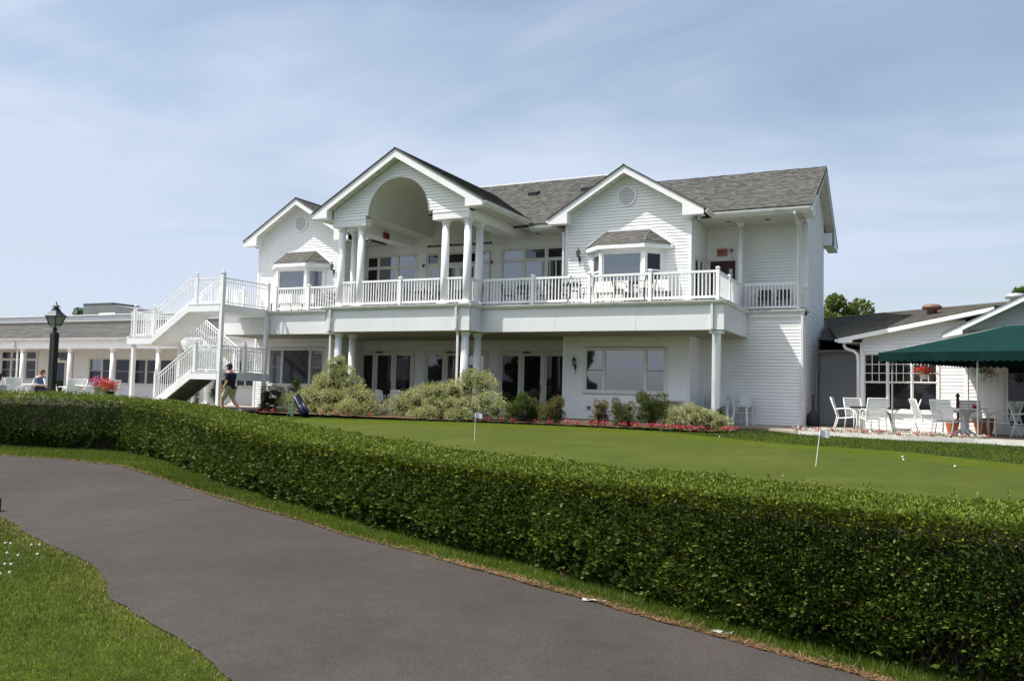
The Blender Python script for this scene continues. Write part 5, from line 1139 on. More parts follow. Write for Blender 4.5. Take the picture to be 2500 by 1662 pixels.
shrub('variegated_shrub', -14.25, 24.0, -.96, 1.85, .55, .98, 40000, size=.052, label='wide variegated shrub with a darker leafy crest behind, left of the round boxwood', shape='spread', lobes=22, seed=5, px=[(.7, .3, 1.15, .34), (1.15, .35, 1.35, .26), (.75, .3, 1.48, .22), (.2, .2, 1.0, .32), (1.35, .3, 1.15, .26), (-1.2, 0, .62, .38), (-1.85, 0, .42, .34), (-.7, 0, .82, .36), (1.6, 0, .62, .34), (2.0, 0, .36, .3), (-.3, 0, .9, .3)], **VG)
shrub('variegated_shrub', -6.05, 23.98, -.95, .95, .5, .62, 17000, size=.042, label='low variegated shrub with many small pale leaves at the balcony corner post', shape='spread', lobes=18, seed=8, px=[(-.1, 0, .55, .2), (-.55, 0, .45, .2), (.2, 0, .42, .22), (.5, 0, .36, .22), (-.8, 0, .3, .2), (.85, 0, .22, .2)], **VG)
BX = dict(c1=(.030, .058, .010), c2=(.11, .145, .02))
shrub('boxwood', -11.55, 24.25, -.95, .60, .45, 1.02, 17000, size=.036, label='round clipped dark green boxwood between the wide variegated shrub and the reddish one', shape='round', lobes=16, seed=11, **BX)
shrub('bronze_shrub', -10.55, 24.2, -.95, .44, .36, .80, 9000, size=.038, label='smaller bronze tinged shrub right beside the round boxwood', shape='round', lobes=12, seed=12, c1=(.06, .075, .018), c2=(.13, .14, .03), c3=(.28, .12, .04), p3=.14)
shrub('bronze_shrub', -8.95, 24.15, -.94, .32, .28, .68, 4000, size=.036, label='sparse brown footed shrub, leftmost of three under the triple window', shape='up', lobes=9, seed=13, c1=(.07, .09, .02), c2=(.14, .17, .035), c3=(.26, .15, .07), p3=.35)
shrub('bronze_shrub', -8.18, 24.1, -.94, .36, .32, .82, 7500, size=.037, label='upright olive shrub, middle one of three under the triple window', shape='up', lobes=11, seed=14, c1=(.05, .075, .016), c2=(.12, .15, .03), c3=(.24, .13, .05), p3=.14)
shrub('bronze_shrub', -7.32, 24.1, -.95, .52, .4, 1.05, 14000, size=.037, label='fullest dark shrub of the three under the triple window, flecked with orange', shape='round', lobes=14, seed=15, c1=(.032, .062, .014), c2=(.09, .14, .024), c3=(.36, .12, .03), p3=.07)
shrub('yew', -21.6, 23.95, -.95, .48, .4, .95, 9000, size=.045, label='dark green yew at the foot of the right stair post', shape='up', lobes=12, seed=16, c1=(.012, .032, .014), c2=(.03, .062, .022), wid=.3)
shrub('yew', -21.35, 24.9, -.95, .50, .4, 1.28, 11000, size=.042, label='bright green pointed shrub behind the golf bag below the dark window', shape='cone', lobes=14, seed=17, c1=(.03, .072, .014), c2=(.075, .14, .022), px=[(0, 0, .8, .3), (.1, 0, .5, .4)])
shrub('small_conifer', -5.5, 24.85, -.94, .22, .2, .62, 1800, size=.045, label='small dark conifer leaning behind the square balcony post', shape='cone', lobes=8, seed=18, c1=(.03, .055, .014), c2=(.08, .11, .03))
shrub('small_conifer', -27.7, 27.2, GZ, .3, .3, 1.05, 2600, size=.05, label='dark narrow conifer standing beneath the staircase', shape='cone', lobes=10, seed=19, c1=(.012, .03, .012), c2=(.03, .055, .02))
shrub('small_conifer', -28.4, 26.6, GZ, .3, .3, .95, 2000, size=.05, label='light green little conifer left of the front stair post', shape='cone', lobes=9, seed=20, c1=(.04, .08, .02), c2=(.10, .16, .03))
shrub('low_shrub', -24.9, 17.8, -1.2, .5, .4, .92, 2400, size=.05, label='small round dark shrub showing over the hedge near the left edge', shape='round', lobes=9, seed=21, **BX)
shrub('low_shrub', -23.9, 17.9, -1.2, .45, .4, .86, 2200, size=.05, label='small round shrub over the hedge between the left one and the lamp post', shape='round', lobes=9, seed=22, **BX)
# ------------------------------------------------------------------ flowers
FLM = MAT['petal']
def flower_clump(name, loc, r_, h, n, col, gcol, seed, label, cat, group, size=.035):
    r = np.random.default_rng(seed); t = thing(name, loc, label, cat, group); 
    P = r.normal(size=(n*2, 3))*np.array([r_*.5, r_*.5, h*.22])+np.array([0, 0, h*.4]); P[:, 2] = np.abs(P[:, 2]); me = leaf_mesh('leaves', P, .035*r.uniform(.7, 1.2, n*2), LEAF, lerpc((.03, .08, .015), gcol, r.random(n*2)), None, wid=.6); link('foliage', me, t, 'stuff')
    P = r.normal(size=(n, 3))*np.array([r_*.55, r_*.55, h*.18])+np.array([0, 0, h*.75]); P[:, 2] = np.abs(P[:, 2]); c = np.array(col)[None]*r.uniform(.75, 1.2, (n, 1)); me = leaf_mesh('petals', P, size*r.uniform(.7, 1.2, n), FLM, c, None, wid=.95); link('blossoms', me, t, 'stuff'); return t
fl = [(-12.75, 24.1), (-12.2, 24.0), (-11.8, 24.0), (-10.95, 23.95), (-10.45, 23.95), (-9.95, 24.15), (-9.6, 24.1), (-9.15, 24.1), (-9.0, 24.35), (-8.8, 24.05), (-8.15, 24.0), (-7.75, 23.9), (-7.4, 23.8), (-7.15, 23.95), (-6.85, 23.7), (-6.6, 23.65), (-6.5, 23.95), (-6.3, 23.62), (-5.95, 23.55), (-5.65, 23.5), (-5.1, 23.85), (-4.95, 24.1), (-21.9, 23.5), (-21.45, 23.45), (-21.1, 23.5), (-18.9, 23.5), (-18.3, 23.5), (-17.8, 23.55), (-17.0, 23.65)]
nextw = ['in the long bed by the clubhouse']
for i, (x, y) in enumerate(fl):
    y -= .38; sp_ = x < -10.2; x *= .985
    flower_clump('red_impatiens', (x, y, -.96), .09 if sp_ else (.14 if i % 3 else .20), .16, 16 if sp_ else 40, (.52, .035, .075), (.08, .14, .03), 100+i, 'low clump of red impatiens in the bed along the clubhouse lawn', 'flowers', 'red impatiens in the clubhouse bed', size=.045)
pe = interp_line([(-3.3, 24.30), (-.6, 23.86), (1.05, 23.84), (1.3, 23.8)], 30, .05, 6)
for i, (x, y) in enumerate(pe):
    w_ = i % 5 not in (1, 4); flower_clump('white_impatiens' if w_ else 'rose_impatiens', (x, y, GZ), .10, .12, 22, (.75, .72, .68) if w_ else (.50, .045, .07), (.16, .18, .04), 200+i, ('small clump of white impatiens' if w_ else 'small clump of rose red impatiens')+' along the patio edge', 'flowers', ('white' if w_ else 'rose')+' impatiens along the patio edge', size=.042)
def mesh_of(mb, name, m, smooth=False): me = mb.mesh(name, m, smooth); recalc(me); return me
# ------------------------------------------------------------------ patio strap chairs
def strap_chair():
    t = thing('patio_chair', (0, 0, 0), 'x', 'chair')     # faces +X
    W = .27
    for s in (-1, 1):
        m = MB(); y = s*W
        m.tube([(.26, y, 0), (.30, y, .25), (.28, y, .50), (.22, y, .60), (.10, y, .645), (-.18, y, .635), (-.30, y, .60)], .017, 8)
        m.tube([(-.36, y, 0), (-.28, y, .22), (-.24, y, .42), (-.30, y, .60), (-.42, y, .95)], .016, 8)
        m.tube([(.28, y*.98, .40), (.0, y*.98, .37), (-.24, y*.98, .36)], .014, 6)
        part('side_frame', m, CHAIRW, t, smooth=True)
    m = MB(); m.tube([(-.42, -W, .95), (-.42, W, .95)], .016, 6); m.tube([(.28, -W, .40), (.28, W, .40)], .013, 6); m.tube([(-.24, -W, .36), (-.24, W, .36)], .013, 6); part('crossbar', m, CHAIRW, t)
    b = MB(); b.box(-.022, .022, -W, W, -.003, .003); sme = mesh_of(b, 'strap', STRAP)
    for i in range(9): u = i/8; place('seat_strap', sme, t, (.25-.46*u, 0, .40-.035*u-.02*math.sin(math.pi*u)), rz=(0, .07, 0))
    for i in range(11): u = i/10; z = .44+.48*u; x = -.245-.175*u if z > .6 else -.245-.09*(z-.44)/.16*0-.05*u; place('back_strap', sme, t, (-.25-.17*max(0, (z-.44)/.5), 0, z), rz=(0, R(-72), 0))
    return t
pc = strap_chair(); G1 = 'white strap chairs on the right patio'
chairs = [(-2.15, 26.4, 0, 'white strap chair at far left of the right patio, facing the dark topped table'),
 (-1.95, 28.0, -60, 'white strap chair on the far side of the dark topped table, half hidden'),
 (-1.42, 25.9, 112, 'white strap chair with its back to the viewer in front of the dark topped table'),
 (-.62, 26.9, 180, 'white strap chair seen side on, facing left towards the dark topped table'),
 (-.02, 26.4, 18, 'reclined white strap chair leaning against the side on chair before the dark windows'),
 (.45, 25.6, 62, 'white strap chair with slatted back to the viewer, left of the round pedestal table'),
 (1.15, 27.1, -75, 'white strap chair under the awning behind the round pedestal table, facing the lawn'),
 (1.78, 26.3, 195, 'white strap chair right of the round pedestal table, turned left'),
 (2.35, 26.0, -20, 'white strap chair cut off by the right edge of the picture')]
for i, (x, y, a, lab) in enumerate(chairs):
    if i == 0: pc.location = (x, y, GZ); pc.rotation_euler = (0, 0, R(a)); pc['label'] = lab; pc['group'] = G1
    else: dup(pc, (x, y, GZ), R(a), lab, G1)
G2 = 'white strap chairs on the left terrace'
for i, (x, y, a, lab) in enumerate([(-32.4, 19.6, 150, 'pale strap chair on the left terrace at the very left, turned away'), (-31.9, 19.9, 200, 'pale strap chair on the left terrace between the left edge and the lamp post'), (-30.6, 20.2, 10, 'pale strap chair with straight back just right of the lamp post'), (-30.0, 20.4, 160, 'pale strap chair with tilted back, second to the right of the lamp post'), (-28.6, 20.9, 170, 'pale strap chair beside the hanging pink petunias'), (-33.3, 19.7, -10, 'pale strap chair on the left terrace cut by the left picture edge'), (-31.9, 21.9, -90, 'pale strap chair hidden behind the lamp post')]):
    dup(pc, (x, y+1.6, GZ), R(a), lab, G2)
# tables
def lathe_table(name, x, y, zt, r, lab, top, leg, hole=False, legs=True):
    t = thing(name, (x, y, GZ), lab, 'table'); h = zt
    m = MB(); m.lathe([(r*.97, h-.035), (r, h-.02), (r*.99, h)], (0, 0, 0), 36); part('table_top', m, top, t, smooth=False)
    m = MB(); m.lathe([(.34, h-.05), (.16, h-.16), (.09, h-.3), (.085, .25), (.10, .12), (.13, .04), (.12, 0)], (0, 0, 0), 20); part('pedestal', m, leg, t, smooth=True)
    m = MB()
    for k in range(4): a = k*math.pi/2+.5; m.tube([(.08*math.cos(a), .08*math.sin(a), .16), (.26*math.cos(a), .26*math.sin(a), .07), (.36*math.cos(a), .36*math.sin(a), .02)], [.035, .03, .025], 6); part('feet', m, leg, t) if k == 3 else None
    return t
lathe_table('pedestal_table', .85, 26.15, .74, .60, 'round white pedestal table with folded umbrella pole and red cup', PLASTIC, PLASTIC)
t = thing('glass_table', (-1.45, 27.0, GZ), 'dark topped rectangular patio table between the left patio chairs', 'table')
m = MB(); m.box(-.62, .62, -.45, .45, .67, .70); part('table_top', m, mat('smoked_glass', (.05, .055, .055), .1), t); m = MB(); m.box(-.64, .64, -.47, -.45, .655, .705); m.box(-.64, .64, .45, .47, .655, .705); part('rim', m, BLACKM, t)
for sx in (-1, 1):
    for sy in (-1, 1): m = MB(); m.tube([(sx*.25, sy*.2, .66), (sx*.42, sy*.32, .5), (sx*.52, sy*.38, 0)], .016, 6); part('leg', m, GM, t)
t = thing('folded_umbrella', (.70, 25.9, GZ), 'dark maroon umbrella pole standing in the round pedestal table', 'umbrella')
m = MB(); m.tube([(0, 0, .3), (0, 0, .62)], .028, 8); m.tube([(0, 0, .74), (0, 0, .98), (0, 0, 1.05)], [.045, .04, .035], 10); part('pole', m, mat('maroon_canvas', (.07, .022, .028), .7), t); m = MB(); m.lathe([(.04, 1.05), (.055, 1.08), (.04, 1.12), (.01, 1.14)], (0, 0, 0), 10); part('cap', m, BLACKM, t)
t = tag(part('red_cup', (lambda m: (m.lathe([(.05, 0), (.075, .06), (.07, .09), (.03, .095)], (1.12, 26.0, GZ+.742), 12), m)[1])(MB()), mat('red_glass', (.45, .01, .015), .3), None), 'small red candle cup on the round pedestal table', 'cup')
def tp(x, y, lab, z=.72, r=.5, col=None):
    t = thing('terrace_table', (x, y, GZ), lab, 'table', 'round white tables on the left terrace'); m = MB(); m.lathe([(r*.97, z-.025), (r, z-.01), (r*.98, z)], (0, 0, 0), 30); part('table_top', m, CHAIRW, t)
    for k in range(4): a = k*math.pi/2+.4; m = MB(); m.tube([(.35*math.cos(a), .35*math.sin(a), z-.02), (.30*math.cos(a), .30*math.sin(a), .3), (.38*math.cos(a), .38*math.sin(a), 0)], .015, 6); part('leg', m, CHAIRW, t)
tp(-31.3, 21.4, 'round white table on the left terrace partly behind the lamp post'); tp(-29.3, 22.2, 'round white table on the left terrace between two strap chairs'); tp(-33.8, 22.6, 'round white table at the left picture edge')
# pots and bowl
def pot(x, y, r0, r1, h, m_, lab, name='terracotta_pot'):
    t = thing(name, (x, y, GZ), lab, 'plant pot'); m = MB(); m.lathe([(r0, 0), (r1, h*.85), (r1*1.08, h*.85), (r1*1.08, h), (r1*.92, h), (r1*.88, h*.9)], (0, 0, 0), 24); part('pot', m, m_, t, smooth=False)
    s = MB(); s.lathe([(.01, h*.88), (r1*.9, h*.885)], (0, 0, 0), 20); part('soil', s, SOIL, t)
pot(1.42, 28.0, .20, .29, .46, TERRA, 'large orange terracotta pot under the awning behind the pedestal table'); pot(.62, 28.4, .13, .20, .40, TERRA, 'smaller terracotta pot by the white siding, left of the pedestal table')
m = MB(); m.lathe([(.12, 0), (.26, .02), (.30, .09), (.27, .09), (.22, .03)], (-.75, 28.4, GZ), 24); tag(part('white_bowl', m, PLASTIC, None), 'shallow white dish on the paving below the tall windows', 'bowl')
# cigarette urn
t = thing('ash_urn', (-3.42, 29.35, GZ), 'dark bottle shaped ash urn standing against the clubhouse side wall', 'ash bin')
m = MB(); m.lathe([(.17, 0), (.20, .03), (.215, .20), (.20, .34), (.12, .44), (.05, .52), (.035, .62), (.032, .98), (.04, 1.02), (.01, 1.04)], (0, 0, 0), 22); part('urn', m, mat('charcoal_plastic', (.03, .03, .032), .55), t, smooth=True)
# plastic stacking chairs
def plastic_chair():
    t = thing('plastic_chair', (0, 0, 0), 'x', 'chair')   # faces -Y
    m = MB(); m.hexa([(-.21, -.22, .40), (.21, -.22, .40), (.19, .20, .38), (-.19, .20, .38), (-.22, -.23, .43), (.22, -.23, .43), (.20, .22, .41), (-.20, .22, .41)]); part('seat', m, PLASTIC, t)
    pts = []
    m = MB(); n = 9
    for i in range(n-1):
        a, b = -.22+.44*i/(n-1), -.22+.44*(i+1)/(n-1); za, zb = .78+.07*math.cos(a*6), .78+.07*math.cos(b*6); ya, yb = .20+.05*math.cos(a*6), .20+.05*math.cos(b*6)
        m.hexa([(a, ya, .44), (b, yb, .44), (b, yb+.02, .44), (a, ya+.02, .44), (a, ya+.08, za), (b, yb+.08, zb), (b, yb+.10, zb), (a, ya+.10, za)])
    part('backrest', m, PLASTIC, t)
    for s in (-1, 1):
        m = MB(); m.beam((s*.25, -.24, .62), (s*.24, .26, .64), .05, .025); m.beam((s*.25, -.24, .62), (s*.22, -.21, .42), .045, .03); part('armrest', m, PLASTIC, t)
        for y0, y1 in ((-.20, -.26), (.19, .27)): m = MB(); m.beam((s*.20, y0, .41), (s*.25, y1, 0), .05, .035, (0, 1, 0)); part('leg', m, PLASTIC, t)
    return t
pch = plastic_chair(); first = True
for (x, y, rz, zz, lab, grp) in [(-6.15, 27.95, 15, 0, 'lowest chair of the plastic stack just right of the square balcony post', 'left stack of white plastic chairs'), (-6.15, 27.95, 15, .085, 'middle chair of the plastic stack just right of the square balcony post', 'left stack of white plastic chairs'), (-6.15, 27.95, 15, .17, 'top chair of the plastic stack just right of the square balcony post', 'left stack of white plastic chairs'),
   (-5.42, 28.0, -12, 0, 'lowest chair of the plastic stack against the plain siding wall, farther right stack', 'right stack of white plastic chairs'), (-5.42, 28.0, -12, .085, 'middle chair of the plastic stack against the plain siding wall, farther right stack', 'right stack of white plastic chairs'), (-5.42, 28.0, -12, .17, 'top chair of the plastic stack against the plain siding wall, farther right stack', 'right stack of white plastic chairs'),
   (-18.35, 26.4, 165, 0, 'white plastic chair with round back between the two big variegated shrubs', None), (-17.65, 26.3, 190, .02, 'white plastic chair with square back right of the round backed one, between the big shrubs', None), (-6.95, 27.95, 5, .12, 'white slatted chair standing behind the square balcony post', None)]:
    if first: pch.location = (x, y, GZ+zz); pch.rotation_euler = (0, 0, R(rz)); pch['label'] = lab; pch['group'] = grp; first = False
    else: dup(pch, (x, y, GZ+zz), R(rz), lab, grp)
t = thing('birdbath_table', (-7.45, 26.55, GZ), 'white round topped pedestal table behind the low variegated shrub', 'table')
m = MB(); m.lathe([(.44, .70), (.46, .715), (.46, .73), (.44, .735)], (0, 0, 0), 30); part('table_top', m, PLASTIC, t); m = MB(); m.lathe([(.28, .70), (.13, .58), (.075, .42), (.07, .15), (.12, 0)], (0, 0, 0), 18); part('pedestal', m, mat('cream_plastic', (.62, .56, .47), .5), t, smooth=True)
# ------------------------------------------------------------------ upper balcony furniture
def iron_chair():
    t = thing('iron_chair', (0, 0, DK), 'x', 'chair')   # faces -Y
    m = MB(); m.lathe([(.20, .44), (.21, .45), (.20, .465)], (0, 0, 0), 16); part('seat', m, IRON, t)
    for s in (-1, 1):
        m = MB(); m.tube([(s*.17, -.17, .45), (s*.19, -.20, .2), (s*.21, -.23, 0)], .012, 5); part('leg', m, IRON, t)
        m = MB(); m.tube([(s*.23, .25, 0), (s*.19, .18, .3), (s*.18, .17, .48), (s*.20, .22, .70), (s*.14, .27, .88), (0, .28, .93)], .014, 5); part('back_leg', m, IRON, t)
        m = MB(); m.tube([(s*.19, .20, .66), (s*.26, .0, .68), (s*.24, -.16, .64), (s*.19, -.17, .46)], .011, 5); part('armrest', m, IRON, t)
    m = MB(); m.tube([(-.09, .20, .50), (-.11, .24, .70), (-.03, .26, .84), (0, .27, .90)], .010, 4); m.tube([(.09, .20, .50), (.11, .24, .70), (.03, .26, .84), (0, .27, .90)], .010, 4); m.tube([(0, .19, .48), (0, .23, .62), (-.05, .24, .70), (0, .25, .78), (.05, .24, .70), (0, .23, .62)], .010, 4); m.box(-.10, .10, .22, .235, .58, .70); part('backrest', m, IRON, t)
    return t
ic = iron_chair(); IG = 'dark iron chairs on the balcony'; first = True
spots = [(-12.5, 26.3), (-10.75, 26.0), (-8.35, 25.95), (-16.9, 26.5), (-18.0, 26.7), (-15.4, 26.6), (-20.6, 26.2)]
where = ['between the two middle balcony posts', 'left of the right bay window', 'in front of the right bay window', 'behind the centre of the portico rail', 'behind the left pair of portico columns', 'behind the right pair of portico columns', 'at the left end of the balcony']
rr = random.Random(4)
for (x, y), wtx in zip(spots, where):
    t = thing('balcony_table', (x, y, DK), 'small round dark metal table on the balcony '+wtx, 'table'); clothed = abs(x+8.35) < .1 or abs(x+20.6) < .1
    m = MB(); m.lathe([(.38, .70), (.39, .72), (.38, .73)], (0, 0, 0), 24); part('table_top', m, IRON, t)
    m = MB(); m.tube([(0, 0, .7), (0, 0, .1)], .03, 8)
    for k in range(3): a = k*2.1; m.tube([(0, 0, .2), (.18*math.cos(a), .18*math.sin(a), .12), (.30*math.cos(a), .30*math.sin(a), 0)], .014, 5)
    part('pedestal', m, IRON, t)
    k = rr.uniform(0, 1.5)
    for j in range(4):
        a = k+j*math.pi/2+rr.uniform(-.2, .2); px, py = x+.66*math.cos(a), y+.55*math.sin(a); rz = math.atan2(y-py, x-px)+math.pi/2
        lab = 'dark curly iron chair around the small table '+wtx
        if first: ic.location = (px, py, DK); ic.rotation_euler = (0, 0, rz); ic['label'] = lab; ic['group'] = 'iron chairs '+wtx; first = False
        else: dup(ic, (px, py, DK), rz, lab, 'iron chairs '+wtx)
for x, y, w_, lab in ((-9.15, 25.85, .55, 'long table under a white cloth before the right bay window, left one'), (-7.75, 25.9, .45, 'table under a white cloth before the right bay window, right one'), (-23.0, 26.0, .6, 'long table under a white cloth before the left bay window'), (-21.9, 26.3, .35, 'small table under a white cloth right of the left bay window')):
    t = thing('cloth_table', (x, y, DK), lab, 'table'); m = MB(); m.hexa([(-w_-.03, -.33, .38), (w_+.03, -.33, .38), (w_+.03, .33, .38), (-w_-.03, .33, .38), (-w_, -.3, .74), (w_, -.3, .74), (w_, .3, .74), (-w_, .3, .74)]); part('tablecloth', m, CLOTH, t)
    for sx in (-1, 1):
        for sy in (-1, 1): m = MB(); m.box(sx*w_*.85-.02, sx*w_*.85+.02, sy*.22-.02, sy*.22+.02, 0, .4); part('leg', m, mat('brown_wood', (.16, .075, .04), .6), t)
for x, z in ((-4.95, 0), (-4.35, 0)):
    t = thing('bistro_chair', (x, 29.0, DK), 'dark chair on the right hand porch, '+('left one' if x < -4.6 else 'right one'), 'chair'); m = MB(); m.box(-.2, .2, -.2, .2, .42, .46); part('seat', m, IRON, t); m = MB(); m.box(-.2, .2, .18, .21, .46, .76); part('backrest', m, IRON, t)
    for sx in (-1, 1):
        for sy in (-1, 1): m = MB(); m.box(sx*.18-.012, sx*.18+.012, sy*.18-.012, sy*.18+.012, 0, .44); part('leg', m, IRON, t)
# ------------------------------------------------------------------ lanterns, signs, floodlights
LGL = mat('lantern_glass', (.30, .29, .25), .15, spec=.8)
def wall_lantern(x, y, z, lab):
    t = thing('wall_lantern', (x, y, z), lab, 'lantern')
    m = MB(); m.tube([(0, 0, -.30), (0, -.01, -.10), (0, -.10, .02), (0, -.13, -.02)], [.008, .014, .014, .012], 6); m.box(-.035, .035, 0, .02, -.14, .02); part('bracket', m, BLACKM, t)
    m = MB(); m.lathe([(.035, -.03), (.055, 0), (.035, .02)], (0, -.13, 0), 8); m.lathe([(.085, .17), (.05, .23), (.02, .26), (.012, .31), (.004, .35)], (0, -.13, 0), 8)
    for k in range(6): a = k*math.pi/3; m.tube([(.042*math.cos(a), -.13+.042*math.sin(a), .01), (.08*math.cos(a), -.13+.08*math.sin(a), .17)], .006, 4)
    part('cage', m, BLACKM, t); m = MB(); m.lathe([(.035, .015), (.07, .165)], (0, -.13, 0), 8); part('glass', m, LGL, t)
wall_lantern(-10.84, YG-.03, 4.72, 'black wall lantern left of the right bay window upstairs'); wall_lantern(-10.92, YG-.03, .98, 'black wall lantern on the ground floor left of the triple window'); wall_lantern(-21.46, YG-.03, 4.72, 'black wall lantern beside the left bay window')
t = thing('hanging_lantern', (-15.95, 25.4, 6.75), 'dark hanging lantern inside the arched portico vault', 'lantern')
m = MB(); m.tube([(0, 0, .5), (0, 0, .0)], .008, 5); m.lathe([(.02, .02), (.05, -.03), (.14, -.16), (.16, -.18)], (0, 0, 0), 4, sq=True)
for k in range(4): a = k*math.pi/2+math.pi/4; m.tube([(.14*math.cos(a), .14*math.sin(a), -.18), (.10*math.cos(a), .10*math.sin(a), -.50)], .010, 4)
m.lathe([(.12, -.50), (.12, -.53), (.02, -.56)], (0, 0, 0), 4, sq=True); part('frame', m, BLACKM, t); m = MB(); m.lathe([(.125, -.19), (.088, -.49)], (0, 0, 0), 4, sq=True); part('glass', m, LGL, t)
SIGNR = mat('sign_red', (.40, .04, .03), .5); SIGNB = mat('sign_face', (.42, .15, .10), .5)
def exit_sign(loc, rz, lab):
    t = thing('exit_sign', loc, lab, 'sign', rz=rz); m = MB(); m.box(-.16, .16, -.03, .03, -.11, .11); part('box', m, SIGNB, t)
    cu = bpy.data.curves.new('EXIT', 'FONT'); cu.body = 'EXIT'; cu.size = .17; cu.extrude = .003; cu.align_x = 'CENTER'; cu.align_y = 'CENTER'; tmp = bpy.data.objects.new('lettering', cu); COL.objects.link(tmp)
    dg = bpy.context.evaluated_depsgraph_get(); me = bpy.data.meshes.new_from_object(tmp.evaluated_get(dg)); bpy.data.objects.remove(tmp); me.materials.clear(); me.materials.append(mat('sign_letter', (.16, .012, .010), .5))
    o = link('lettering', me, t, loc=(0, -.034, 0)); o.rotation_euler = (R(90), 0, 0); o.scale = (.78, 1.0, 1)
    f = MB()
    for a in ((-.17, .17, -.12, -.11), (-.17, .17, .11, .12), (-.17, -.16, -.12, .12), (.16, .17, -.12, .12)): f.box(a[0], a[1], -.034, .03, a[2], a[3])
    part('rim', f, SIGNR, t)
exit_sign((-6.42, YR-.05, 5.02), 0, 'red EXIT sign above the dark red porch door upstairs'); SIGNB = mat('sign_face_shaded', (.20, .055, .04), .6); exit_sign((-18.77, 26.75, 5.90), R(90), 'red EXIT sign on the inner side of the left portico beam')  # portico sign gets a darker face, its shade put into the colour
t = thing('cable_bracket', (-6.1, YR-.02, 5.08), 'small round fitting and cable beside the porch EXIT sign', 'fitting'); m = MB(); m.lathe([(.06, 0), (.06, .05)], (0, 0, 0), 12); me = mesh_of(m, 'disc', GM); o = link('disc', me, t, loc=(0, -.01, 0)); o.rotation_euler = (R(90), 0, 0); m = MB(); m.tube([(0, -.05, 0), (-.1, -.05, -.08), (-.16, -.05, -.1)], .008, 5); m.tube([(0, -.03, 0), (.01, -.03, -.15), (.03, -.03, -.3)], .007, 5); part('cable', m, GM, t)
def flood(loc, lab):
    t = thing('floodlight', loc, lab, 'floodlight'); m = MB(); m.lathe([(.05, 0), (.05, -.03)], (0, 0, 0), 12); m.tube([(0, 0, -.02), (-.02, -.02, -.08), (-.07, -.04, -.10)], .012, 6); m.tube([(0, 0, -.02), (.04, -.02, -.07), (.10, -.04, -.09)], .012, 6); part('bracket', m, GM, t)
    for s in (-1, 1): m = MB(); m.tube([(s*.06, -.02, -.08), (s*.10, -.07, -.13), (s*.13, -.12, -.18)], [.035, .065, .08], 12); part('lamp_head', m, mat('lamp_grey', (.30, .31, .30), .4), t, smooth=True)
flood((-6.72, 26.86, SO-.0), 'twin floodlight under the right eave corner of the right front gable'); flood((-19.7, 26.95, 5.9), 'twin floodlight behind the left portico columns')
m = MB(); m.box(-.05, .05, -.08, 0, -.05, .05); m.tube([(-.02, -.05, 0), (-.02, -.12, -.02)], .015, 6); t = part('hose_tap', m, GM, None); t.location = (-10.4, YG-.02, -.45); tag(t, 'small grey outdoor socket low on the siding right of the wall lantern', 'socket')
# ------------------------------------------------------------------ lamp post
t = thing('lamp_post', (-20.65, 14.55, -1.3), 'dark wooden lamp post with old style lantern standing behind the hedge', 'lamp post', rz=R(10))
m = MB(); m.hexa([(-.066, -.066, -.2), (.066, -.066, -.2), (.066, .066, -.2), (-.066, .066, -.2), (-.076, -.076, 2.52), (.076, -.076, 2.52), (.076, .076, 2.52), (-.076, .076, 2.52)]); m.hexa([(-.076, -.076, 2.52), (.076, -.076, 2.52), (.076, .076, 2.52), (-.076, .076, 2.52), (-.06, -.06, 2.58), (.06, -.06, 2.58), (.06, .06, 2.58), (-.06, .06, 2.58)]); part('post', m, mat('weathered_post', (.030, .032, .032), .85, var=.5, scale=2.5, stretch=(8, 8, .6), bump=.6, bscale=12), t)
LG = mat('lantern_green_black', (.022, .040, .038), .45, var=.2, scale=15)
m = MB(); m.lathe([(.05, 2.56), (.05, 2.62), (.065, 2.66), (.03, 2.70), (.025, 2.74)], (0, 0, 0), 12); part('collar', m, LG, t)
m = MB(); m.lathe([(.16, 2.76), (.16, 2.785)], (0, 0, 0), 4, sq=True)
for k in range(4):
    a = k*math.pi/2+math.pi/4; m.tube([(.02, 0, 2.70), (.09*math.cos(a), .09*math.sin(a), 2.72), (.14*math.cos(a), .14*math.sin(a), 2.78)], .010, 5); m.tube([(.145*math.cos(a), .145*math.sin(a), 2.78), (.235*math.cos(a), .235*math.sin(a), 3.0)], .013, 5)
part('lantern_frame', m, LG, t)
m = MB(); m.lathe([(.275, 2.995), (.30, 3.0), (.20, 3.06), (.12, 3.14), (.095, 3.19), (.06, 3.22)], (0, 0, 0), 4, sq=True); m.lathe([(.055, 3.2), (.055, 3.235), (.12, 3.25), (.06, 3.285), (.02, 3.33), (.012, 3.36), (.018, 3.375), (.003, 3.39)], (0, 0, 0), 8); part('lantern_roof', m, LG, t)
m = MB(); m.lathe([(.135, 2.785), (.222, 2.99)], (0, 0, 0), 4, sq=True); part('lantern_glass', m, mat('frosted_lamp_glass', (.42, .42, .39), .25, spec=.7, trans=.3), t)
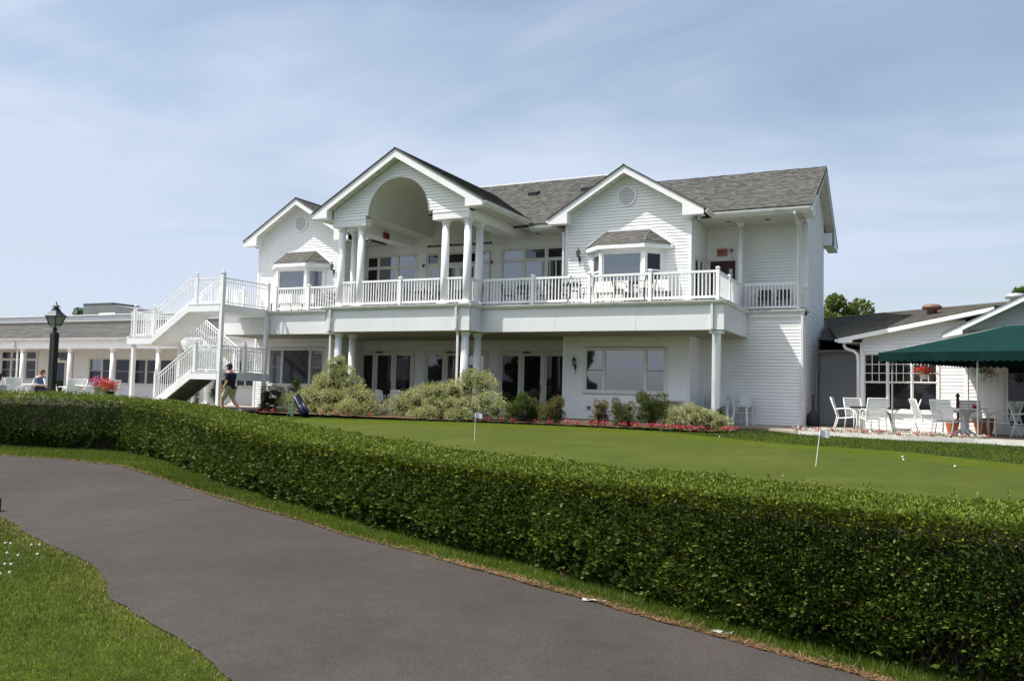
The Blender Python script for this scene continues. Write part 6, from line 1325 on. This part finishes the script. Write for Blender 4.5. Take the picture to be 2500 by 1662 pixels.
# ------------------------------------------------------------------ putting green flags, balls, small litter
GOLF = mat('flag_cloth', (.62, .64, .72), .8, var=.06, scale=8); PRINT = mat('flag_print', (.38, .40, .47), .8)
def flag(x, y, z, h, lean, lab, w_=.17, fh=.125, ang=0):
    t = thing('green_flag', (x, y, z), lab, 'flag', 'practice flags on the putting green'); top = Vector((lean[0], lean[1], h)); m = MB(); m.tube([(0, 0, -.02), tuple(top)], .0075, 6); part('stick', m, CHAIRW, t)
    m = MB(); m.tube([tuple(top*.86), tuple(top*.99)], .011, 6); part('flag_tube', m, CHAIRW, t)
    d = Vector((math.cos(YAW), -math.sin(YAW), 0)); b = top*.99; m = MB(); k = 6
    for i in range(k):
        a0, a1 = i/k, (i+1)/k; f = lambda a: b+d*(w_*a+.01)+Vector((0, .012*math.sin(a*5), -.018*a)); p0, p1 = f(a0), f(a1); m.quad(p0, p1, p1-Vector((0, 0, fh)), p0-Vector((0, 0, fh)))
    o = part('cloth', m, GOLF, t, fix=False)
    m = MB(); r = random.Random(2); nn = d.cross(Vector((0, 0, 1)))
    for sg in (-1, 1):
        for i in range(7):
            a = .25+.5*r.random(); q = b+d*(w_*a)+Vector((0, 0, -fh*(.3+.45*r.random())))+nn*.004*sg; m.quad(q, q+d*.02, q+d*.022-Vector((0, 0, .006)), q-Vector((0, 0, .008)))
    part('print', m, PRINT, o, fix=False)
flag(-1.92, 16.85, -1.30, .74, (.085, .0), 'leaning practice flag nearest the right patio'); flag(-10.19, 18.61, -1.255, .72, (.01, 0), 'upright practice flag in the middle of the putting green')
m = MB(); 
for (x, y) in ((-.49, 19.2), (-.46, 18.65), (.43, 17.87), (-4.86, 22.06)):
    m = MB(); m.lathe([(.008, 0), (.018, .008), (.0215, .0215), (.018, .035), (.008, .043)], (0, 0, 0), 10); o = part('golf_ball', m, mat('ball_white', (.55, .55, .55), .5), None, smooth=True); o.location = (x, y, float(tz(x, y))+.012); tag(o, 'white golf ball lying on the putting green apron', 'ball', 'golf balls on the green')
m = MB(); m.tube([(0, 0, .012), (.1, .03, .02), (.22, .10, .018), (.30, .13, .03)], [.004, .006, .007, .005], 5); o = part('twig', m, BARK, None); o.location = (-9.25, 8.35, -1.571); tag(o, 'thin brown twig lying on the cart path', 'twig')
for (x, y, s, lab) in ((-2.29, 6.14, 1, 'crumpled white paper scrap at the path edge'), (-1.25, 5.78, .8, 'white plastic scrap in the grass verge')):
    m = MB(); r = random.Random(int(x*10)); P = [[(-.09*s+.045*s*i, -.03+.03*j+r.uniform(-.008, .008), r.uniform(.004, .022)) for j in range(3)] for i in range(5)]
    for i in range(4):
        for j in range(2): m.quad(P[i][j], P[i+1][j], P[i+1][j+1], P[i][j+1])
    o = part('paper_scrap', m, mat('dull_paper', (.42, .42, .40), .9), None, fix=False); o.location = (x, y, -1.571); tag(o, lab, 'litter')
m = MB(); m.box(-1.6, .0, -.10, .10, 0, .16); o = part('timber_edging', m, mat('dark_timber', (.045, .022, .018), .8, var=.3, scale=5), None); o.location = (-9.98, 6.38, -1.58); o.rotation_euler = (0, 0, R(8)); tag(o, 'dark timber block at the left picture edge beside the path', 'timber')
# ------------------------------------------------------------------ golf bag
NAVY = mat('navy_nylon', (.012, .014, .045), .55, var=.3, scale=6, bump=.3, bscale=20)
t = thing('golf_bag', (-19.3, 22.9, -1.04), 'dark navy golf bag leaning on its stand with a green towel', 'golf bag')
ax = Vector((-.50, -.05, .86)).normalized(); b0 = Vector((.12, 0, .08))
m = MB(); m.tube([b0, b0+ax*.12, b0+ax*.45, b0+ax*.72, b0+ax*.78], [.13, .145, .135, .12, .125], 14); part('bag_body', m, NAVY, t, smooth=True)
m = MB(); side = Vector((.1, -.13, -.02)); m.tube([b0+side+ax*.06, b0+side+ax*.10, b0+side+ax*.34, b0+side+ax*.42], [.06, .10, .09, .04], 10); m.tube([b0+Vector((.14, .02, 0))+ax*.08, b0+Vector((.14, .02, 0))+ax*.12, b0+Vector((.12, .02, 0))+ax*.5], [.05, .09, .05], 10); part('pocket', m, mat('blue_nylon', (.012, .014, .065), .5, var=.3, scale=8), t, smooth=True)
m = MB(); m.tube([b0+ax*.79, b0+ax*.8], [.12, .02], 14); part('bag_opening', m, BLACKM, t)
m = MB()
for i in range(6):
    a = i*1.05; o_ = Vector((math.cos(a)*.06, math.sin(a)*.06, 0)); tip = b0+ax*(.98+.05*(i % 3))+o_*1.3; m.tube([b0+ax*.7+o_, tip], .006, 5)
    if i % 2: m.tube([tip, tip+Vector((.05, .01, -.01)), tip+Vector((.08, .02, -.05))], [.03, .035, .015], 8)
    else: m.tube([tip-ax*.05, tip+ax*.02, tip+ax*.09+Vector((.03, 0, -.01))], [.028, .045, .03], 8)
part('clubs', m, BLACKM, t, smooth=True)
m = MB(); top = b0+ax*.62+Vector((0, -.10, 0)); m.tube([top, (-.42, -.32, 0)], .008, 5); m.tube([top, (-.36, .28, 0)], .008, 5); part('stand_legs', m, mat('stand_metal', (.25, .25, .27), .4), t)
m = MB(); m.tube([b0+ax*.75+Vector((.0, -.13, 0)), b0+ax*.6+Vector((.06, -.17, .0)), b0+ax*.3+Vector((.06, -.17, 0))], [.016, .018, .016], 6); part('strap', m, mat('pale_strap', (.42, .38, .46), .6), t)
m = MB(); p = b0+ax*.68+Vector((-.02, -.16, 0)); m.hexa([p+Vector((-.03, -.01, 0)), p+Vector((.02, -.01, 0)), p+Vector((.02, .01, 0)), p+Vector((-.03, .01, 0)), p+Vector((-.10, -.06, -.62)), p+Vector((.04, -.04, -.62)), p+Vector((.04, .0, -.62)), p+Vector((-.10, .0, -.62))]); part('towel', m, mat('green_towel', (.06, .15, .12), .9, var=.2, scale=12), t)
# ------------------------------------------------------------------ people
SKIN = mat('skin', (.50, .26, .17), .55)
def skin_mesh(name, pts, edges, m, sub=2):
    me = bpy.data.meshes.new(name); me.from_pydata([p[:3] for p in pts], edges, []); ob = bpy.data.objects.new(name, me); COL.objects.link(ob)
    mod = ob.modifiers.new('s', 'SKIN'); mod.use_smooth_shade = True; sv = me.skin_vertices[0].data
    for i, p in enumerate(pts): r_ = p[3]; sv[i].radius = (r_, r_) if not isinstance(r_, tuple) else r_
    sv[0].use_root = True
    s2 = ob.modifiers.new('u', 'SUBSURF'); s2.levels = sub; s2.render_levels = sub
    dg = bpy.context.evaluated_depsgraph_get(); me2 = bpy.data.meshes.new_from_object(ob.evaluated_get(dg)); bpy.data.objects.remove(ob); me2.name = name; me2.materials.clear(); me2.materials.append(m); return me2
def person(loc, rz, lab, pose, shirt, pants, hair, cap=None, shoes=None, shorts=True):
    t = thing('person', loc, lab, 'person', rz=rz)     # faces +X, z up
    J = pose; V = []; E_ = []; ix = {}
    def add(n, p, r_, par=None):
        ix[n] = len(V); V.append((*p, r_)); 
        if par is not None: E_.append((ix[par], ix[n]))
    order = [('pelvis', None, (.15, .12)), ('waist', 'pelvis', (.155, .12)), ('chest', 'waist', (.165, .125)), ('neckb', 'chest', (.10, .085)), ('neck', 'neckb', .058), ('jaw', 'neck', .072), ('head', 'jaw', (.082, .094)), ('crown', 'head', .062), ('nose', 'head', .018),
      ('shl', 'neckb', .068), ('ell', 'shl', .047), ('wrl', 'ell', .030), ('hal', 'wrl', .034), ('shr', 'neckb', .068), ('elr', 'shr', .047), ('wrr', 'elr', .030), ('har', 'wrr', .034),
      ('hil', 'pelvis', .10), ('knl', 'hil', .066), ('cal', 'knl', .062), ('anl', 'cal', .040), ('tol', 'anl', .032), ('hir', 'pelvis', .10), ('knr', 'hir', .066), ('car', 'knr', .062), ('anr', 'car', .040), ('tor', 'anr', .032)]
    for n, par, r_ in order: add(n, J[n], r_, par)
    for s in 'lr':
        h = Vector(J['ha'+s]); d = (h-Vector(J['wr'+s])).normalized(); sdv = Vector((1, 0, 0)) if abs(d.x) < .7 else Vector((0, 0, 1))
        for k, (o_, l_) in enumerate(((-.026, .050), (-.009, .062), (.009, .066), (.026, .058))):
            add('f%s%d' % (s, k), tuple(h+sdv*o_+d*.03), .0095, 'ha'+s); add('g%s%d' % (s, k), tuple(h+sdv*o_*1.1+d*(.03+l_)+Vector((.008, 0, 0))), .008, 'f%s%d' % (s, k))
        add('t'+s, tuple(h+sdv*.045+d*.01), .011, 'ha'+s); add('u'+s, tuple(h+sdv*.06+d*.045), .009, 't'+s)
    link('body', skin_mesh('body', V, E_, SKIN), t)
    def sub(names, grow, m, nm_, ext=None, cut=None):
        nn = {n: i for i, n in enumerate(names)}; P = []; 
        for n in names:
            r_ = V[ix[n]][3]; p = J[n]; r_ = tuple(x*grow+.022 for x in r_) if isinstance(r_, tuple) else r_*grow+.02
            if ext and n in ext: a, f, r2 = ext[n]; p = tuple(Vector(J[a]).lerp(Vector(J[n]), f)); r_ = r2 or r_
            P.append((*p, r_))
        E2 = [(nn[a], nn[b]) for a, b in cut]; link(nm_, skin_mesh(nm_, P, E2, m), t)
    sub(['waist', 'pelvis', 'chest', 'neckb', 'shl', 'ell', 'shr', 'elr'], 1.22, shirt, 'shirt', {'ell': ('shl', .92, .066), 'elr': ('shr', .92, .066), 'pelvis': ('waist', .6, None)}, [('waist', 'pelvis'), ('waist', 'chest'), ('chest', 'neckb'), ('neckb', 'shl'), ('shl', 'ell'), ('neckb', 'shr'), ('shr', 'elr')])
    k = ('knl', 'knr'); sub(['pelvis', 'hil', 'knl', 'hir', 'knr'], 1.18, pants, 'shorts', {'knl': ('hil', .98, .100), 'knr': ('hir', .98, .100)}, [('pelvis', 'hil'), ('hil', 'knl'), ('pelvis', 'hir'), ('hir', 'knr')])
    H = Vector(J['head']); m = MB(); m.lathe([(.085, -.075), (.098, -.03), (.100, .02), (.085, .07), (.05, .105), (.01, .118)], tuple(H+Vector((-.022, 0, .012))), 18); part('hair', m, hair, t, smooth=True)
    for s in (-1, 1): m = MB(); m.lathe([(.008, -.025), (.018, 0), (.010, .028)], tuple(H+Vector((.0, s*.092, -.01))), 8); part('ear', m, SKIN, t, smooth=True)
    for s in (-1, 1): m = MB(); m.lathe([(.004, -.008), (.010, 0), (.004, .008)], tuple(H+Vector((.088, s*.032, .012))), 8); part('eye', m, BLACKM, t)
    m = MB(); m.box(H.x+.082, H.x+.090, H.y-.022, H.y+.022, H.z-.052, H.z-.046); part('mouth', m, mat('lips', (.35, .12, .10), .5), t)
    if cap:
        m = MB(); m.lathe([(.108, .01), (.110, .045), (.10, .09), (.06, .125), (.01, .135)], tuple(H+Vector((-.008, 0, .015))), 20); m.hexa([tuple(H+Vector(q)) for q in ((.07, -.075, .03), (.20, -.05, .015), (.20, .05, .015), (.07, .075, .03), (.07, -.075, .042), (.20, -.05, .027), (.20, .05, .027), (.07, .075, .042))]); part('cap', m, cap, t, smooth=False)
    for s in 'lr':
        a = Vector(J['an'+s]); b = Vector(J['to'+s]); m = MB(); d = (b-a); m.tube([a+Vector((-.04, 0, -.03))-d*.15, a+Vector((.02, 0, -.035)), b+Vector((0, 0, .0)), b+d.normalized()*.05], [.045, .050, .042, .02], 10); part('shoe', m, shoes or PLASTIC, t, smooth=True)
    return t
walk = dict(pelvis=(0, 0, .93), waist=(.0, 0, 1.08), chest=(-.01, 0, 1.30), neckb=(-.01, 0, 1.46), neck=(.01, 0, 1.52), jaw=(.03, 0, 1.575), head=(.035, 0, 1.645), crown=(.02, 0, 1.70), nose=(.125, 0, 1.625),
 shl=(-.01, .19, 1.42), ell=(-.03, .25, 1.14), wrl=(.08, .25, .90), hal=(.12, .245, .83), shr=(-.01, -.19, 1.42), elr=(-.06, -.25, 1.15), wrr=(-.02, -.26, .90), har=(.0, -.26, .82),
 hil=(.02, .10, .88), knl=(.20, .10, .50), cal=(.19, .10, .36), anl=(.16, .10, .09), tol=(.29, .10, .04), hir=(-.02, -.10, .88), knr=(-.10, -.10, .50), car=(-.22, -.10, .36), anr=(-.38, -.10, .17), tor=(-.30, -.10, .06))
NAVYS = mat('navy_polo', (.010, .011, .028), .85, bump=.3, bscale=12); KHAKI = mat('khaki_cotton', (.40, .37, .27), .85, bump=.3, bscale=10); HAIRB = mat('brown_hair', (.07, .035, .02), .7); CAPG = mat('dark_green_cap', (.012, .028, .024), .8)
person((-22.0, 22.2, -1.02), R(196), 'man in a dark cap, navy polo and khaki shorts walking left past the stairs', walk, NAVYS, KHAKI, HAIRB, CAPG)
sit = dict(pelvis=(0, 0, .50), waist=(-.04, 0, .64), chest=(-.08, 0, .84), neckb=(-.07, 0, 1.0), neck=(-.04, 0, 1.06), jaw=(-.01, 0, 1.115), head=(.0, 0, 1.185), crown=(-.01, 0, 1.24), nose=(.09, 0, 1.17),
 shl=(-.07, .19, .96), ell=(-.02, .24, .70), wrl=(.22, .20, .66), hal=(.29, .18, .65), shr=(-.07, -.19, .96), elr=(-.02, -.24, .70), wrr=(.22, -.20, .66), har=(.29, -.18, .65),
 hil=(.04, .10, .48), knl=(.46, .12, .48), cal=(.49, .12, .34), anl=(.47, .12, .09), tol=(.60, .12, .04), hir=(.04, -.10, .48), knr=(.46, -.12, .48), car=(.49, -.12, .34), anr=(.47, -.12, .09), tor=(.60, -.12, .04))
person((-31.15, 21.55, GZ), R(10), 'person in a blue shirt sitting behind the lamp post on the left terrace', sit, mat('blue_shirt', (.05, .09, .16), .8), mat('navy_trousers', (.02, .025, .06), .8), HAIRB)
person((-23.75, 15.1, -1.12), R(100), 'person with dark brown hair at the left picture edge', sit, mat('white_shirt', (.6, .6, .6), .8), KHAKI, mat('dark_hair', (.035, .012, .012), .6))
# ------------------------------------------------------------------ awning
AW = thing('green_awning', (-1.95, 29.5, GZ), 'dark green canvas awning on thin poles over the right patio', 'awning', rz=-TH); OFF[AW.name] = (0, 0, -GZ)
# local axes: u along the facade, -off towards the lawn
def AP(u, off, z): return (u, -off, z)
c1, c2, c3, c4 = (1.95, 4.45), (9.2, 4.45), (9.2, .12), (3.06, .12); ez = 1.30; pk1, pk2 = (4.55, 2.4, 2.10), (9.0, 2.4, 2.12)
def sheet(a, b, c, d, n=14, sag=.05):
    m = MB(); a, b, c, d = map(Vector, (a, b, c, d))
    f = lambda u, v: a.lerp(b, u).lerp(d.lerp(c, u), v)+Vector((0, 0, -sag*math.sin(math.pi*v)*(.5+.5*math.sin(math.pi*u))+.012*math.sin(u*17+v*5)*v))
    for i in range(n):
        for j in range(n): m.quad(f(i/n, j/n), f((i+1)/n, j/n), f((i+1)/n, (j+1)/n), f(i/n, (j+1)/n))
    return m
for A_ in ((AP(*c1, ez), AP(*c2, ez), AP(*pk2), AP(*pk1)), (AP(*c4, ez), AP(*c3, ez), AP(*pk2), AP(*pk1)), (AP(*c1, ez), AP(*c4, ez), AP(*pk1), AP(*pk1))):
    part('canopy', sheet(*A_), CANVAS, AW, smooth=True, fix=False)
def valance(p, q, zt=ez+.012, h=.21, sc=.17):
    m = MB(); P = Vector((p[0], -p[1], 0)); Q = Vector((q[0], -q[1], 0)); Ln = (Q-P).length; n = int(Ln/.02); side_ = (Q-P).cross(Vector((0, 0, 1))).normalized()
    f = lambda s: P.lerp(Q, s)+side_*.012*math.sin(s*Ln*5.3)
    for i in range(n):
        a, b = i/n, (i+1)/n; zb = lambda s: zt-h-.045*abs(math.sin(math.pi*s*Ln/sc))
        pa, pb = f(a), f(b); m.quad(((P.lerp(Q, a)).x, (P.lerp(Q, a)).y, zt), ((P.lerp(Q, b)).x, (P.lerp(Q, b)).y, zt), (pb.x, pb.y, zb(b)), (pa.x, pa.y, zb(a)))
    part('valance', m, CANVAS2, AW, fix=False)
valance(c1, c2); valance(c4, c1); valance(c4, c3)
PM = mat('pole_metal', (.30, .31, .31), .4, metal=.3)
for u, o_ in ((2.28, 4.35), (4.32, 4.35), (8.9, 4.35)): m = MB(); m.tube([(u, -o_, GZ), (u, -o_, ez)], .022, 8); part('pole', m, PM, AW)
m = MB(); m.tube([AP(2.0, 4.38, ez-.05), AP(9.2, 4.38, ez-.05)], .02, 6); m.tube([AP(2.0, 4.4, ez), AP(3.06, .15, ez)], .02, 6); m.tube([AP(2.0, 4.4, ez), AP(4.55, 2.4, 2.07)], .02, 6); part('frame_tube', m, PM, AW)
# hanging baskets
def basket(loc, lab, rad, col, n, green, trail, seed):
    t = thing('hanging_basket', loc, lab, 'flower basket'); m = MB(); m.lathe([(.095, -.13), (.12, 0), (.125, 0), (.11, -.005)], (0, 0, 0), 20); part('pot', m, PLASTIC, t, smooth=True)
    m = MB(); 
    for k in range(3): a = k*2.1; m.tube([(.12*math.cos(a), .12*math.sin(a), 0), (0, 0, .36)], .003, 4)
    m.tube([(0, 0, .36), (0, 0, .48)], .004, 4); part('hanger', m, GM, t)
    r = np.random.default_rng(seed); P = r.normal(size=(n*2, 3))*np.array([rad*.6, rad*.6, rad*.38])+np.array([0, 0, .08]); 
    if trail: k = r.random(n*2) < .4; P[k] += np.array([.16, 0, -.12])+r.normal(size=(k.sum(), 3))*.07
    link('foliage', leaf_mesh('leaves', P, .04*r.uniform(.6, 1.2, n*2), LEAF, lerpc((.03, .07, .015), green, r.random(n*2)), None, wid=.6), t, 'stuff')
    P = r.normal(size=(n, 3))*np.array([rad*.62, rad*.62, rad*.36])+np.array([0, 0, .12])
    if trail: P = P[:n//9]*.6+np.array([.15, -.05, -.06])
    c = np.array(col)[None]*r.uniform(.7, 1.15, (len(P), 1)); link('blossoms', leaf_mesh('petals', P, .045*r.uniform(.7, 1.2, len(P)), FLM, c, None, wid=.95), t, 'stuff')
def rw(u, off): return (-1.95+u*math.cos(TH)-off*math.sin(TH), 29.5-u*math.sin(TH)-off*math.cos(TH))
x, y = rw(2.1, 1.9); basket((-.12, 26.85, .80), 'hanging basket full of bright red geraniums in front of the tall windows', .22, (.60, .008, .010), 300, (.08, .13, .03), False, 1)
basket((1.32, 26.2, .83), 'hanging basket with trailing greenery and few red blooms under the awning', .22, (.60, .03, .02), 330, (.09, .13, .04), True, 2)
# planters by the stairs
def planter(loc, lab, col, seed, potm):
    t = thing('flower_planter', loc, lab, 'flower basket'); m = MB(); m.lathe([(.10, 0), (.14, .24), (.15, .24), (.13, .23)], (0, 0, .45), 18); part('pot', m, potm, t, smooth=True); m = MB(); m.tube([(0, 0, 0), (0, 0, .45)], .015, 6); part('stand', m, BLACKM, t)
    r = np.random.default_rng(seed); n = 260; P = r.normal(size=(n, 3))*np.array([.12, .11, .11])+np.array([0, 0, .80]); link('foliage', leaf_mesh('leaves', P, .045, LEAF, lerpc((.05, .09, .02), (.14, .2, .05), r.random(n)), None), t, 'stuff')
    P = r.normal(size=(n, 3))*np.array([.12, .11, .09])+np.array([0, 0, .86]); link('blossoms', leaf_mesh('petals', P, .055, FLM, np.array(col)[None]*r.uniform(.6, 1.2, (n, 1)), None, wid=.95), t, 'stuff')
planter((-26.5, 20.45, -.87), 'stand of pink petunias left of the staircase', (.62, .10, .25), 31, PLASTIC); planter((-25.65, 20.3, -1.0), 'black pot of red geraniums left of the staircase', (.62, .04, .03), 32, BLACKM)
planter((-26.05, 20.4, -.92), 'stand of coral red geraniums between pink petunias and the black pot', (.62, .06, .06), 33, PLASTIC)
# ------------------------------------------------------------------ trees behind the buildings
def tree(loc, h, cr, n, c1, c2, lab, seed, leaf=.16, top=.5, lobes=16, flat=1.0):
    t = thing('tree', loc, lab, 'tree'); r = np.random.default_rng(seed); rd = random.Random(seed); m = MB(); m.tube([(0, 0, 0), (.1, 0, h*.3), (0, .1, h*.6)], [.28, .2, .12], 8)
    cen = []; rad = []
    for k in range(lobes):
        a = rd.uniform(0, 6.28); q = rd.random(); rr = cr*(.25+.75*rd.random())*(1-.5*q); z = h*(1-top)+h*top*q; cen.append((rr*math.cos(a), rr*math.sin(a), z)); rad.append(cr*rd.uniform(.16, .34)); m.tube([(0, 0, h*.45*(.6+.5*q)), (rr*.5*math.cos(a), rr*.5*math.sin(a), z*.85), cen[-1]], [.09, .05, .02], 5)
    part('trunk', m, BARK, t, smooth=True); cen = np.array(cen); rad = np.array(rad)
    id_ = r.integers(0, lobes, n); d = r.normal(size=(n, 3)); d /= np.linalg.norm(d, axis=1)[:, None]; P = cen[id_]+d*(rad[id_]*r.random(n)**.35)[:, None]*np.array([1, 1, .75*flat])
    link('crown', leaf_mesh('crown', P, leaf*r.uniform(.6, 1.3, n), LEAF, lerpc(c1, c2, np.clip(.5+.25*np.sin(id_*2.3)+r.normal(size=n)*.25, 0, 1)), d+np.array([0, 0, .2]), wid=.6), t, 'stuff')
tree((-5.4, 60, -.9), 7.5, 2.7, 11000, (.07, .11, .02), (.19, .24, .06), 'open crowned tree directly behind the right corner of the clubhouse', 41, leaf=.22)
tree((-2.4, 62, -.9), 5.9, 3.0, 11000, (.07, .11, .02), (.19, .24, .06), 'lower green tree top showing over the grill room roof', 42, leaf=.22)
tree((4.6, 46, -.9), 6.25, 1.9, 8000, (.05, .09, .02), (.13, .18, .05), 'dark tree tip at the right picture edge above the gable', 43, leaf=.18)
tree((-96, 72, -.9), 9.6, 4.5, 6000, (.03, .05, .02), (.07, .10, .03), 'distant tree top just above the roof of the low wing', 44, leaf=.3)
# trees behind the viewer, seen only mirrored in the windows
for i, (x, y, h, cr) in enumerate(((-38.5, -42, 6.8, 2.2), (-48, -44, 7.2, 3.5), (-57, -40, 7.5, 4), (16, -60, 9, 5), (34, -40, 11, 5), (-70, -40, 8, 5))):
    tree((x, y, -1.6), h, cr, 5000, (.02, .045, .012), (.05, .09, .02), 'dark tree far behind the viewer, %s' % ['left of the gap', 'tallest', 'far left', 'right of the gap', 'far right', 'outermost left'][i], 60+i, leaf=.55, top=.8, lobes=22)
print('objects', len(bpy.data.objects))
